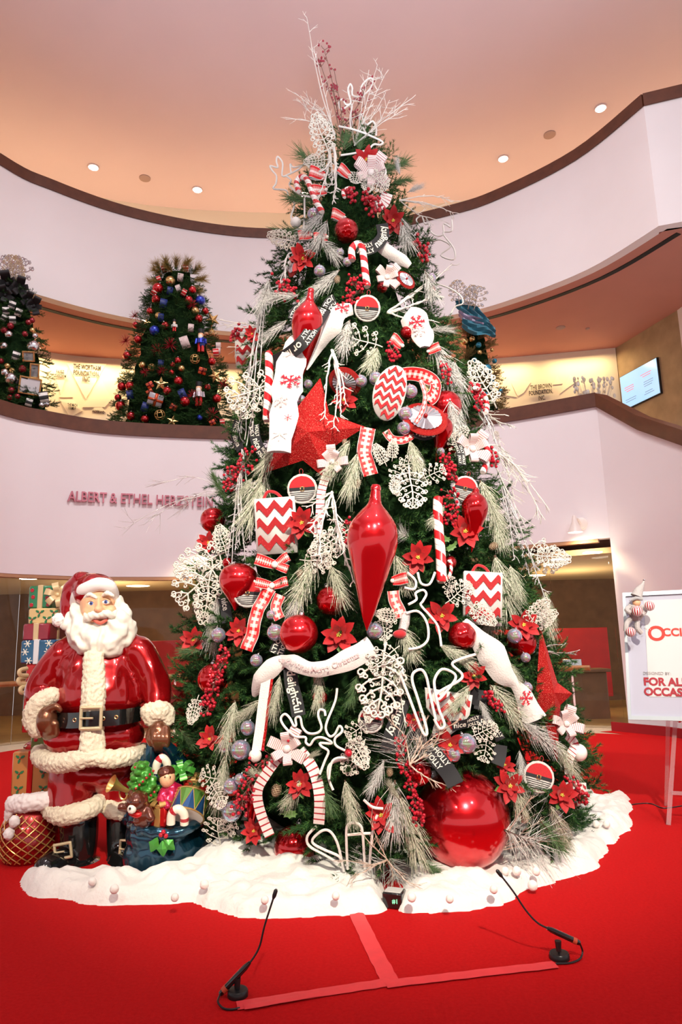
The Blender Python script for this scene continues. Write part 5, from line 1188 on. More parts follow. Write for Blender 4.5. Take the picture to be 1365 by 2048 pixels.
# ---------------- filigree leaves: (base px, tip px)
def fil(x0, y0, x1, y1, where, k=0, off=.16, wcam=.7, sc=1.0):
    a = surf(x0, y0, off); b = endp(a, x1, y1, off + .05); ang = math.degrees(math.atan2(x1 - x0, y0 - y1)); L_ = px2m(math.hypot(x1 - x0, y1 - y0), a)
    n = facing(a, wcam); z = (b - a).normalized(); n = (n - z * n.dot(z)).normalized(); y = -n; x = y.cross(z)
    M = Matrix((x * sc, y, z)).transposed().to_4x4(); M.translation = a; o = bpy.data.objects.new('filigree_leaf', FIL[k][0][1]); COL.objects.link(o); o.matrix_world = M @ Matrix.Diagonal((L_, L_, L_, 1)); return tag(o, 'white glitter filigree leaf ' + where, 'leaf ornament')
for i, a in enumerate([(440, 1110, 345, 1150, 'pointing left over the glass, upper of three at the left', 0), (425, 1140, 352, 1210, 'pointing down left, middle of three at the left', 2), (420, 1160, 405, 1255, 'pointing straight down, lowest of three at the left', 1), (450, 1100, 432, 1035, 'standing up beside the left red ball', 1),
        (540, 770, 448, 800, 'pointing left over the mezzanine rail', 2), (520, 775, 478, 840, 'pointing down left beside the striped cane', 0), (590, 485, 532, 468, 'pointing left near the top left edge', 1), (655, 300, 628, 225, 'standing up at the very top left', 1), (650, 320, 600, 325, 'pointing left below the top', 1),
        (735, 360, 738, 405, 'hanging straight down from the top white bow', 1), (740, 345, 782, 388, 'pointing down right from the top bow', 0), (715, 345, 705, 385, 'left of the hanging one at the top bow', 0), (752, 690, 682, 668, 'pointing left from the middle frosted pick', 2), (770, 925, 748, 885, 'standing up above the giant finial, left', 1), (785, 915, 788, 875, 'standing up above the giant finial, right', 1),
        (815, 935, 775, 970, 'bright, pointing down left of a cluster right of the giant finial', 2), (820, 945, 830, 1035, 'largest, hanging down in the cluster above the right cane', 0), (850, 955, 898, 935, 'pointing right over the candy cane', 2), (800, 930, 850, 925, 'lying across the cluster above the right cane', 0), (790, 960, 790, 1000, 'small, in the cluster above the right cane', 1),
        (690, 1065, 615, 1110, 'pointing down left below the twigs in the middle', 1), (660, 1070, 640, 1150, 'over the middle frosted pick', 0), (610, 1120, 672, 1125, 'pointing right over the middle frosted pick', 2), (915, 870, 945, 850, 'behind the right peppermint bow', 0), (925, 905, 900, 865, 'left of the right peppermint bow', 2), (985, 800, 940, 715, 'grey, upright at the upper right edge', 1),
        (895, 1180, 905, 1150, 'at the foot of the large candy cane', 2), (900, 1200, 950, 1160, 'over the right zigzag bag, upper', 0), (945, 1215, 995, 1250, 'over the right zigzag bag, lower', 1), (1060, 1245, 1100, 1195, 'pointing up right at the right edge, upper', 1), (1062, 1250, 1118, 1222, 'pointing right at the right edge, lower', 1), (1075, 1110, 1150, 1120, 'pale, pointing right over the right glass door', 1), (1070, 1090, 1120, 1140, 'pale, drooping over the right glass door', 2),
        (765, 1240, 772, 1290, 'at the tip of the giant finial', 0), (790, 1300, 735, 1345, 'below the fleece garland, pointing down left', 2), (770, 1310, 755, 1440, 'long and bright, hanging in the lower middle', 0), (790, 1330, 770, 1395, 'hanging beside the long bright one', 2), (745, 1400, 735, 1450, 'over the small belt disc', 1), (730, 1450, 690, 1475, 'left of the small belt disc', 2), (725, 1490, 690, 1550, 'hanging below the reindeer nose', 0), (705, 1480, 735, 1540, 'drooping right of the reindeer nose', 1),
        (795, 1235, 745, 1225, 'small, right of the giant finial', 1), (440, 1560, 385, 1545, 'pointing left at the lower left', 2), (425, 1570, 450, 1620, 'drooping at the lower left bubbles', 0), (440, 1690, 432, 1610, 'standing up by the sack at the lower left', 2), (470, 1640, 425, 1680, 'low at the left just above the snow', 0), (395, 1400, 380, 1450, 'pale, behind the statue glove', 1), (950, 1470, 1000, 1450, 'above the giant ball, upper', 0), (975, 1480, 965, 1530, 'above the giant ball, hanging', 2), (995, 880, 985, 850, 'tiny, right edge by the peppermint bow', 1)]):
    fil(*a[:4], a[4], a[5], off=.17 if i % 3 else .12)
# ---------------- long needled picks
for i, (x0, y0, x1, y1, kd, where, wd) in enumerate([(530, 945, 500, 1070, 'frost', 'large, hanging left of the zigzag bag', 1.3), (505, 955, 470, 1010, 'frost', 'left of the largest hanging one', 1.1), (700, 880, 650, 975, 'frost', 'thin, hanging from the right star tip', .8), (715, 905, 700, 1010, 'frost', 'hanging above the giant finial', .9), (630, 1110, 590, 1230, 'frost', 'hanging in the middle over the red ball', 1.1), (600, 1170, 590, 1240, 'snowy', 'curled over the large middle ball', 1.2),
        (600, 590, 520, 600, 'snowy', 'pointing left at the upper left', .9), (680, 540, 620, 600, 'snowy', 'hanging above the upper finial', .9), (650, 560, 600, 625, 'snowy', 'second above the upper finial', .7), (575, 640, 520, 690, 'snowy', 'left of the upper finial', 1.0), (650, 425, 600, 480, 'snowy', 'left of the crinkled ball near the top', 1.1), (655, 440, 630, 510, 'snowy', 'hanging near the top left', .8),
        (755, 695, 740, 750, 'frost', 'in the upper middle over the bubbles', 1.5), (815, 385, 850, 365, 'snowy', 'pointing right under the tree top', 1.2), (800, 350, 790, 310, 'snowy', 'small grey, at the right of the top', .9), (860, 680, 930, 780, 'snowy', 'large grey, descending at the right edge', 1.2), (910, 720, 930, 850, 'snowy', 'grey, hanging at the right edge', 1.0), (860, 660, 915, 655, 'snowy', 'grey, pointing right at the upper right', .9),
        (800, 430, 830, 510, 'snowy', 'hanging at the upper right edge', 1.0), (960, 960, 1010, 1060, 'frost', 'pale, descending right of the belt disc', 1.1), (985, 1010, 1020, 1110, 'frost', 'pale, along the right edge', 1.0), (990, 1110, 1040, 1250, 'frost', 'long pale, descending over the right zigzag bag', 1.2), (1020, 1130, 1050, 1210, 'frost', 'pale, at the right edge of the tree', 1.0), (890, 1010, 860, 1060, 'frost', 'behind the large candy cane', .8),
        (820, 1075, 790, 1060, 'burst', 'round green burst right of the giant finial', 1.0), (770, 1310, 820, 1380, 'frost', 'right of the long bright leaf', 1.1), (715, 1350, 700, 1430, 'green', 'hanging left of the long bright leaf', .9), (640, 1340, 640, 1430, 'frost', 'hanging under the fleece garland', .9), (560, 1350, 545, 1450, 'frost', 'dark, left of the hanging black ribbon', .8), (980, 1370, 1060, 1450, 'frost', 'long, descending under the right scarf', 1.2),
        (960, 1400, 985, 1450, 'snowy', 'left under the right scarf', 1.1), (1040, 1440, 1130, 1500, 'snowy', 'pointing right at the foot of the tall star', 1.1), (1010, 1320, 1050, 1370, 'frost', 'between the scarf and the tall star', 1.0), (1020, 1530, 1060, 1640, 'frost', 'hanging right of the giant ball', 1.1), (1040, 1500, 1050, 1560, 'snowy', 'above the pine cone at right', .9), (790, 1560, 800, 1700, 'snowy', 'large, hanging left of the giant ball', 1.2),
        (800, 1590, 860, 1740, 'frost', 'drooping to the snow left of the giant ball', 1.0), (770, 1520, 740, 1600, 'snowy', 'left of the long berry spray', 1.0), (830, 1530, 870, 1470, 'burst', 'spiky, above the giant ball at left', 1.2), (820, 1540, 780, 1450, 'burst', 'spiky, standing left of the giant ball', 1.0), (540, 1560, 490, 1540, 'frost', 'pointing left over the lower left berries', 1.0), (600, 1560, 570, 1630, 'frost', 'around the big pine cone', 1.2),
        (610, 1520, 640, 1500, 'frost', 'small, right of the lower left bow', .9), (470, 1400, 450, 1520, 'frost', 'long, hanging at the left by the bubbles', 1.0), (450, 1510, 440, 1640, 'frost', 'thin, hanging low at the left', .8), (435, 1190, 425, 1310, 'snowy', 'grey, hanging at the left edge', .9), (420, 1240, 430, 1310, 'frost', 'under the lowest left filigree leaf', .7), (1010, 1660, 1110, 1700, 'burst', 'thin, sweeping over the snow right of the giant ball', .9),
        (1100, 1610, 1150, 1700, 'frost', 'low at the right edge', .9), (770, 1720, 700, 1760, 'burst', 'spiky, lying on the snow at the front', 1.1), (780, 1715, 800, 1780, 'burst', 'spiky, drooping to the snow front', .9), (360, 1460, 400, 1500, 'green', 'dark green, beside the statue glove', 1.0), (455, 1000, 410, 935, 'green', 'thin, at the left edge by the lettering', .8), (800, 1600, 770, 1560, 'frost', 'short, lower middle', .9),
        (560, 880, 520, 960, 'frost', 'behind the left star point', 1.1), (700, 640, 690, 720, 'snowy', 'grey, under the upper belt disc', 1.1), (640, 480, 690, 520, 'snowy', 'grey, under the crinkled ball near the top', 1.0), (850, 540, 880, 610, 'snowy', 'grey, hanging at the upper right behind iced twigs', 1.1), (540, 560, 520, 640, 'snowy', 'grey, falling at the upper left edge', 1.1), (900, 800, 930, 880, 'snowy', 'grey, right of the saucer ornament', 1.2),
        (820, 880, 850, 960, 'frost', 'behind the script ribbon loop at the right', 1.0), (660, 1130, 700, 1220, 'frost', 'cream, left of the giant finial', 1.1), (790, 1110, 830, 1190, 'frost', 'cream, right of the giant finial', 1.1), (880, 1290, 960, 1330, 'frost', 'cream, under the swirled red ball', 1.1), (500, 1130, 530, 1220, 'frost', 'cream, behind the lower checked bow', 1.0), (520, 1400, 470, 1450, 'frost', 'dull, right of the long left berry spray', 1.0),
        (690, 1560, 720, 1660, 'frost', 'dull green, behind the rope-tube shapes', 1.1), (640, 1560, 680, 1640, 'green', 'green, left of the rope-tube shapes', 1.1), (940, 1370, 900, 1440, 'frost', 'cream, above the black ribbon curl', 1.0), (1090, 1180, 1110, 1290, 'frost', 'cream, at the right edge above the tall star', 1.1), (800, 1250, 840, 1330, 'frost', 'cream, under the reindeer back', 1.3), (1000, 1180, 980, 1290, 'frost', 'cream, beside the right zigzag bag', 1.1),
        (1110, 1480, 1165, 1560, 'frost', 'cream, at the right edge under the peppermint bow', 1.1), (1080, 1640, 1150, 1720, 'green', 'green, low at the right over the snow', 1.1), (840, 1720, 905, 1755, 'green', 'green, on the snow under the giant ball', 1.0), (400, 1300, 345, 1310, 'green', 'green, poking left above the statue shoulder', 1.0)]):
    pick(x0, y0, x1, y1, kd, 'long needled pine pick ' + where, off=.14, k=i, wide=wd)
# green pine boughs at the crown
for i, (x0, y0, x1, y1, where) in enumerate([(655, 345, 572, 298, 'pointing left at the tree top, highest'), (765, 345, 832, 308, 'pointing right at the tree top, upper'), (785, 365, 835, 352, 'pointing right at the tree top, lower'), (630, 400, 552, 402, 'pointing left below the wire reindeer'), (615, 465, 530, 472, 'pointing left above the filigree leaf'), (690, 300, 690, 255, 'standing up at the crown, left'), (720, 300, 715, 260, 'standing up at the crown, right')]):
    pick(x0, y0, x1, y1, 'green', 'green pine bough ' + where, off=.03, k=i, wide=1.1)
# ---------------- twigs
twig_spray('white_twigs', [(588, 185), (572, 238), (602, 205), (616, 200), (640, 215)], (672, 270), 'fan of thin white twigs spreading up left from the tree top', off=0, rpx=.9, side=8, slen=30, seed=2)
twig_spray('white_twigs', [(755, 130), (772, 185), (768, 155), (738, 140), (832, 190), (815, 215), (700, 180), (780, 200)], (710, 290), 'fan of white twigs spreading up right from the tree top', off=0, rpx=1.0, side=9, slen=36, seed=3)
twig_spray('tall_twig', [(614, 35), (628, 95)], (672, 280), 'single tall pale twig reaching highest above the tree', off=0, rpx=1.0, side=6, slen=34, seed=4)
twig_spray('berry_twigs', [(650, 100), (640, 125), (668, 140), (665, 175)], (685, 285), 'brown twigs with dark red berries rising from the tree top, left', m_browntwig, off=-.02, rpx=1.1, side=7, slen=18, berries=3, seed=5)
twig_spray('berry_twigs', [(735, 168), (705, 200), (725, 215)], (682, 260), 'brown twigs with dark red berries rising from the tree top, right', m_browntwig, off=-.02, rpx=1.1, side=7, slen=18, berries=3, seed=6)
twig_spray('iced_twigs', [(905, 530), (880, 545), (870, 590), (868, 640), (850, 600)], (775, 625), 'iced white twigs pointing right from the upper belt disc', off=.1, rpx=1.9, side=6, slen=24, seed=7)
twig_spray('iced_twigs', [(900, 400), (905, 425), (880, 440), (860, 410)], (800, 400), 'pale twigs pointing right near the top against the wall', off=.05, rpx=1.2, side=7, slen=24, seed=8)
twig_spray('iced_twigs', [(650, 830), (668, 850), (682, 830), (690, 800)], (665, 700), 'iced white twigs hanging over the star top', off=.22, rpx=2.1, side=8, slen=20, seed=9)
twig_spray('iced_twigs', [(620, 1060), (640, 1110), (700, 1140), (712, 1170), (690, 1100), (625, 1010)], (665, 985), 'iced white twigs hanging left of the giant finial', off=.22, rpx=2.2, side=9, slen=26, seed=10)
twig_spray('iced_twigs', [(665, 370), (640, 345), (650, 380), (640, 390)], (660, 300), 'iced white twig hanging at the top left', off=.12, rpx=1.8, side=7, slen=20, seed=12)
twig_spray('iced_twigs', [(668, 400), (672, 380)], (668, 290), 'vertical iced white twig in the middle of the crown', off=.14, rpx=2.6, side=8, slen=14, seed=13)
twig_spray('gold_white_twigs', [(1090, 1040), (1070, 1000), (1100, 1020), (1050, 960), (1055, 1060), (1030, 1000)], (970, 890), 'arching cream twigs drooping over the wall at the right', off=.05, rpx=1.5, side=9, slen=34, seed=14, droop=.12)
twig_spray('grey_twigs', [(242, 1062), (300, 1040), (330, 965), (350, 1030)], (455, 985), 'thin grey twigs arching left across the wall lettering', m_silvtwig, off=.0, rpx=.9, side=8, slen=40, seed=15, droop=.1)
twig_spray('white_twigs', [(440, 640), (450, 650), (470, 700)], (530, 655), 'thin white twigs pointing left at the upper left edge', off=.0, rpx=1.2, side=6, slen=26, seed=16)
twig_spray('white_twigs', [(1020, 850), (1010, 830), (985, 790)], (960, 820), 'white twigs pointing right over the mezzanine rail', off=.05, rpx=1.5, side=6, slen=22, seed=17)
twig_spray('silver_tinsel', [(480, 870), (470, 900), (490, 880), (475, 1000), (505, 860)], (535, 560), 'long silver tinsel strands falling along the upper left edge', m_silvtwig, off=.08, rpx=1.7, side=10, slen=18, seed=18)
twig_spray('silver_tinsel', [(470, 1100), (480, 1090), (490, 1110), (500, 1080), (455, 1120), (465, 1140)], (485, 900), 'silver tinsel strands falling at the left middle edge', m_silvtwig, off=.12, rpx=1.7, side=10, slen=18, seed=19)
twig_spray('silver_tinsel', [(1000, 900), (985, 870), (1010, 950), (1020, 960)], (945, 780), 'silver tinsel strands falling at the upper right edge', m_silvtwig, off=.1, rpx=1.6, side=9, slen=18, seed=20)
twig_spray('silver_tinsel', [(1060, 1150), (1070, 1130), (1095, 1210), (1050, 1100), (1030, 1120)], (1000, 960), 'silver tinsel strands falling at the right middle edge', m_silvtwig, off=.08, rpx=1.6, side=10, slen=20, seed=21)
twig_spray('silver_tinsel', [(570, 560), (550, 600), (535, 630)], (590, 500), 'silver tinsel strands at the upper left beside the red saucer', m_silvtwig, off=.08, rpx=1.8, side=10, slen=18, seed=22)
twig_spray('frosted_twigs', [(1160, 1300), (1130, 1290), (1120, 1310)], (1080, 1300), 'thin twig poking right above the handrail', m_silvtwig, off=.05, rpx=1.0, side=4, slen=18, seed=23)
twig_spray('frosted_twigs', [(795, 1370), (810, 1440), (770, 1330)], (800, 1330), 'iced stems hanging right of the long bright leaf', off=.16, rpx=1.8, side=5, slen=18, seed=24)
twig_spray('frosted_twigs', [(880, 1470), (920, 1440), (850, 1440), (780, 1440), (890, 1570)], (820, 1530), 'brown and white twig burst left above the giant ball', mat('twig_two_tone', (.66, .58, .48), .7, col2=(.30, .16, .10), nscale=30), off=.2, rpx=1.7, side=8, slen=30, seed=25)
twig_spray('frosted_twigs', [(700, 1760), (690, 1720), (720, 1660), (780, 1790), (830, 1770), (740, 1640)], (775, 1720), 'thin dark and white twig burst over the front of the snow', mat('twig_two_tone', (.66, .58, .48)), off=.22, rpx=1.2, side=6, slen=30, seed=26)
twig_spray('frosted_twigs', [(1100, 1680), (1085, 1640), (1060, 1600), (1110, 1660)], (1000, 1700), 'thin twig burst at the right foot of the giant ball', mat('twig_two_tone', (.66, .58, .48)), off=.12, rpx=1.2, side=6, slen=30, seed=27)
# ---------------- berries
for i, (path, n_, where, sp_) in enumerate([([(498, 915), (480, 945), (460, 975)], 75, 'at the left middle edge', 20), ([(455, 1300), (440, 1340), (425, 1380), (415, 1420)], 110, 'long, hanging at the left', 14), ([(580, 1490), (520, 1530), (495, 1580), (480, 1610)], 90, 'at the lower left beside the bubbles', 18), ([(800, 1470), (805, 1520), (825, 1580), (840, 1640)], 120, 'long, hanging left of the giant ball', 12), ([(560, 565), (570, 580), (580, 590)], 50, 'at the upper left edge', 16), ([(705, 560), (715, 580), (700, 600)], 55, 'left of the upper belt disc', 16),
        ([(735, 395), (745, 415), (755, 425)], 50, 'below the top white bow', 15), ([(695, 390), (705, 395)], 30, 'left of the white leaves near the top', 12), ([(890, 915), (895, 935), (905, 950)], 50, 'above the right belt disc', 12), ([(895, 980), (905, 1010), (900, 1040)], 50, 'right of the large candy cane', 14), ([(690, 1040), (700, 1070), (705, 1090)], 40, 'behind the twigs left of the giant finial', 12), ([(970, 1390), (985, 1405), (1000, 1412)], 40, 'under the right fleece scarf', 12),
        ([(830, 480), (845, 500), (850, 520)], 40, 'at the upper right edge near the top', 12), ([(780, 690), (790, 720)], 30, 'above the zigzag mitten', 10), ([(945, 770), (955, 790), (960, 815)], 40, 'at the upper right among tinsel', 12), ([(645, 1330), (650, 1345)], 20, 'under the fleece garland', 8), ([(1140, 1560), (1155, 1580), (1165, 1600)], 50, 'at the lower right edge', 14), ([(890, 730), (895, 760)], 25, 'small, at the upper right', 9), ([(475, 655), (470, 680)], 20, 'small, at the upper left edge', 10), ([(985, 900), (990, 930)], 24, 'small, right of the peppermint bow', 7)]):
    berry_spray(path, n_, 'cluster of small red berries ' + where, spread=sp_, seed=30 + i)
# plush limbs of small figures seen among the decorations
p = surf(813, 1262, .12); r = empty('plush_figure', p); tag(r, 'small grey plush leg with red toe below the checked ribbon tail', 'ornament')
MB().tube([(0, 0, .12), (-.01, -.02, .05), (-.03, -.05, 0)], [.035, .035, .03], 10).build('leg_cloth', m_silvtwig, r); MB().ball((-.05, -.06, -.02), .035, 12, 8, sc=(1.3, 1, .8)).build('red_toe', m_red_velvet, r)
# ================================================================== STATUE OF A BEARDED MAN IN A RED SUIT, SACK, GIFTS
YS = 5.42
def sp(px, py, dy=0.0): return at_y(px, py, YS + dy)
def s2m(px, dy=0.0): return px * 5.3 / F
class Blob:
    def __init__(s): s.mb = MB()
    def e(s, px, py, dy, rx, rz, ry=None, rot=None):       # ellipsoid; radii in px (x,z) and metres (y)
        c = sp(px, py, dy); s.mb.ball(c, 1, 20, 14, sc=(s2m(rx), ry if ry else s2m((rx + rz) / 2), s2m(rz)), rot=rot); return s
    def c(s, pts, n=14):        # capsule chain [(px,py,dy,r_px)]
        P = [sp(a[0], a[1], a[2]) for a in pts]; R_ = [s2m(a[3]) for a in pts]; k = 5; PP = spline(P, k); RR = []
        for i in range(len(P) - 1):
            for j in range(k): RR.append(R_[i] + (R_[i + 1] - R_[i]) * j / k)
        RR.append(R_[-1]); s.mb.tube(PP, RR, n); s.mb.ball(P[0], R_[0], n, 8); s.mb.ball(P[-1], R_[-1], n, 8); return s
    def go(s, name, mats, parent, voxel=.014, smooth=4, disp=None, cut=None):
        me = s.mb.mesh('tmp', [], smooth=False); o = bpy.data.objects.new('tmp', me); COL.objects.link(o)
        r = o.modifiers.new('r', 'REMESH'); r.mode = 'VOXEL'; r.voxel_size = voxel
        if smooth: q = o.modifiers.new('s', 'SMOOTH'); q.iterations = smooth; q.factor = .5
        dg = bpy.context.evaluated_depsgraph_get(); dg.update(); m2 = bpy.data.meshes.new_from_object(o.evaluated_get(dg)); bpy.data.objects.remove(o)
        if disp:
            n_ = len(m2.vertices); nr = [v.normal.copy() for v in m2.vertices]
            for v, nn in zip(m2.vertices, nr): v.co += nn * disp(v.co)
        m2.materials.clear(); m2.materials.append(mats); m2.polygons.foreach_set('use_smooth', [True] * len(m2.polygons))
        L0 = parent.location
        for v in m2.vertices: v.co -= L0
        m2.name = name; o = bpy.data.objects.new(name, m2); COL.objects.link(o); o.parent = parent; return o
fur = lambda k=45, a=.014: (lambda p: a * (noise.noise(p * k) + .6 * noise.noise(p * k * 2.1 + Vector((3, 1, 2)))))
folds = lambda p: .016 * noise.noise(Vector((p.x * 9, p.y * 6, p.z * 3.5))) + .006 * noise.noise(Vector((p.x * 18, p.y * 10, p.z * 6)))
def locks(p):
    w_ = noise.noise(p * 6) * 2.4; r = math.sin((p.x * 55 + w_ * 3.2 + p.z * 9)) ; return .013 * r + .008 * noise.noise(p * 28)
m_coat = mat('lacquered_red', (.44, .005, .008), .2, metal=.65, coat=1.0, noise_amt=.25, nscale=2.5)
m_hat = mat('lacquered_dark_red', (.38, .008, .014), .2, metal=.6, coat=1.0)
m_trous = mat('lacquered_maroon', (.36, .006, .008), .22, metal=.6, coat=1.0)
m_furw = mat('painted_cream_fur', (.74, .66, .50), .6, bump=.5, bscale=90)
m_furhat = mat('painted_white_band', (.82, .78, .76), .5)
m_beard = mat('painted_white_beard', (.78, .75, .66), .5)
m_skin = mat('painted_skin', (.80, .48, .27), .42, col2=(.80, .40, .24), nscale=5)
m_glove = mat('bronze_brown_glove', (.20, .075, .035), .28, metal=.6, coat=.6)
m_teal = mat('lacquered_teal', (.008, .07, .12), .22, metal=.7, coat=.9, noise_amt=.4, nscale=3)
m_lip = mat('painted_lip', (.62, .14, .10), .4); m_eye = mat('eye_white', (.85, .84, .80), .25); m_iris = mat('eye_blue', (.05, .12, .45), .2)
pz = sp(180, 1745, 0); SL0 = Vector((pz.x, YS, 0)); st = empty('statue', SL0)
tag(st, 'lacquered statue of a white bearded man in red suit with cream fur trim', 'statue')
# body: head with face, neck, torso, arms, legs in one surface
B = Blob(); B.e(198, 1205, .0, 36, 46, .17); B.e(198, 1228, -.01, 34, 28, .15)
B.e(198, 1219, -.19, 9, 8, .045); B.e(190, 1224, -.15, 6, 5, .03); B.e(207, 1223, -.15, 6, 5, .03); B.c([(198, 1200, -.15, 5), (198, 1216, -.175, 6)])
B.e(177, 1223, -.11, 12, 11, .05); B.e(221, 1220, -.11, 12, 11, .05); B.e(198, 1186, -.09, 30, 14, .07)
B.c([(198, 1240, .02, 26), (195, 1290, .05, 34), (190, 1380, .08, 46), (180, 1490, .08, 40)]); B.c([(200, 1310, .06, 20), (130, 1325, .05, 16), (92, 1375, .02, 13), (84, 1410, -.06, 10), (94, 1436, -.14, 9)]); B.c([(200, 1305, .06, 20), (270, 1315, .05, 16), (306, 1370, .04, 13), (316, 1430, -.05, 10), (318, 1465, -.1, 9)])
B.c([(180, 1490, .08, 30), (150, 1560, .03, 22), (156, 1650, .02, 18), (154, 1722, .02, 12)]); B.c([(185, 1490, .08, 30), (225, 1560, .08, 20), (237, 1650, .08, 15), (240, 1722, .06, 12)])
def face_d(p):
    q = 0
    for ex, ey in ((183, 1206), (212, 1203)):
        c = sp(ex, ey, -.15); d = math.hypot(p.x - c.x, p.z - c.z)
        if p.y < YS - .06: q -= .016 * math.exp(-(d / .026) ** 2)
    return q
B.go('body', m_skin, st, .0105, 3, face_d)
for ex, ey, ix in ((183, 1207, 1), (212, 1204, 1)):
    c = sp(ex, ey, -.140 if ex < 200 else -.124); ey_ = wpart(MB().ball(c, .030, 16, 12, sc=(1.15, .7, .72)), 'eye', m_eye, st); wpart(MB().ball(c + Vector((.006 * ix, -.021, 0)), .0135, 12, 8, sc=(1, .35, 1)), 'iris', m_iris, st); wpart(MB().ball(c + Vector((.006 * ix, -.0255, 0)), .0065, 10, 6, sc=(1, .35, 1)), 'pupil', m_black, st)
    wpart(MB().tube(spline([c + Vector((-.036, -.012, .003)), c + Vector((0, -.022, .022)), c + Vector((.036, -.012, .003))], 4), .0055, 8), 'eyelid', m_skin, st)
for a, b_, c_ in (((168, 1197), (180, 1189), (193, 1196)), ((203, 1193), (215, 1186), (227, 1192))):
    Blob().c([(a[0], a[1], -.13, 3), (b_[0], b_[1], -.165, 5), (c_[0], c_[1], -.165, 3)]).go('eyebrow', m_beard, st, .007, 2, lambda p: .004 * noise.noise(p * 80))
wpart(MB().tube(spline([sp(187, 1239, -.16), sp(201, 1246, -.178), sp(217, 1237, -.155)], 4), .014, 8), 'lips', m_lip, st)
wpart(MB().tube(spline([sp(190, 1237, -.172), sp(202, 1235, -.18), sp(214, 1235, -.17)], 4), .010, 8), 'teeth', m_eye, st)
# beard and moustache, hair
B = Blob(); B.e(204, 1282, -.07, 56, 34, .15); B.e(168, 1262, -.05, 34, 40, .13); B.e(238, 1258, -.05, 32, 40, .13); B.e(200, 1258, -.10, 34, 16, .06); B.c([(162, 1200, .0, 11), (156, 1235, -.02, 22)]); B.c([(236, 1200, .0, 8), (246, 1235, -.02, 20)]); B.e(205, 1300, -.08, 38, 20, .11); B.e(142, 1252, .0, 14, 18, .1)
B.go('beard', m_beard, st, .011, 3, locks)
B = Blob(); B.c([(199, 1231, -.185, 6), (186, 1230, -.19, 8), (175, 1236, -.17, 8), (170, 1229, -.15, 4)]); B.c([(199, 1231, -.185, 6), (213, 1227, -.19, 8), (225, 1231, -.16, 7), (231, 1223, -.13, 4)]); B.go('moustache', m_beard, st, .007, 3, lambda p: .0022 * math.sin(p.x * 150 + p.z * 120))
# hat
B = Blob(); B.e(190, 1183, .03, 44, 38, .19); B.c([(165, 1165, .03, 24), (145, 1185, .05, 22), (137, 1210, .04, 17), (132, 1235, .0, 9)]); B.go('hat', m_hat, st, .013, 5, lambda p: .006 * noise.noise(Vector((p.x * 14, p.y * 9, p.z * 10))))
B = Blob(); B.c([(152, 1215, .04, 13), (157, 1190, -.04, 14), (175, 1177, -.13, 14), (199, 1168, -.16, 14), (220, 1174, -.12, 13), (229, 1192, -.03, 10), (230, 1207, .03, 7)]); B.go('hat_band', m_furhat, st, .011, 4, lambda p: .003 * noise.noise(p * 18))
B = Blob(); B.e(119, 1240, .0, 14, 15, .06); B.go('pompom', m_furhat, st, .009, 1, fur(60, .009))
B = Blob(); B.e(200, 1187, -.175, 2, 2, .005)
# coat
B = Blob(); B.e(200, 1400, .05, 88, 105, .27); B.e(195, 1345, .06, 84, 62, .22); B.e(190, 1470, .06, 98, 55, .27); B.c([(150, 1300, .06, 34), (245, 1290, .06, 36)])
B.c([(125, 1312, .05, 32), (98, 1350, .04, 33), (80, 1385, .0, 28), (92, 1408, -.08, 22)]); B.c([(275, 1302, .05, 32), (298, 1345, .05, 34), (312, 1385, .02, 30), (314, 1415, -.03, 24)])
def coatd(p):
    f = folds(p); zb = sp(180, 1436, -.2).z; f -= .035 * math.exp(-((p.z - zb) / .06) ** 2) if abs(p.x - SL0.x - .03) < .44 and p.y < YS + .3 else 0
    return f
coat = B.go('coat', m_coat, st, .015, 6, coatd)
# fur trims
B = Blob(); pl = [(186, 1312, -.19, 13), (187, 1350, -.215, 16), (186, 1390, -.235, 18), (184, 1420, -.24, 18)]; B.c(pl); B.c([(x + 12, y, d, r * .7) for x, y, d, r in pl]); B.c([(x - 10, y, d, r * .7) for x, y, d, r in pl])
B.c([(181, 1455, -.245, 17), (180, 1500, -.26, 20)]); B.c([(195, 1455, -.24, 12), (196, 1500, -.255, 14)]); B.go('front_trim', m_furw, st, .009, 2, fur(48, .010))
B = Blob(); hem = [(288, 1500, .22, 14), (278, 1508, .05, 16), (255, 1514, -.14, 17), (220, 1518, -.24, 17), (185, 1513, -.28, 17), (150, 1522, -.27, 18), (110, 1526, -.17, 18), (82, 1516, .0, 17), (78, 1505, .2, 15)]; B.c(hem); B.go('hem_trim', m_furw, st, .010, 2, fur(46, .011))
B = Blob(); B.c([(104, 1392, -.12, 17), (86, 1402, -.12, 20), (72, 1420, -.11, 22), (68, 1440, -.1, 21)]); B.c([(76, 1456, -.1, 19), (70, 1440, -.1, 20)]); B.e(84, 1425, -.08, 26, 34, .10); B.go('cuff', m_furw, st, .010, 2, fur(46, .011))
B = Blob(); B.c([(300, 1424, -.08, 19), (318, 1422, -.08, 22), (332, 1426, -.05, 18)]); B.c([(302, 1436, -.08, 16), (334, 1438, -.05, 16)]); B.go('cuff', m_furw, st, .010, 2, fur(46, .011))
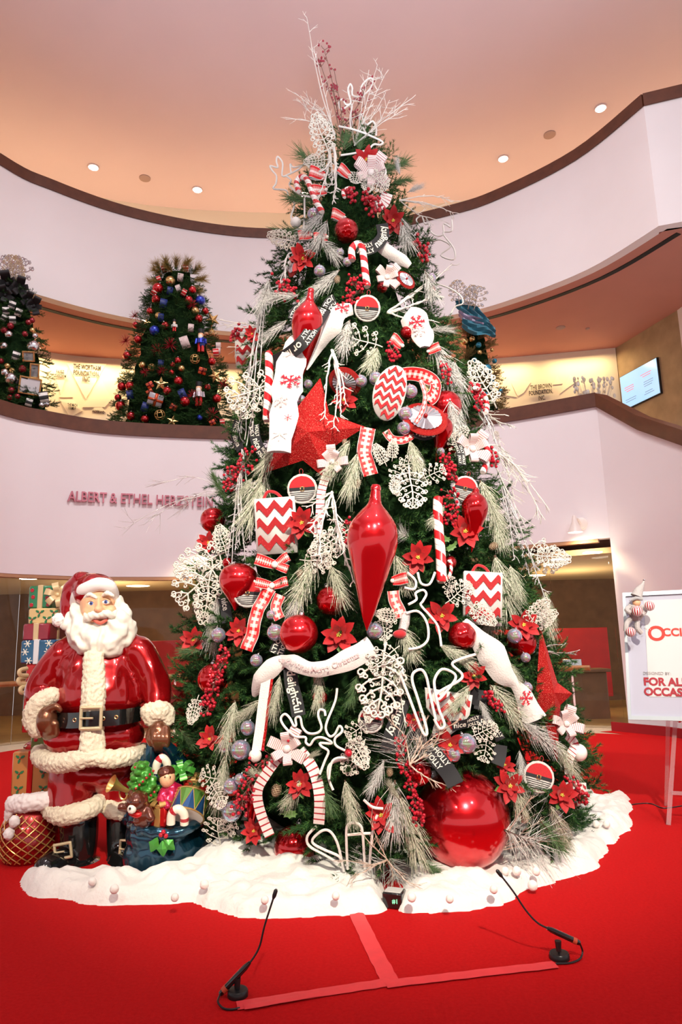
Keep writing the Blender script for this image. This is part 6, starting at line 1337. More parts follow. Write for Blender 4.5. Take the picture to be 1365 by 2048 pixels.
# gloves: fist on the hip with fingers curled back, other hand gripping the sack neck
B = Blob(); B.e(94, 1440, -.17, 19, 27, .085); B.c([(98, 1420, -.2, 9), (112, 1413, -.21, 7), (121, 1420, -.21, 4.5)]); 
for k in range(4): B.c([(86 + k * 8, 1448, -.19, 8), (88 + k * 8, 1464, -.17 + k * .004, 8), (92 + k * 7, 1474, -.12, 6)])
B.go('glove', m_glove, st, .0085, 2)
B = Blob(); B.e(318, 1462, -.12, 17, 20, .08)
for k in range(4): B.c([(306 + k * 9, 1458, -.15, 7.5), (310 + k * 8, 1478, -.19, 7.5), (314 + k * 6, 1496, -.16, 6.5), (312 + k * 5, 1502, -.10, 5)])
B.c([(304, 1458, -.14, 8), (298, 1474, -.17, 7), (302, 1488, -.18, 5.5)]); B.go('glove', m_glove, st, .0085, 2)
# belt, buckle
bp = [(100, 1438, .04), (117, 1440, -.14), (146, 1441, -.25), (183, 1438, -.305), (222, 1436, -.26), (257, 1432, -.17), (283, 1427, .02)]
P = spline([sp(*b_) for b_ in bp], 5); mb = MB(); G = []
for p in P: G.append([p + Vector((0, .03, -.05)), p + Vector((0, -.012, -.055)), p + Vector((0, -.012, .055)), p + Vector((0, .03, .05))])
mb.grid([g[::-1] for g in G]); wpart(mb, 'belt', m_blackgloss, st)
for x, y in ((150, 1440), (207, 1437), (233, 1434)):
    c = sp(x, y, {150: -.272, 207: -.30, 233: -.25}[x]); wpart(MB().tube([c + Vector((.012 * math.cos(q), -.005, .012 * math.sin(q))) for q in [i * PI / 5 for i in range(10)]], .004, 6, closed=True), 'eyelet', m_gold, st)
def buckle(c, w_, h_, r, parent, rot=0):
    mb = MB(); R_ = Matrix.Rotation(rot, 3, 'Y'); q = [Vector((sx * w_ / 2, 0, sz * h_ / 2)) for sx, sz in ((-1, -1), (1, -1), (1, 1), (-1, 1))]
    for i in range(4): mb.tube([c + R_ @ q[i], c + R_ @ q[(i + 1) % 4]], r, 8); mb.ball(c + R_ @ q[i], r, 8, 6)
    mb.tube([c + R_ @ Vector((-w_ / 2, -.01, 0)), c + R_ @ Vector((w_ * .15, -.02, 0))], r * .6, 8); wpart(mb, 'buckle', mat('pale_gold_paint', (.66, .55, .34), .35, metal=.5), parent)
buckle(sp(182, 1436, -.325), .145, .145, .0125, st)
# trousers, cuffs, boots
B = Blob(); B.c([(150, 1530, .03, 46), (143, 1570, .02, 46), (142, 1610, .0, 44)]); B.c([(225, 1530, .08, 40), (234, 1570, .08, 38), (238, 1608, .06, 34)]); B.e(190, 1545, .06, 85, 36, .2); B.go('trousers', m_trous, st, .014, 5, folds)
B = Blob(); B.c([(100, 1618, .0, 16), (120, 1630, -.14, 18), (155, 1626, -.18, 18), (190, 1612, -.12, 17), (202, 1600, .02, 15)]); B.c([(112, 1612, .1, 16), (185, 1606, .1, 16)]); B.go('trouser_cuff', m_furw, st, .010, 2, fur(46, .011))
B = Blob(); B.c([(208, 1602, .02, 14), (222, 1618, -.06, 16), (245, 1622, -.08, 16), (265, 1612, .0, 14)]); B.c([(212, 1606, .14, 14), (262, 1606, .14, 14)]); B.go('trouser_cuff', m_furw, st, .010, 2, fur(46, .011))
B = Blob(); B.c([(158, 1640, .02, 37), (158, 1680, .02, 35), (152, 1712, .02, 36)]); B.e(150, 1730, .02, 44, 20, .17); B.c([(140, 1722, -.04, 28), (112, 1730, -.16, 27), (92, 1737, -.24, 23)])
flo = lambda p: 0
B.go('boot', m_blackgloss, st, .013, 4, lambda p: max(0, .01 - p.z))
B = Blob(); B.c([(238, 1635, .08, 24), (238, 1680, .08, 23), (242, 1712, .06, 26)]); B.c([(245, 1722, .0, 26), (262, 1736, -.14, 26), (266, 1740, -.2, 23)]); B.go('boot', m_blackgloss, st, .013, 4, lambda p: max(0, .01 - p.z))
buckle(sp(126, 1702, -.19), .115, .095, .011, st, -.15); buckle(sp(250, 1697, -.09), .07, .11, .010, st, .05)
# lowest point on the floor
YS = 5.25
# ---------------- teal sack with toys
sk = empty('toy_sack', sp(325, 1745, -.1)); sk.location.z = 0; tag(sk, 'shiny teal toy sack held by the statue, standing in the cotton snow', 'sack')
B = Blob(); B.e(332, 1706, -.0, 76, 66, .30); B.e(332, 1735, -.0, 70, 32, .28); B.e(325, 1660, .0, 68, 42, .28); B.c([(262, 1630, .1, 20), (290, 1560, .12, 22), (308, 1500, .12, 14), (315, 1470, .10, 7)]); B.c([(395, 1560, .14, 12), (360, 1530, .14, 16), (330, 1490, .0, 12)]); B.e(325, 1590, .16, 66, 60, .12)
B.go('sack_cloth', m_teal, sk, .015, 5, lambda p: .018 * noise.noise(Vector((p.x * 10, p.y * 8, p.z * 5))) + .008 * noise.noise(Vector((p.x * 24, p.y * 14, p.z * 10))))
B = Blob(); B.c([(262, 1652, -.16, 9), (285, 1660, -.25, 11), (330, 1668, -.29, 11), (375, 1658, -.25, 10), (402, 1640, -.12, 8)]); B.go('sack_rim', m_teal, sk, .010, 2, lambda p: .01 * noise.noise(p * 20))
B = Blob(); B.c([(303, 1478, .06, 7), (306, 1495, .07, 12), (298, 1530, .1, 20), (280, 1570, .08, 22)]); B.go('sack_neck', m_teal, sk, .010, 2, lambda p: .008 * math.sin(p.x * 130))
m_lg = mat('lacquered_leaf_green', (.06, .30, .035), .3, metal=.4, coat=.6); m_doll = mat('lacquered_pink_red', (.55, .01, .07), .25, metal=.5, coat=.8); m_bear = mat('lacquered_bear_brown', (.12, .03, .015), .25, metal=.4, coat=.8)
m_goldp = mat('lacquered_gold', (.62, .38, .12), .3, metal=.7, coat=.4); m_giftred = mat('lacquered_gift_red', (.55, .012, .012), .25, metal=.5, coat=.6)
def thing(name, px, py, dy, label, cat, group=None):
    r = empty(name, sp(px, py, dy)); return tag(r, label, cat, group)
t = thing('toy_tree', 290, 1590, -.16, 'small glossy green toy fir tree with red beads in the sack', 'toy')
B = Blob()
for k in range(26):
    u = k / 26; a = k * 2.4; w_ = 8 + 24 * u; B.e(282 + u * 8 + w_ * math.cos(a), 1528 + u * 60, -.17 + .06 * math.sin(a), 9, 6, .035)
B.c([(280, 1525, -.17, 4), (288, 1560, -.16, 14), (292, 1592, -.14, 24)]); B.go('tree_body', m_lg, t, .008, 1, lambda p: .004 * noise.noise(p * 60))
for k in range(9): c = sp(270 + (k * 37) % 44, 1535 + k * 7, -.26); wpart(MB().ball(c, .009, 8, 6), 'bead', m_berry, t)
t = thing('toy_doll', 338, 1590, -.18, 'toy doll with brown hair in pink red dress sitting in the sack', 'toy')
B = Blob(); B.e(335, 1556, -.2, 14, 17, .065); B.go('doll_head', m_skin, t, .007, 2); B = Blob(); B.e(333, 1545, -.19, 16, 12, .07); B.c([(321, 1550, -.2, 4), (321, 1562, -.19, 4)]); B.go('doll_hair', m_bear, t, .007, 1, lambda p: .003 * noise.noise(p * 70))
B = Blob(); B.c([(345, 1578, -.18, 14), (340, 1598, -.18, 20), (338, 1615, -.18, 20)]); B.c([(328, 1582, -.2, 8), (322, 1600, -.24, 8), (335, 1612, -.27, 7)]); B.c([(358, 1578, -.17, 9), (368, 1592, -.18, 8)]); B.go('doll_dress', m_doll, t, .008, 2, lambda p: .003 * noise.noise(p * 40))
for ex in (330, 341): wpart(MB().ball(sp(ex, 1554, -.268), .005, 8, 6), 'doll_eye', m_black, t)
t = thing('toy_bear', 280, 1625, -.26, 'glossy brown teddy bear with white muzzle leaning over the sack edge', 'toy')
B = Blob(); B.e(275, 1602, -.3, 19, 18, .09); B.e(262, 1586, -.28, 6, 6, .03); B.e(288, 1590, -.28, 7, 6, .03); B.c([(255, 1618, -.31, 6), (243, 1614, -.33, 7)]); B.e(290, 1630, -.27, 18, 22, .08); B.c([(298, 1622, -.31, 8), (302, 1636, -.33, 8)]); B.e(278, 1642, -.3, 10, 9, .05); B.go('bear_body', m_bear, t, .008, 2)
B = Blob(); B.e(264, 1618, -.375, 8, 8, .03); B.go('muzzle', m_beard, t, .006, 1); wpart(MB().ball(sp(260, 1617, -.41), .008, 8, 6), 'nose', m_black, t)
for ex in (262, 280): wpart(MB().ball(sp(ex, 1604, -.385), .005, 8, 6), 'bear_eye', m_black, t)
B = Blob(); B.c([(262, 1626, -.33, 5), (275, 1630, -.34, 6), (286, 1626, -.32, 5)]); B.go('neck_bow', m_giftred, t, .007, 1)
t = thing('toy_trumpet', 235, 1565, -.2, 'brass toy trumpet with flared bell sticking out of the sack left', 'toy')
a, b_ = sp(222, 1567, -.28), sp(262, 1585, -.2); d = (b_ - a).normalized(); Mx = d.to_track_quat('Z', 'Y').to_matrix().to_4x4(); Mx.translation = a; L_ = (b_ - a).length
wpart(MB().lathe([(.062, 0), (.058, .004), (.035, .04), (.02, .09), (.012, L_), (.008, L_ * 1.3)], 24, M=Mx), 'horn', m_goldp, t); wpart(MB().tube([sp(247 + 8 * math.cos(q), 1587 + 12 * math.sin(q), -.22) for q in [i * PI / 6 for i in range(9)]], .006, 6), 'tube_loop', m_goldp, t)
t = thing('toy_drum', 385, 1615, -.2, 'toy drum with green and blue diamond sides and gold edges in the sack', 'toy')
ax = (sp(372, 1632, -.24) - sp(384, 1590, -.14)).normalized(); Mx = ax.to_track_quat('Z', 'Y').to_matrix().to_4x4(); Mx.translation = sp(384, 1592, -.14)
mb = MB(); n_ = 16; R_ = .125; Hh = .15
vs = []
for i in range(n_): q = 2 * PI * i / n_; vs += [Mx @ Vector((R_ * math.cos(q), R_ * math.sin(q), 0)), Mx @ Vector((R_ * math.cos(q), R_ * math.sin(q), Hh))]
fs = []; mi = []
for k in (0, 1):
    f_ = []
    for i in range(n_):
        j = (i + 1) % n_
        if (i % 2 == 0): tri = [(2 * i, 2 * j, 2 * i + 1), (2 * j, 2 * j + 1, 2 * i + 1)] 
        else: tri = [(2 * i, 2 * j, 2 * j + 1), (2 * i, 2 * j + 1, 2 * i + 1)]
        f_.append(tri[k])
    mb.add(vs, f_, k)
mb.add([Mx @ Vector((0, 0, Hh * .99))] + vs[1::2], [(0, 1 + i, 1 + (i + 1) % n_) for i in range(n_)], 2); mb.add([Mx @ Vector((0, 0, .001))] + vs[0::2], [(0, 1 + (i + 1) % n_, 1 + i) for i in range(n_)], 2)
wpart(mb, 'drum_shell', [mat('lacquered_drum_green', (.10, .25, .04), .3, metal=.4, coat=.5), mat('lacquered_drum_blue', (.02, .08, .22), .3, metal=.5, coat=.5), m_beard], t, smooth=False)
for z_ in (0, Hh): wpart(MB().tube([Mx @ Vector((R_ * math.cos(q), R_ * math.sin(q), z_)) for q in [i * 2 * PI / 24 for i in range(24)]], .006, 6, closed=True), 'drum_hoop', m_goldp, t)
for i in range(n_): i2 = (i + 1) % n_; a, b_ = (vs[2 * i], vs[2 * i2 + 1]) if i % 2 else (vs[2 * i + 1], vs[2 * i2]); wpart(MB().tube([a, b_], .003, 5), 'drum_cord', m_goldp, t)
def bow3(c, s, m_, parent, n=6, tails=True, up=Vector((0, -.6, .8))):
    up = up.normalized(); mb = MB(); a = up.orthogonal().normalized(); b_ = up.cross(a)
    for k in range(n):
        q = 2 * PI * k / n; d = (a * math.cos(q) + b_ * math.sin(q)); pts = spline([c, c + d * s * .5 + up * s * .45, c + d * s + up * s * .25, c + d * s * .8 - up * s * .02, c + d * s * .2], 3); w_ = d.cross(up).normalized() * s * .26
        mb.grid([[p - w_ * (.5 + .5 * math.sin(PI * i / (len(pts) - 1))), p, p + w_ * (.5 + .5 * math.sin(PI * i / (len(pts) - 1)))] for i, p in enumerate(pts)])
    mb.ball(c + up * s * .15, s * .22, 8, 6); return wpart(mb, 'bow', m_, parent)
def gift(name, corners, dyf, depth_m, mbox, mband, label, bands=(), deco=None, bowat=None, decomat=None, parent=None, rotz=0, cat='gift box', zbot=None):
    """front face from (px0,py0) top-left to (px1,py1) bottom-right at dy, box going back depth_m"""
    x0, y0, x1, y1 = corners; a = sp(x0, y0, dyf); b_ = sp(x1, y1, dyf); w_ = b_.x - a.x; h_ = a.z - b_.z; zb = b_.z if zbot is None else zbot; h_ = a.z - zb
    r = empty(name, ((a.x + b_.x) / 2, YS + dyf + depth_m / 2, zb)); tag(r, label, cat); r.rotation_euler.z = math.radians(rotz)
    MB().box((0, 0, h_ / 2), (w_, depth_m, h_), bev=.012).build('box', mbox, r)
    for u in bands: MB().box(((u - .5) * w_, 0, h_ / 2), (.045, depth_m + .012, h_ + .012), bev=.004).build('ribbon_band', mband, r)
    if bands: MB().box((0, 0, h_ / 2), (w_ + .010, .045, h_ + .010), bev=.004).build('ribbon_band', mband, r)
    if deco:
        for (u, v) in deco[1]:
            mb = MB(); yf = -depth_m / 2 - .001; cx, cz = (u - .5) * w_, v * h_
            if deco[0] == 'dot': mb.lathe([(.001, .004), (.014, .003), (.017, 0)], 12, M=Matrix.Translation((cx, yf, cz)) @ Matrix.Rotation(PI / 2, 4, 'X')); mb.build('painted_dot', m_berry, r)
            if deco[0] == 'snow':
                for k in range(3): q = k * PI / 3; mb.tube([(cx - .03 * math.cos(q), yf, cz - .03 * math.sin(q)), (cx + .03 * math.cos(q), yf, cz + .03 * math.sin(q))], .004, 5)
                mb.build('painted_snowflake', m_beard, r)
            if deco[0] == 'holly':
                for q in (.5, 2.6, 4.4):
                    M_ = Matrix.Translation((cx + .022 * math.cos(q), yf - .001, cz + .022 * math.sin(q))) @ Matrix.Rotation(-q + PI / 2, 4, 'Y') @ Matrix.Diagonal((.022, .022, .022, 1)); k0 = len(mb.v)
                    out = []
                    for i in range(12): a_ = 2 * PI * i / 12; rr = 1 if i % 2 == 0 else .7; out.append((.5 * rr * math.cos(a_), 1.0 * rr * math.sin(a_)))
                    mb.prism(out, -.12, .05, 0, M_)
                mb.ball((cx, yf - .004, cz), .007, 8, 6, 1); mb.build('painted_holly', [mat('painted_green', (.02, .16, .06), .4), m_berry], r, smooth=False)
    if bowat: 
        bx, bz, bs = bowat; c = Vector((bx * w_, -depth_m / 2 if bz < 1 else 0, bz * h_)); 
        mb = MB(); up = Vector((0, -1, .1)) if bz < 1 else Vector((0, -.2, 1)); up.normalize(); a2 = up.orthogonal().normalized(); b2 = up.cross(a2)
        for k in range(7):
            q = 2 * PI * k / 7; d = a2 * math.cos(q) + b2 * math.sin(q); pts = spline([c, c + d * bs * .5 + up * bs * .45, c + d * bs + up * bs * .25, c + d * bs * .8, c + d * bs * .2], 3); ww = d.cross(up).normalized() * bs * .26
            mb.grid([[p - ww * (.5 + .5 * math.sin(PI * i / (len(pts) - 1))), p, p + ww * (.5 + .5 * math.sin(PI * i / (len(pts) - 1)))] for i, p in enumerate(pts)])
        mb.ball(c + up * bs * .15, bs * .22, 8, 6); mb.build('bow', mband, r)
    return r
gift('gift_box', (365, 1562, 412, 1592), -.10, .12, m_giftred, m_goldp, 'red toy gift with gold bow at the right of the sack', bands=(.5,), bowat=(0, 1.0, .07), rotz=12)
gift('gift_box', (300, 1612, 335, 1655), -.28, .12, m_giftred, m_goldp, 'dark red toy gift with gold bow at the front middle of the sack', bands=(.5,), bowat=(0, 1.0, .085), rotz=-10)
t = thing('green_bow', 366, 1548, -.05, 'big glossy green bow behind the doll in the sack', 'bow'); bow3(sp(364, 1545, -.06), .10, m_lg, t)
def toycane(pts, label):
    P = spline([sp(*p_) for p_ in pts], 6); o = MB().tube(P, .030, 12, uvrep=3.2).build('candy_cane', band_mat('painted_cane', [(0, (.82, .76, .62)), (.68, (.42, .01, .02)), (.88, (.82, .76, .62))], .3, u='y', coat=.5, rep=2.6), origin=P[0]); tag(o, label, 'candy cane')
toycane([(342, 1648, -.32), (344, 1628, -.33), (356, 1618, -.34), (368, 1628, -.33), (369, 1648, -.31)], 'thick cream toy candy cane hooked over the sack rim')
toycane([(312, 1545, -.08), (314, 1528, -.09), (324, 1516, -.08), (334, 1526, -.07), (334, 1540, -.06)], 'thick cream toy candy cane behind the doll')
t = thing('holly_sprig', 322, 1688, -.33, 'glossy green holly leaves with red berries on the front of the teal sack', 'holly')
for px, py, an in ((308, 1690, 25), (325, 1698, -5), (338, 1690, -50)):
    c = sp(px, py, -.335); Mx = Matrix.Translation(c) @ Matrix.Rotation(math.radians(an), 4, 'Y') @ Matrix.Diagonal((.055, .06, .055, 1)); mb = MB(); n_ = 12
    out = [((.5 if i % 3 else .75) * math.cos(2 * PI * i / n_), (.95 if i % 3 == 0 else .8) * math.sin(2 * PI * i / n_)) for i in range(n_)]
    mb.add([Mx @ Vector((0, -.15, 0))] + [Mx @ Vector((x, .12, z)) for x, z in out], [(0, 1 + i, 1 + (i + 1) % n_) for i in range(n_)]); wpart(mb, 'leaf', m_lg, t, smooth=False)
for px, py in ((322, 1670), (332, 1672), (327, 1664)): wpart(MB().ball(sp(px, py, -.34), .016, 10, 8), 'berry', m_berry, t)
YS = 5.42
# ---------------- stack of gift boxes behind the statue
m_g1 = mat('painted_gift_green', (.02, .20, .08), .3, coat=.5, noise_amt=.3, nscale=10); m_g2 = mat('painted_gift_gold', (.62, .44, .20), .35, coat=.3); m_g3 = mat('painted_gift_maroon', (.28, .012, .03), .3, coat=.6, noise_amt=.3, nscale=12)
m_g4 = mat('painted_gift_blue', (.015, .10, .22), .3, coat=.5, noise_amt=.3, nscale=10); m_g5 = mat('painted_gift_orange', (.48, .20, .06), .35, coat=.4); m_g6 = mat('painted_gift_olive', (.10, .14, .03), .35, coat=.4); m_bandt = mat('painted_tan_band', (.62, .46, .26), .35, metal=.2)
D = .42
gift('gift_box', (58, 1172, 103, 1216), D, .30, m_g1, m_bandt, 'green dotted gift box, topmost of the stack behind the statue', bands=(.5,), deco=('dot', [(.15, .8), (.85, .8), (.2, .5), (.8, .45), (.15, .15), (.85, .15)]), zbot=None)
r = empty('gift_bow', sp(118, 1188, D - .05)); tag(r, 'big tan bow on the side of the topmost gift box', 'bow'); bow3(sp(116, 1190, D - .02), .105, m_bandt, r, up=Vector((.2, -1, .1)))
gift('gift_box', (57, 1217, 114, 1247), D - .02, .32, m_g2, m_g2, 'gold gift box with painted holly, second in the stack behind the statue', deco=('holly', [(.15, .3), (.4, .7), (.65, .3), (.88, .7)]))
gift('gift_box', (46, 1248, 98, 1280), D - .04, .36, m_g3, m_bandt, 'maroon gift box with tan band, third in the stack behind the statue', bands=(.5,))
gift('gift_box', (42, 1281, 108, 1326), D - .06, .40, m_g4, mat('pale_band', (.62, .62, .66), .4), 'blue gift box with white snowflakes, fourth in the stack behind the statue', bands=(.46,), deco=('snow', [(.2, .85), (.82, .85), (.14, .5), (.8, .5), (.26, .12), (.85, .15)]))
gift('gift_box', (52, 1328, 118, 1376), D - .06, .40, m_giftred, m_bandt, 'red gift box, fifth in the stack behind the statue')
r = empty('gift_bow', sp(46, 1352, D - .16)); tag(r, 'curled tan ribbon hanging at the left of the gift stack', 'bow')
for k, (px, py) in enumerate([(46, 1345), (44, 1362), (48, 1380)]): wpart(MB().tube(spline([sp(px + 8, py - 8, D - .14), sp(px - 6, py - 4, D - .2), sp(px - 5, py + 5, D - .2), sp(px + 9, py + 6, D - .14)], 4), .018, 8), 'ribbon_curl', m_bandt, r)
gift('gift_box', (46, 1390, 110, 1462), D - .04, .40, m_g1, m_giftred, 'dark green gift box behind the statue cuff, sixth in the stack', bands=(.12,))
gift('gift_box', (62, 1463, 130, 1503), D - .02, .36, m_g6, m_giftred, 'olive gift box with red dots, seventh in the stack', deco=('dot', [(.15, .6), (.1, .15)]))
gift('gift_box', (25, 1504, 102, 1590), D - .12, .44, m_g5, m_giftred, 'large orange gift box with painted holly and red band, below the stack', bands=(.46,), deco=('holly', [(.2, .85), (.8, .85), (.2, .5), (.8, .5), (.2, .15), (.8, .15)]), bowat=(-.2, 1.0, .10))
gift('gift_box', (104, 1530, 140, 1600), D - .0, .30, m_g3, m_goldp, 'maroon gift box with a pale star right of the orange one')
gift('gift_box', (38, 1592, 118, 1700), D - .02, .40, m_g3, m_giftred, 'dark red gift box lowest in the stack, mostly hidden by the quilted sack', zbot=0.0)
# ---------------- quilted maroon sack with white fur
qs = empty('quilted_sack', (sp(60, 1725, .1).x, YS + .12, 0)); tag(qs, 'dark red sack with gold quilted lines and white fur top, left of the statue', 'sack')
B = Blob(); B.e(62, 1672, .10, 56, 62, .24); B.e(70, 1630, .12, 46, 30, .2); B.go('sack_cloth', mat('lacquered_quilt_red', (.30, .006, .010), .25, metal=.5, coat=.9), qs, .014, 3, lambda p: max(.004 - p.z, 0) + .006 * noise.noise(p * 8))
cq = sp(62, 1672, .10); ax_, ay_, az_ = s2m(57), .247, s2m(63)
for k in range(-4, 5):
    for s in (-1, 1):
        P = []
        for i in range(25):
            v = -1 + 2 * i / 24; ph = s * v * 1.5 + k * .38
            if abs(ph) > 1.35: continue
            zz2 = v * .98; rr = math.sqrt(max(0, 1 - zz2 * zz2)); p = Vector((cq.x + ax_ * rr * math.sin(ph), cq.y - ay_ * rr * math.cos(ph), cq.z + az_ * zz2))
            if p.z > .02: P.append(p)
        if len(P) > 3: wpart(MB().tube(P, .0045, 5), 'quilt_line', m_goldp, qs)
B = Blob(); B.c([(28, 1608, .0, 17), (60, 1605, -.06, 17), (104, 1598, -.04, 16), (118, 1592, .05, 14)]); B.c([(28, 1612, .0, 14), (20, 1630, .0, 10), (14, 1660, .02, 7)]); B.go('fur_top', mat('painted_white_fur', (.80, .74, .72), .6), qs, .010, 2, fur(40, .010))
for x, y in ((29, 1643), (18, 1668)):
    B = Blob(); B.e(x, y, -.14, 10, 11, .04); B.go('pompom', m_furhat, qs, .008, 1, fur(60, .006))
# ================================================================== SNOW, FOREGROUND, EASEL
m_cotton = mat('cotton_batting', (.80, .78, .73), .95, bump=.9, bscale=28, sheen=.4, noise_amt=.03, nscale=10)
def fl(px, py, z=0.0): p = at_z(px, py, z); return (p.x, p.y)
def pip(x, y, poly):
    c = False; n = len(poly)
    for i in range(n):
        x1, y1 = poly[i]; x2, y2 = poly[i - 1]
        if (y1 > y) != (y2 > y) and x < (x2 - x1) * (y - y1) / (y2 - y1) + x1: c = not c
    return c
def dist_poly(X, Y, poly):
    D = np.full(X.shape, 1e9); n = len(poly)
    for i in range(n):
        ax, ay = poly[i]; bx, by = poly[(i + 1) % n]; dx, dy = bx - ax, by - ay; t = np.clip(((X - ax) * dx + (Y - ay) * dy) / (dx * dx + dy * dy + 1e-12), 0, 1)
        D = np.minimum(D, np.hypot(X - ax - t * dx, Y - ay - t * dy))
    return D
def snow(poly, label, mounds=(), h0=.08, step=.022):
    poly = [(v.x, v.y) for v in spline([(x, y, 0) for x, y in poly], 4, closed=True)]
    xs = np.arange(min(p[0] for p in poly) - .1, max(p[0] for p in poly) + .1, step); ys = np.arange(min(p[1] for p in poly) - .1, max(p[1] for p in poly) + .1, step)
    X, Y = np.meshgrid(xs, ys, indexing='ij'); D = dist_poly(X, Y, poly); n1, n2 = X.shape; vid = {}; mb = MB()
    for i in range(n1):
        for j in range(n2):
            x, y = X[i, j], Y[i, j]; d = D[i, j] * (1 if pip(x, y, poly) else -1); w_ = .045 * noise.noise(Vector((x * 4, y * 4, 1))) + .022 * noise.noise(Vector((x * 11, y * 13, 4))) + .012 * noise.noise(Vector((x * 27, y * 31, 8)))
            d += w_
            if d < -.06: continue
            e_ = min(1, max(0, d) / .11); h_ = h0 * math.sqrt(1 - (1 - e_) ** 2); h_ += min(1, max(0, d) / .13) * (.035 * noise.noise(Vector((x * 5, y * 5, 9))) + .055 * abs(noise.noise(Vector((x * 8, y * 8, 3)))) + .010 * noise.noise(Vector((x * 24, y * 24, 5))))
            for mx, my, mr, mh in mounds: h_ += mh * math.exp(-((x - mx) ** 2 + (y - my) ** 2) / mr ** 2) * min(1, max(0, d) / .1) * (1 + .35 * noise.noise(Vector((x * 8, y * 8, 7))))
            if d < 0: h_ = d * .7
            vid[i, j] = len(mb.v); mb.v.append((x, y, h_))
    for i in range(n1 - 1):
        for j in range(n2 - 1):
            q = [vid.get(k) for k in ((i, j), (i + 1, j), (i + 1, j + 1), (i, j + 1))]
            if None not in q: mb.f.append(q); mb.mi.append(0)
    c = poly[0]; o = mb.build('cotton_snow', m_cotton, origin=(sum(p[0] for p in poly) / len(poly), sum(p[1] for p in poly) / len(poly), 0), angle=None); return tag(o, label, 'snow')
F_L = [fl(*p) for p in [(42, 1762), (60, 1790), (110, 1798), (200, 1810), (330, 1807), (390, 1802), (420, 1816), (500, 1836), (620, 1832), (700, 1828), (762, 1826), (772, 1808), (756, 1770)]]
left = F_L + [(.2, 5.2), (-.4, 6.2), (-1.0, 6.6)] + [fl(*p) for p in [(420, 1672), (412, 1725), (330, 1758), (268, 1762), (205, 1745), (190, 1752), (120, 1760), (70, 1750)]]
snow(left, 'wide white cotton snow blanket under the left half of the tree and the statue', mounds=[(*fl(480, 1745), .28, .16), (*fl(580, 1775), .2, .06), (*fl(700, 1770), .25, .07), (*fl(210, 1790), .16, .04), (*fl(100, 1780), .12, .03), (*fl(340, 1780), .15, .05)])
F_R = [fl(*p) for p in [(806, 1778), (798, 1808), (812, 1822), (860, 1824), (930, 1818), (1010, 1803), (1060, 1778), (1100, 1770), (1150, 1752), (1195, 1734), (1215, 1700), (1245, 1672), (1262, 1645), (1258, 1600), (1240, 1586), (1205, 1602), (1178, 1580), (1160, 1568)]]
right = F_R + [(2.0, 7.4), (.8, 8.2), (.2, 7.8), (.25, 5.4)]
snow(right, 'white cotton snow blanket under the right half of the tree around the giant ball', mounds=[(*fl(1100, 1720), .25, .05), (*fl(880, 1780), .22, .05), (*fl(1180, 1650), .25, .05), (*fl(960, 1780), .15, .03)], h0=.075)
for i, (px, py, r, wh) in enumerate([(876, 1722, 9, 'resting against the giant red ball'), (1034, 1742, 9, 'right of the giant ball foot'), (1073, 1743, 8, 'second right of the giant ball foot'), (1066, 1771, 10, 'at the edge of the snow, lying on the carpet side'), (988, 1779, 8, 'in front of the giant ball'), (1011, 1742, 8, 'beside the microphone head'), (1218, 1625, 7, 'highest at the far right of the snow'), (1193, 1648, 7, 'far right, left of its neighbour'), (1214, 1648, 7, 'far right, lower of three'),
        (900, 1798, 8, 'front edge of the right snow'), (824, 1795, 9, 'beside the small black box'), (625, 1736, 11, 'right of the medium red ball'), (654, 1732, 11, 'second right of the medium red ball'), (604, 1748, 9, 'in front of the medium red ball'), (409, 1769, 9, 'front of the snow near the teal sack'), (229, 1778, 9, 'in front of the statue boots, right'), (185, 1763, 8, 'in front of the statue boots, left'), (350, 1795, 8, 'front edge of the snow left of the middle'), (530, 1800, 8, 'front middle of the left snow'), (672, 1792, 8, 'front snow below the rope-tube shapes')]):
    zz_ = .115 if px not in (1066,) else .05; p = at_z(px, py, zz_); mb = MB(); mb.ball((0, 0, 0), px2m(r, p), 16, 12); mb.v = [tuple(Vector(v) * (1 + .04 * noise.noise(Vector(v) * 60 + Vector((i, 0, 0))))) for v in mb.v]
    o = mb.build('snowball', m_cotton); o.location = p; tag(o, 'small white snowball ' + wh, 'snowball')
# tape
m_tape = mat('red_gaffer_tape', (.86, .055, .065), .55, noise_amt=.12, nscale=14)
def tape(a, b, w_, label, z=.004):
    A_, B_ = Vector((*fl(*a), z)), Vector((*fl(*b), z)); d = (B_ - A_).normalized(); n = Vector((-d.y, d.x, 0)); mb = MB(); P = []; K = 24
    for i in range(K + 1):
        c = A_.lerp(B_, i / K); o1 = .006 * noise.noise(Vector((i * .5, w_ * 40, 1))); P.append([c - n * (w_ / 2 + o1) , c + Vector((0, 0, .002 + .003 * abs(noise.noise(Vector((i * .8, 3, z * 100)))))), c + n * (w_ / 2 - o1)])
    mb.grid(P); return tag(mb.build('floor_tape', m_tape, origin=A_), label, 'tape')
tape((712, 1826), (782, 1968), .085, 'red tape strip running from the snow down to the crossing strip')
tape((474, 2014), (782, 1966), .075, 'red tape strip on the carpet towards the left microphone', .006)
tape((772, 1972), (1112, 1932), .070, 'red tape strip on the carpet towards the right microphone', .008)
tape((488, 2019), (640, 1992), .045, 'short darker tape piece overlapping the left strip', .010)
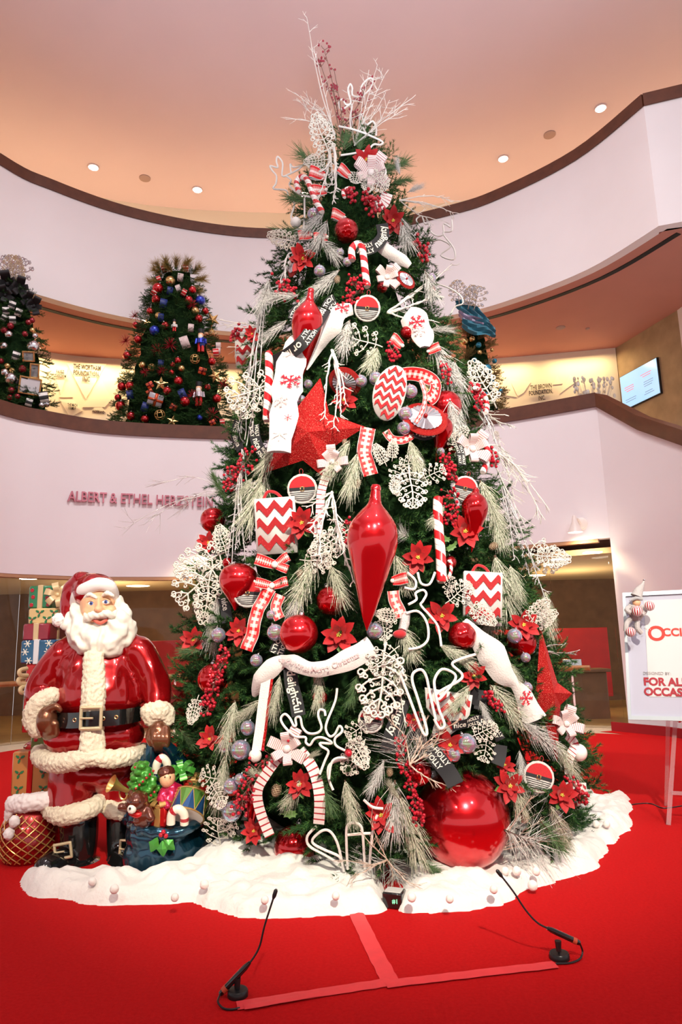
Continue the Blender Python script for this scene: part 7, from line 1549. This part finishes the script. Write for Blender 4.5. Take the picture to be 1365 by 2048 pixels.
# microphones
m_micred = mat('orange_red_ring', (.5, .07, .03), .5)
def mic(label, base, Yp, stem, body, goose, head, cable, rb):
    b_ = Vector((*fl(*base), 0)); r = empty('gooseneck_microphone', b_); tag(r, label, 'microphone')
    q = lambda a: at_y(a[0], a[1], Yp + (a[2] if len(a) > 2 else 0))
    w = lambda mb, nm, m_: wpart(mb, nm, m_, r)
    w(MB().lathe([(.001, .0), (rb, .0), (rb * 1.02, .006), (rb, .022), (rb * .9, .028), (.012, .030), (.001, .03)], 32, M=Matrix.Translation(b_)), 'base', m_black)
    top = q(stem); w(MB().tube([b_ + Vector((0, 0, .02)), Vector((b_.x, b_.y, top.z * .6)), top], .006, 8), 'stand', m_black)
    w(MB().tube([top + Vector((0, 0, -.035)), top + Vector((0, 0, .01))], [.012, .016], 10), 'clamp', m_black)
    P = [q(p) for p in body]; w(MB().tube([P[0], P[0].lerp(P[1], .12), P[0].lerp(P[1], .85), P[1]], [.011, .014, .013, .008], 12), 'body', m_blackgloss)
    w(MB().tube([P[0].lerp(P[1], .10), P[0].lerp(P[1], .22)], .0148, 12), 'red_ring', m_micred)
    G = spline([q(p) for p in goose], 6); w(MB().tube(G, .0045, 8), 'gooseneck', m_black)
    hd = q(head); d = (G[-1] - G[-2]).normalized(); w(MB().tube([G[-1], G[-1] + d * .012, G[-1] + d * .035, G[-1] + d * .042], [.006, .0095, .0095, .005], 12), 'head', m_black)
    w(MB().tube(spline([P[0]] + [Vector((*fl(*c[:2], c[2]), c[2])) for c in cable], 6), .0045, 8), 'cable', m_black)
mic('gooseneck microphone on a round black base at the front right of the carpet', (1120, 1917), 3.66, (1117, 1886), [(1160, 1886), (1095, 1856)], [(1097, 1857), (1075, 1845), (1052, 1820), (1028, 1784), (1005, 1754)], (1003, 1751), [(1166, 1903, .03), (1160, 1918, .01), (1140, 1926, .006), (1112, 1927, .006)], .048)
mic('gooseneck microphone on a round black base at the front left of the carpet', (476, 1992), 3.40, (475, 1960), [(441, 1988), (500, 1925)], [(499, 1927), (512, 1908), (521, 1888), (530, 1850), (547, 1797)], (548, 1791), [(436, 2003, .02), (446, 2016, .006), (462, 2019, .006), (480, 2016, .006)], .046)
# small black box with display
p = Vector((*fl(786, 1818), 0)); bxr = empty('black_box', p); tag(bxr, 'small black box with pale top and tiny green display in the gap of the snow', 'device'); bxr.rotation_euler.z = -.35
MB().box((0, .04, .045), (.12, .10, .085), bev=.006).build('housing', m_blackgloss, bxr); MB().box((0, .04, .090), (.10, .08, .006), bev=.002).build('top_plate', mat('grey_plate', (.55, .55, .52), .5), bxr)
me = text_mesh('#1', .035, ext=.001, mats=mat('green_led', (.1, .5, .2), .5, emit=(.3, 1, .5), estr=1.5)); o = bpy.data.objects.new('display', me); COL.objects.link(o); o.parent = bxr; o.rotation_euler = (PI / 2, 0, 0); o.location = (.02, -.012, .045)
P = [Vector((*fl(*q_), .005)) for q_ in [(1250, 1612), (1285, 1608), (1305, 1609), (1325, 1617), (1345, 1616), (1380, 1612), (1440, 1618)]]
tag(MB().tube(spline(P, 5), .005, 6).build('power_cord', m_black, origin=P[0]), 'thin black cord running from the snow to the right under the easel', 'cord')
# ---------------- easel with sign board
A_ = at_y(1246, 1187, 6.18); B_ = at_y(1258, 1440, 6.02); C_ = at_y(1365, 1177, 5.98); ux = (C_ - A_); ux.z = 0; ux.normalize(); uz = (A_ - B_).normalized(); hgt = (A_ - B_).length; uy = ux.cross(uz).normalized(); uz = uy.cross(ux) * -1 if uy.cross(ux).z < 0 else uy.cross(ux)
uz = (A_ - B_).normalized(); uy = uz.cross(ux).normalized()   # +uy points away from the viewer
WB = .88
es = empty('display_easel', Vector((*fl(1338, 1650), 0))); tag(es, 'clear acrylic floor easel standing on the red carpet at the right edge', 'easel')
m_acr = mat('clear_acrylic', (.95, .80, .82), .05, trans=.85, ior=1.4); m_alu = mat('pale_blue_grey_frame', (.42, .48, .52), .4, metal=.3); m_board = mat('lavender_board', (.42, .43, .53), .5); m_poster = mat('white_poster', (.60, .58, .58), .55)
foot = Vector((*fl(1338, 1650), 0)); topc = B_ + ux * (WB * .42) + uy * .05
def flatbar(a, b, w_, t_, nm, m_, root):
    d = (b - a).normalized(); s_ = d.cross(uy).normalized() * w_ / 2; n_ = uy * t_ / 2; mb = MB(); vs = [a - s_ - n_, a + s_ - n_, a + s_ + n_, a - s_ + n_, b - s_ - n_, b + s_ - n_, b + s_ + n_, b - s_ + n_]
    mb.add(vs, [(0, 1, 2, 3)[::-1], (4, 5, 6, 7), (0, 4, 5, 1)[::-1], (1, 5, 6, 2)[::-1], (2, 6, 7, 3)[::-1], (3, 7, 4, 0)[::-1]]); return wpart(mb, nm, m_, root, smooth=False)
lt = at_y(1357, 1440, 6.03); flatbar(foot, lt + Vector((0, .03, .04)), .035, .012, 'leg', m_acr, es)
f2 = foot + ux * .62; flatbar(f2, f2 + Vector(((foot - lt).x, (lt - foot).y, (lt - foot).z)) * 1.02, .035, .012, 'leg', m_acr, es)
f3 = foot + ux * .3 + Vector((0, .75, 0)); flatbar(f3, Vector((f3.x, lt.y + .12, 1.6)), .035, .012, 'leg', m_acr, es)
c1 = foot.lerp(lt, .30); flatbar(c1, c1 + ux * .66, .03, .012, 'crossbar', m_acr, es); wpart(MB().ball(lt + Vector((0, -.02, .0)), .02, 12, 8), 'bolt', m_steel, es)
sg = empty('sign_board', B_ + ux * WB / 2); tag(sg, 'framed white sign with red lettering held on the acrylic easel', 'sign')
def bp_(u, v, d): return B_ + ux * (u * WB) + uz * (v * hgt) - uy * d
def slabq(u0, v0, u1, v1, d0, d1, nm, m_):
    vs = [bp_(u, v, d) for d in (d0, d1) for u, v in ((u0, v0), (u1, v0), (u1, v1), (u0, v1))]; return wpart(MB().add(vs, [(3, 2, 1, 0), (4, 5, 6, 7), (0, 1, 5, 4), (1, 2, 6, 5), (2, 3, 7, 6), (3, 0, 4, 7)]), nm, m_, sg, smooth=False)
slabq(.01, .01, .99, .99, .0, .01, 'board', m_board)
fw = .028
for q_ in ((0, 0, fw, 1), (1 - fw, 0, 1, 1), (fw, 0, 1 - fw, fw * 1.1), (fw, 1 - fw * 1.1, 1 - fw, 1)): slabq(*q_, -.005, .03, 'frame_bar', m_alu)
slabq(.195, .175, .80, .93, .01, .014, 'poster', m_poster)
def sign_text(s_, px, py, size, m_, bold=.0, align='LEFT', d=.016):
    dd = ray(px, py); t_ = (B_ - CAM).dot(uy) / dd.dot(uy); p = CAM + dd * t_ - uy * d; me = text_mesh(s_, size, ext=.0006, bold=bold, align=align, mats=m_, res=6)
    M = Matrix((ux, uz, -uy)).transposed().to_4x4(); M.translation = p - sg.location; o = bpy.data.objects.new('sign_lettering', me); COL.objects.link(o); o.parent = sg; o.matrix_local = M
m_signred = mat('sign_red', (.34, .01, .025), .6); m_signor = mat('sign_bright_red', (.62, .03, .015), .6); m_signgrey = mat('sign_grey', (.28, .28, .28), .6)
sign_text('O', 1296, 1269, .175, m_signor, .004); sign_text('CCIDENTAL', 1326, 1266, .092, m_signor, .003); sign_text('DESIGNED BY:', 1287, 1347, .034, m_signgrey)
sign_text('FOR ALL', 1288, 1364, .088, m_signred, .0035); sign_text('OCCASIONS', 1289, 1384, .088, m_signred, .0035)
# plush elf tied to the board corner
el = empty('plush_elf', at_y(1272, 1250, 5.93)); tag(el, 'small grey and white plush elf with pointed hat on the corner of the sign', 'toy')
e_ = lambda px, py, d=0: at_y(px, py, 5.95 + d); m_grey = mat('silver_grey_fur', (.42, .42, .42), .7, bump=.8, bscale=120)
w = lambda mb, nm, m_: wpart(mb, nm, m_, el)
m_elfw = mat('pale_grey_plush', (.46, .43, .42), .9, bump=.6, bscale=90); w(MB().tube([e_(1274, 1193), e_(1279, 1180), e_(1287, 1168), e_(1289, 1162)], [.05, .035, .014, .006], 14), 'hat', m_elfw); w(MB().ball(e_(1289, 1160), .010, 8, 6), 'bell', m_silver)
w(MB().tube([e_(1263, 1200, -.03), e_(1273, 1196, -.05), e_(1285, 1198, -.03)], .015, 8), 'hat_brim', m_grey); w(MB().ball(e_(1274, 1205, -.01), .035, 14, 10), 'face', m_skin)
w(MB().ball(e_(1273, 1226, .0), .06, 16, 12, sc=(1, .7, 1.3)), 'coat', m_elfw); w(MB().tube(spline([e_(1262, 1212), e_(1254, 1220, -.03), e_(1264, 1226, -.06)], 3), .02, 8), 'arm', m_elfw); w(MB().tube(spline([e_(1284, 1212), e_(1291, 1222, -.03), e_(1284, 1230, -.06)], 3), .02, 8), 'arm', m_elfw)
for a in ([(1262, 1238), (1254, 1248), (1253, 1262)], [(1276, 1240), (1276, 1256), (1284, 1266)]): w(MB().tube(spline([e_(*a[0]), e_(*a[1], -.03), e_(*a[2], -.03)], 3), .022, 8), 'leg', m_elfw)
rg = random.Random(5); mb = MB()
for k in range(170):
    t_ = rg.random(); c = e_(1262 + 38 * t_ * rg.random() + rg.uniform(-8, 8), 1200 + 66 * t_ + rg.uniform(-6, 6), rg.uniform(-.03, .04)); d = Vector((rg.uniform(-1, 1), rg.uniform(-1, .5), rg.uniform(-1, 1))).normalized() * .03; s_ = Vector((.0025, 0, .001)); mb.add([c - s_, c + s_, c + d], [(0, 1, 2)])
o = w(mb, 'tinsel_sprigs', m_grey); o['kind'] = 'stuff'
m_strp = band_mat('striped_ball', [(0, (.78, .76, .74)), (.5, (.36, .01, .02))], .25, u='x', rep=14, coat=.6)
for px, py, r_, wh in ((1275, 1222, 11, 'held in front of the plush elf'), (1300, 1212, 10, 'at the upper right of the plush elf'), (1262, 1264, 10, 'below the plush elf')):
    c = e_(px, py, -.09); o = MB().lathe([(max(.0005, math.sin(a)) * px2m(r_, c), math.cos(a) * px2m(r_, c)) for a in [PI * i / 14 for i in range(15)]], 28).build('ball_ornament', m_strp); o.location = c; tag(o, 'red and white striped ball ' + wh, 'ornament')
# ================================================================== DECORATED TREES ON THE MEZZANINE
ORD = ['highest', 'second highest', 'third highest', 'fourth highest', 'fifth highest', 'sixth highest', 'seventh highest', 'eighth highest', 'ninth highest', 'tenth highest', 'eleventh highest', 'twelfth highest', 'thirteenth highest', 'fourteenth highest', 'fifteenth highest', 'sixteenth highest', 'seventeenth highest', 'eighteenth highest', 'nineteenth highest', 'twentieth highest', 'sixth lowest', 'fifth lowest', 'fourth lowest', 'third lowest', 'second lowest', 'lowest']
def small_tree(name, Yc, sil, label, seed, flat=.5, lean=0, mats=None, nspr=650):
    pr = sorted([(at_y(xl, py, Yc).z, (at_y(xl, py, Yc).x + at_y(xr, py, Yc).x) / 2, (at_y(xr, py, Yc).x - at_y(xl, py, Yc).x) / 2) for py, xl, xr in sil])
    bot = pr[0]; pr.insert(0, (Z_MEZ, bot[1], bot[2] * 1.05))
    def pf(z):
        for a, b in zip(pr[:-1], pr[1:]):
            if z <= b[0]: t = (z - a[0]) / (b[0] - a[0]); return a[1] + (b[1] - a[1]) * t, a[2] + (b[2] - a[2]) * t
        return pr[-1][1], pr[-1][2]
    r = empty(name, (pr[0][1], Yc, Z_MEZ)); tag(r, label, 'tree'); zt = pr[-1][0]
    wpart(MB().tube([(pr[0][1], Yc, Z_MEZ), (pr[-1][1], Yc, zt)], [.06, .02], 8), 'trunk', m_bark, r)
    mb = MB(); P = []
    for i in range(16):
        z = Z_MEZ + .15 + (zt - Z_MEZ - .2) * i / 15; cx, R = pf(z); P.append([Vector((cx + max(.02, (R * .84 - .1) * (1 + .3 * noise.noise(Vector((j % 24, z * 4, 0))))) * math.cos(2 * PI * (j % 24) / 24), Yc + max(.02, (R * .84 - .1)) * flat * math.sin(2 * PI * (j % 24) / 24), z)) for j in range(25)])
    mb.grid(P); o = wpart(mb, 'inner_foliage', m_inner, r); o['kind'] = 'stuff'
    rg = random.Random(seed); VV = []; MI = []; k = 0
    while k < nspr:
        z = rg.uniform(Z_MEZ + .2, zt); cx, R = pf(z)
        if rg.random() > (R + .1) / 1.2: continue
        a = rg.uniform(PI * .9, PI * 2.1); v = Vector((math.cos(a), math.sin(a), 0)); dv = (v + Vector((rg.uniform(-.4, .4), rg.uniform(-.3, .3), rg.uniform(-.5, .4)))).normalized()
        rr = max(0, R - .22); b_ = Vector((cx + v.x * rr, Yc + v.y * rr * flat, z)); y = dv; x = y.cross(Vector((0, 0, 1))).normalized(); zz_ = x.cross(y); s_ = rg.uniform(.7, .95)
        M = np.array(Matrix((x * s_, y * s_, zz_ * s_)).transposed()); V, mi = low[k % 4]; sel = rg.random(); VV.append(V @ M.T + np.array(b_ - r.location)); MI.append(mi); k += 1
    o = bpy.data.objects.new('branches', tri_mesh('small_branches', np.concatenate(VV), mats or mats_f, np.concatenate(MI))); COL.objects.link(o); o.parent = r; o['kind'] = 'stuff'
    def sf(px, py, off=.0):
        d = ray(px, py); t = 9.0; best = None
        while t < 17:
            p = CAM + d * t; cx, R = pf(p.z); q = math.hypot((p.x - cx), (p.y - Yc) / flat) - (R + off)
            if q < 0: return p
            if best is None or q < best[0]: best = (q, p)
            t += .02
        return best[1]
    return r, sf
def dress(sf, where, items):
    """items: kind -> (builder, description, category, [(px,py,r)])"""
    for nm, parts, desc, cat, size_k, lst in items:
        lst = sorted(lst, key=lambda a: a[1]); n = len(lst)
        for i, (px, py, r) in enumerate(lst):
            p = sf(px, py, .06); o = (ORD[i] if i < 20 else ORD[-(n - i)]) if n > 1 else 'single'
            c = (CAM - p).normalized(); M = frame(p, c, (px * 37) % 60 - 30) @ Matrix.Diagonal((px2m(r, p) * size_k,) * 3 + (1,))
            lb = '%s, %s on %s' % (desc, o, where) if n > 1 else '%s on %s' % (desc, where)
            if len(parts) == 1: ob = bpy.data.objects.new(nm, parts[0][1]); COL.objects.link(ob); ob.matrix_world = M; tag(ob, lb, cat, 'ornaments on ' + where)
            else:
                rt_ = bpy.data.objects.new(nm, None); COL.objects.link(rt_); rt_.matrix_world = M; tag(rt_, lb, cat, 'ornaments on ' + where)
                for it in parts:
                    ob = bpy.data.objects.new(it[0], it[1]); COL.objects.link(ob); ob.parent = rt_
                    if len(it) > 2: ob.matrix_local = it[2]
def one(nm, me): return [(nm, me)]
def sball(m_): return MB().ball((0, 0, 0), 1, 16, 12).mesh('small_ball', m_)
m_blue = mat('cobalt_gloss', (.02, .05, .50), .2, metal=.6, coat=.8); m_goldb = mat('gold_gloss', (.75, .50, .20), .22, metal=.9); m_navy = mat('navy_ribbon', (.015, .03, .16), .5); m_orange = mat('orange_red_gloss', (.60, .08, .02), .35, metal=.3, coat=.5); m_dred = mat('dark_red_gloss', (.28, .01, .02), .25, metal=.5, coat=.7)
lp = lambda m_: one('ribbon_loop', MB().lathe([(1, -.7), (1.04, 0), (1, .7), (.93, .7), (.95, 0), (.93, -.7)], 18, M=Matrix.Rotation(PI / 2, 4, 'Y')).mesh('rolled_ribbon', m_))
box_ = lambda m_, mb_: [('box', MB().box((0, 0, 0), (1.7, 1.4, 1.5), bev=.08).mesh('parcel', m_)), ('ribbon_band', MB().box((0, 0, 0), (.35, 1.46, 1.56)).mesh('parcel_band', mb_)), ('ribbon_band', MB().box((0, 0, 0), (1.76, 1.46, .3)).mesh('parcel_band', mb_))]
lattice = lambda m_: one('lattice_ball', (lambda mb: [mb.tube([Matrix.Rotation(a, 3, ax) @ Vector((math.cos(q), 0, math.sin(q))) for q in [i * PI / 8 for i in range(16)]], .11, 5, closed=True) for ax in 'XYZ' for a in (0, PI / 3, 2 * PI / 3)] and mb)(MB()).mesh('lattice', m_))
spark = lambda m_, s_: one('sparkle_spray', (lambda mb, rg: [mb.tube([(0, 0, 0), Vector((rg.uniform(-1, 1), rg.uniform(-1, .2), rg.uniform(-1, 1))).normalized()], [.05, .02], 4) for _ in range(26)] and mb)(MB(), random.Random(s_)).mesh('sparkle', m_))
m_dots = band_mat('red_dotted_ribbon', [(0, (.55, .01, .015)), (.7, (.8, .6, .5))], .5, u='x', rep=7); m_bw = band_mat('black_white_stripe', [(0, (.80, .78, .74)), (.5, (.02, .02, .02))], .5, u='x', rep=5)
# red, gold and blue tree
t1, s1 = small_tree('christmas_tree', 13.95, [(545, 318, 392), (600, 290, 412), (700, 262, 436), (780, 238, 458), (850, 224, 468)], 'mezzanine tree with red, gold and blue ornaments and golden tinsel crown', 3)
W1 = 'the red and gold mezzanine tree'
V = np.concatenate([pine_pick(k, n=170, ln=.5, spread=1.1, droop=.3, wd=.014) for k in range(3)])
def crown(root, sf, spots, m_, nm, sz):
    for k, (px, py, ang) in enumerate(spots):
        p = sf(px, py, 0); o = bpy.data.objects.new(nm, tri_mesh(nm, pine_pick(200 + k, n=260, ln=.55, spread=1.2, droop=.3, wd=.02), [m_])); COL.objects.link(o); o.parent = root
        M = frame(p, (CAM - p).normalized(), ang) @ Matrix.Diagonal((sz, sz, sz, 1)); M.translation -= root.location; o.matrix_local = M
m_gtin = mat('gold_tinsel', (.50, .36, .11), .45, metal=.5, col2=(.25, .18, .04), nscale=30)
if 1: crown(t1, s1, [(325, 550, -60), (322, 545, -30), (335, 540, -15), (345, 545, -40), (352, 540, 0), (362, 545, 30), (370, 540, 15), (385, 548, 40), (388, 560, 80), (380, 575, 110), (320, 565, -90)], m_gtin, 'tinsel_crown', .30)
dress(s1, W1, [('ball_ornament', B_RED, 'glossy red ball', 'ornament', 1, [(312, 599, 9), (301, 623, 8), (276, 679, 8), (331, 651, 8), (398, 637, 8), (255, 712, 9), (424, 723, 8), (244, 773, 9), (241, 812, 10), (262, 832, 9), (335, 782, 9), (356, 721, 7), (290, 838, 8), (415, 775, 7), (434, 797, 9), (346, 730, 6), (411, 622, 7), (272, 650, 7), (236, 795, 7)]),
    ('ball_ornament', B_PEARL, 'dotted dark red ball', 'ornament', 1, [(378, 600, 8), (357, 762, 9), (316, 577, 11), (260, 772, 9), (385, 580, 8), (370, 803, 10), (343, 745, 6)]),
    ('ball_ornament', one('ball', sball(m_blue)), 'bright blue ball', 'ornament', 1, [(401, 601, 10), (309, 661, 10), (400, 835, 6)]), ('ball_ornament', one('ball', sball(m_goldb)), 'shiny gold ball', 'ornament', 1, [(341, 562, 10), (391, 622, 8), (318, 632, 8), (285, 730, 7), (363, 737, 7)]),
    ('lattice_ball', lattice(m_goldb), 'open gold lattice ball', 'ornament', 1, [(390, 718, 9), (320, 830, 10), (304, 735, 7), (423, 664, 6)]), ('ribbon_loop', lp(m_navy), 'rolled navy and gold ribbon loop', 'ribbon', 1, [(327, 608, 10), (340, 582, 8), (322, 728, 8), (260, 790, 9), (290, 815, 10), (365, 788, 10), (405, 690, 7), (322, 635, 8)]),
    ('gift_ornament', box_(m_orange, m_dred), 'small orange red wrapped parcel', 'ornament', 1, [(405, 742, 9), (300, 770, 8), (347, 814, 8), (425, 845, 7), (300, 785, 8)]), ('gift_ornament', box_(mat('silver_wrap', (.42, .40, .42), .4, metal=.4), m_orange), 'larger silver wrapped parcel with red bow', 'ornament', 1, [(311, 800, 17)]),
    ('ribbon_loop', lp(m_dots), 'red dotted ribbon loop', 'ribbon', 1, [(328, 538, 7), (368, 585, 7), (432, 705, 8), (445, 845, 7), (372, 536, 7), (318, 558, 6), (308, 585, 8)]), ('ribbon_loop', lp(m_pepp), 'red and white striped ribbon loop', 'ribbon', 1, [(361, 555, 8), (357, 577, 7), (370, 685, 12), (382, 656, 8), (437, 692, 7), (437, 702, 6)]),
    ('berry_burst', spark(m_berry, 3), 'spiky red berry sprig', 'berries', 1, [(270, 632, 12), (252, 682, 14), (341, 690, 16), (315, 700, 14), (325, 742, 12), (385, 610, 12), (448, 770, 16), (425, 830, 16), (385, 790, 12), (290, 745, 10)]), ('star_ornament', one('star_body', star_parts(m_goldb, 5, .42, .2)[0][1]), 'gold star ornament', 'star', 1, [(425, 640, 16), (322, 768, 15), (345, 843, 13), (430, 752, 14), (293, 645, 10)])])
# nutcracker figures
def nutcracker(sf, px, py, h, label, mc):
    p = sf(px, py, .12); r = empty('nutcracker', p); k = px2m(h, p); tag(r, label, 'ornament', 'ornaments on ' + W1)
    r.scale = (k, k, k)
    MB().tube([(0, 0, .15), (0, 0, -.1)], [.16, .17], 12).build('coat', mc, r); MB().ball((0, -.02, .28), .13, 12, 8).build('head', m_skin, r); MB().tube([(0, 0, .36), (0, 0, .55)], [.14, .15], 12).build('hat', m_black, r); MB().ball((0, -.11, .17), .10, 10, 8, sc=(1, .6, 1.3)).build('beard', m_beard, r)
    for sx in (-1, 1): MB().tube([(sx * .08, 0, -.1), (sx * .08, 0, -.48)], .07, 8).build('leg', m_giftred, r); MB().tube([(sx * .19, 0, .12), (sx * .22, -.02, -.12)], .055, 8).build('arm', mc, r)
nutcracker(s1, 402, 683, 46, 'large nutcracker ornament with black hat and white beard on the red and gold tree', m_blue); nutcracker(s1, 349, 652, 24, 'small white and brown nutcracker ornament high on the red and gold tree', m_white); nutcracker(s1, 398, 790, 48, 'thin soldier ornament low on the red and gold tree', m_silver)
# black and silver tree at the left edge
t2, s2 = small_tree('christmas_tree', 12.75, [(575, -15, 58), (620, -30, 78), (700, -50, 92), (770, -70, 104), (812, -80, 108)], 'mezzanine tree with black ribbons and silver and dark red balls at the left edge', 5, nspr=300)
W2 = 'the black and silver mezzanine tree'; m_blackmesh = mat('black_mesh_ribbon', (.012, .012, .014), .6)
blk = lambda: bow_parts([m_blackmesh, m_blackmesh], (0, 70, 140, 215, 290), w=.7, tails=())
dress(s2, W2, [('black_bow', blk(), 'black mesh bow', 'bow', 1, [(15, 568, 26), (40, 575, 22), (68, 612, 20), (10, 590, 20), (55, 600, 18), (45, 770, 18)]), ('ribbon_loop', lp(m_bw), 'black and white striped ribbon loop', 'ribbon', 1, [(24, 610, 9), (12, 622, 9), (37, 625, 9), (25, 640, 9), (32, 712, 10), (8, 636, 8), (88, 795, 12), (58, 805, 9)]),
    ('ball_ornament', one('ball', sball(m_dred)), 'dark red ball', 'ornament', 1, [(8, 660, 7), (21, 652, 7), (57, 645, 6), (64, 641, 6), (45, 738, 8), (23, 780, 7), (35, 793, 6), (20, 795, 6), (2, 722, 6), (50, 668, 6)]), ('ball_ornament', B_HOLO[:1] and one('ball', sball(m_silver)), 'shiny silver ball', 'ornament', 1, [(8, 692, 8), (67, 694, 13), (70, 672, 6), (10, 745, 8), (23, 758, 13), (83, 810, 6), (18, 669, 8), (93, 808, 7)]),
    ('ball_ornament', one('ball', sball(m_goldb)), 'champagne gold ball', 'ornament', 1, [(65, 661, 6), (15, 732, 6), (25, 741, 6)])])
def pic(px, py, w_, h_, ang, label, grey):
    p = s2(px, py, .15); k = depth(p) / F; r = bpy.data.objects.new('picture_frame', None); COL.objects.link(r); r.matrix_world = frame(p, (CAM - p).normalized(), ang); tag(r, label, 'picture frame'); w2, h2 = w_ * k, h_ * k
    for c_, d_ in (((-w2 / 2, 0, 0), (.03, .03, h2 + .03)), ((w2 / 2, 0, 0), (.03, .03, h2 + .03)), ((0, 0, h2 / 2), (w2, .03, .03)), ((0, 0, -h2 / 2), (w2, .03, .03))): MB().box(c_, d_, bev=.005).build('frame_bar', m_goldb, r)
    MB().box((0, .005, 0), (w2, .01, h2)).build('picture', mat('print_grey' if grey else 'print_white', (.35, .35, .35) if grey else (.78, .76, .78), .6, noise_amt=.6 if grey else .05, nscale=12), r)
pic(57, 713, 20, 18, -3, 'small gold framed grey photograph, upper of three on the black and silver tree', 1); pic(69, 742, 15, 26, 3, 'narrow gold framed grey photograph, middle of three on the black and silver tree', 1); pic(60, 772, 38, 32, 8, 'largest gold framed white sheet, lowest on the black and silver tree', 0)
p = s2(30, 562); r = empty('feather_topper', p); tag(r, 'glittering tan and silver feather spray on top of the black and silver tree', 'ornament')
for k, (a, m_) in enumerate([(-8, m_gtin), (6, m_gtin), (20, m_silvtwig), (-20, m_silvtwig)]):
    o = bpy.data.objects.new('feather', FIL[k % 3][0][1].copy()); o.data.materials.clear(); o.data.materials.append(mat('champagne_glitter', (.52, .40, .26), .4, metal=.5) if k < 2 else m_silver); COL.objects.link(o); o.parent = r; M = frame(p, (CAM - p).normalized(), a) @ Matrix.Diagonal((.55, .55, .62, 1)); M.translation = (0, 0, -.1); o.matrix_local = M
# teal and gold tree with angel fabric on the right
t3, s3 = small_tree('christmas_tree', 13.45, [(640, 925, 975), (700, 918, 988), (760, 905, 1002), (815, 890, 1012)], 'mezzanine tree with teal and gold ornaments at the right of the big tree', 8, nspr=200, mats=[mat('olive_needles', (.16, .12, .035), .6), m_goldb, m_bark])
W3 = 'the teal and gold mezzanine tree'; m_tealb = mat('teal_gloss', (.03, .28, .42), .25, metal=.5, coat=.6)
dress(s3, W3, [('ball_ornament', one('ball', sball(m_tealb)), 'teal blue ball', 'ornament', 1, [(975, 737, 9), (958, 690, 6), (985, 760, 5), (1002, 782, 5), (950, 720, 5), (972, 790, 6), (990, 722, 5)]), ('ball_ornament', one('ball', sball(m_goldb)), 'copper gold ball', 'ornament', 1, [(930, 683, 8), (945, 678, 6), (985, 700, 4), (978, 792, 7), (960, 705, 5), (992, 745, 4), (965, 765, 5)])])
an = empty('tree_topper', s3(945, 640)); tag(an, 'teal fabric bow topper with pale blue and gold sparkle wings on the right mezzanine tree', 'ornament')
B3 = lambda px, py, dy=0: at_y(px, py, 13.0 + dy); m_tealf = mat('teal_fabric', (.02, .17, .24), .7, sheen=.3); m_lav = mat('lavender_fabric', (.42, .36, .48), .7)
def cloth(pxs, w0, m_, nm):
    P = spline([B3(*q_) for q_ in pxs], 6); mb = MB(); G = []
    for i, p in enumerate(P):
        ww = w0 * (.6 + .4 * math.sin(PI * i / (len(P) - 1))); G.append([p + IU * (ww * (j / 6 - .5)) + FWD * (.05 * math.sin(j * 2.1 + i * .5)) for j in range(7)])
    mb.grid(G); mb.grid([[q + FWD * .01 for q in g] for g in G]); wpart(mb, nm, m_, an)
cloth([(912, 605), (935, 615), (960, 632), (980, 648)], .30, m_tealf, 'fabric_fold'); cloth([(925, 645), (950, 655), (975, 655), (992, 665)], .32, m_tealf, 'fabric_fold'); cloth([(918, 625), (940, 640), (968, 646)], .20, m_lav, 'fabric_fold')
for k, (px, py, a) in enumerate([(918, 600, -8), (938, 610, 10), (950, 612, 14)]):
    o = bpy.data.objects.new('sparkle_wing', FIL[k][0][1].copy()); o.data.materials.clear(); o.data.materials.append(mat('pale_blue_glitter', (.42, .50, .66), .4, metal=.4, col2=(.6, .42, .15), nscale=9)); COL.objects.link(o); o.parent = an; p = B3(px, py, -.1); M = frame(p, (CAM - p).normalized(), a) @ Matrix.Diagonal((.5, .42, .42, 1)); M.translation = p - an.location; o.matrix_local = M
# dried arrangement and stanchion
r = empty('dried_arrangement', at_y(1185, 800, 12.9)); r.location.z = Z_MEZ; tag(r, 'dried silver and gold foliage arrangement behind the corner of the mezzanine rail', 'plant')
wpart(MB().lathe([(.001, 0), (.18, 0), (.22, .2), (.16, .45), (.18, .5), (.14, .5), (.12, .3)], 20, M=Matrix.Translation((r.location.x, 12.9, Z_MEZ))), 'vase', m_goldb, r)
rg = random.Random(9); mb = MB(); c0 = Vector((r.location.x, 12.9, Z_MEZ + .45))
for k in range(60):
    tip = at_y(1190 + rg.uniform(-42, 45), 777 + rg.uniform(-22, 15), 12.9 + rg.uniform(-.15, .2)); mb.tube([c0, c0.lerp(tip, .6) + Vector((0, 0, .05)), tip], [.006, .005, .003], 4); mb.ball(tip, rg.uniform(.015, .035), 6, 5, sc=(1, .6, 1.6))
o = wpart(mb, 'dried_stems', mat('dried_stems', (.50, .38, .24), .5, metal=.3, col2=(.62, .60, .58), nscale=9), r); o['kind'] = 'stuff'
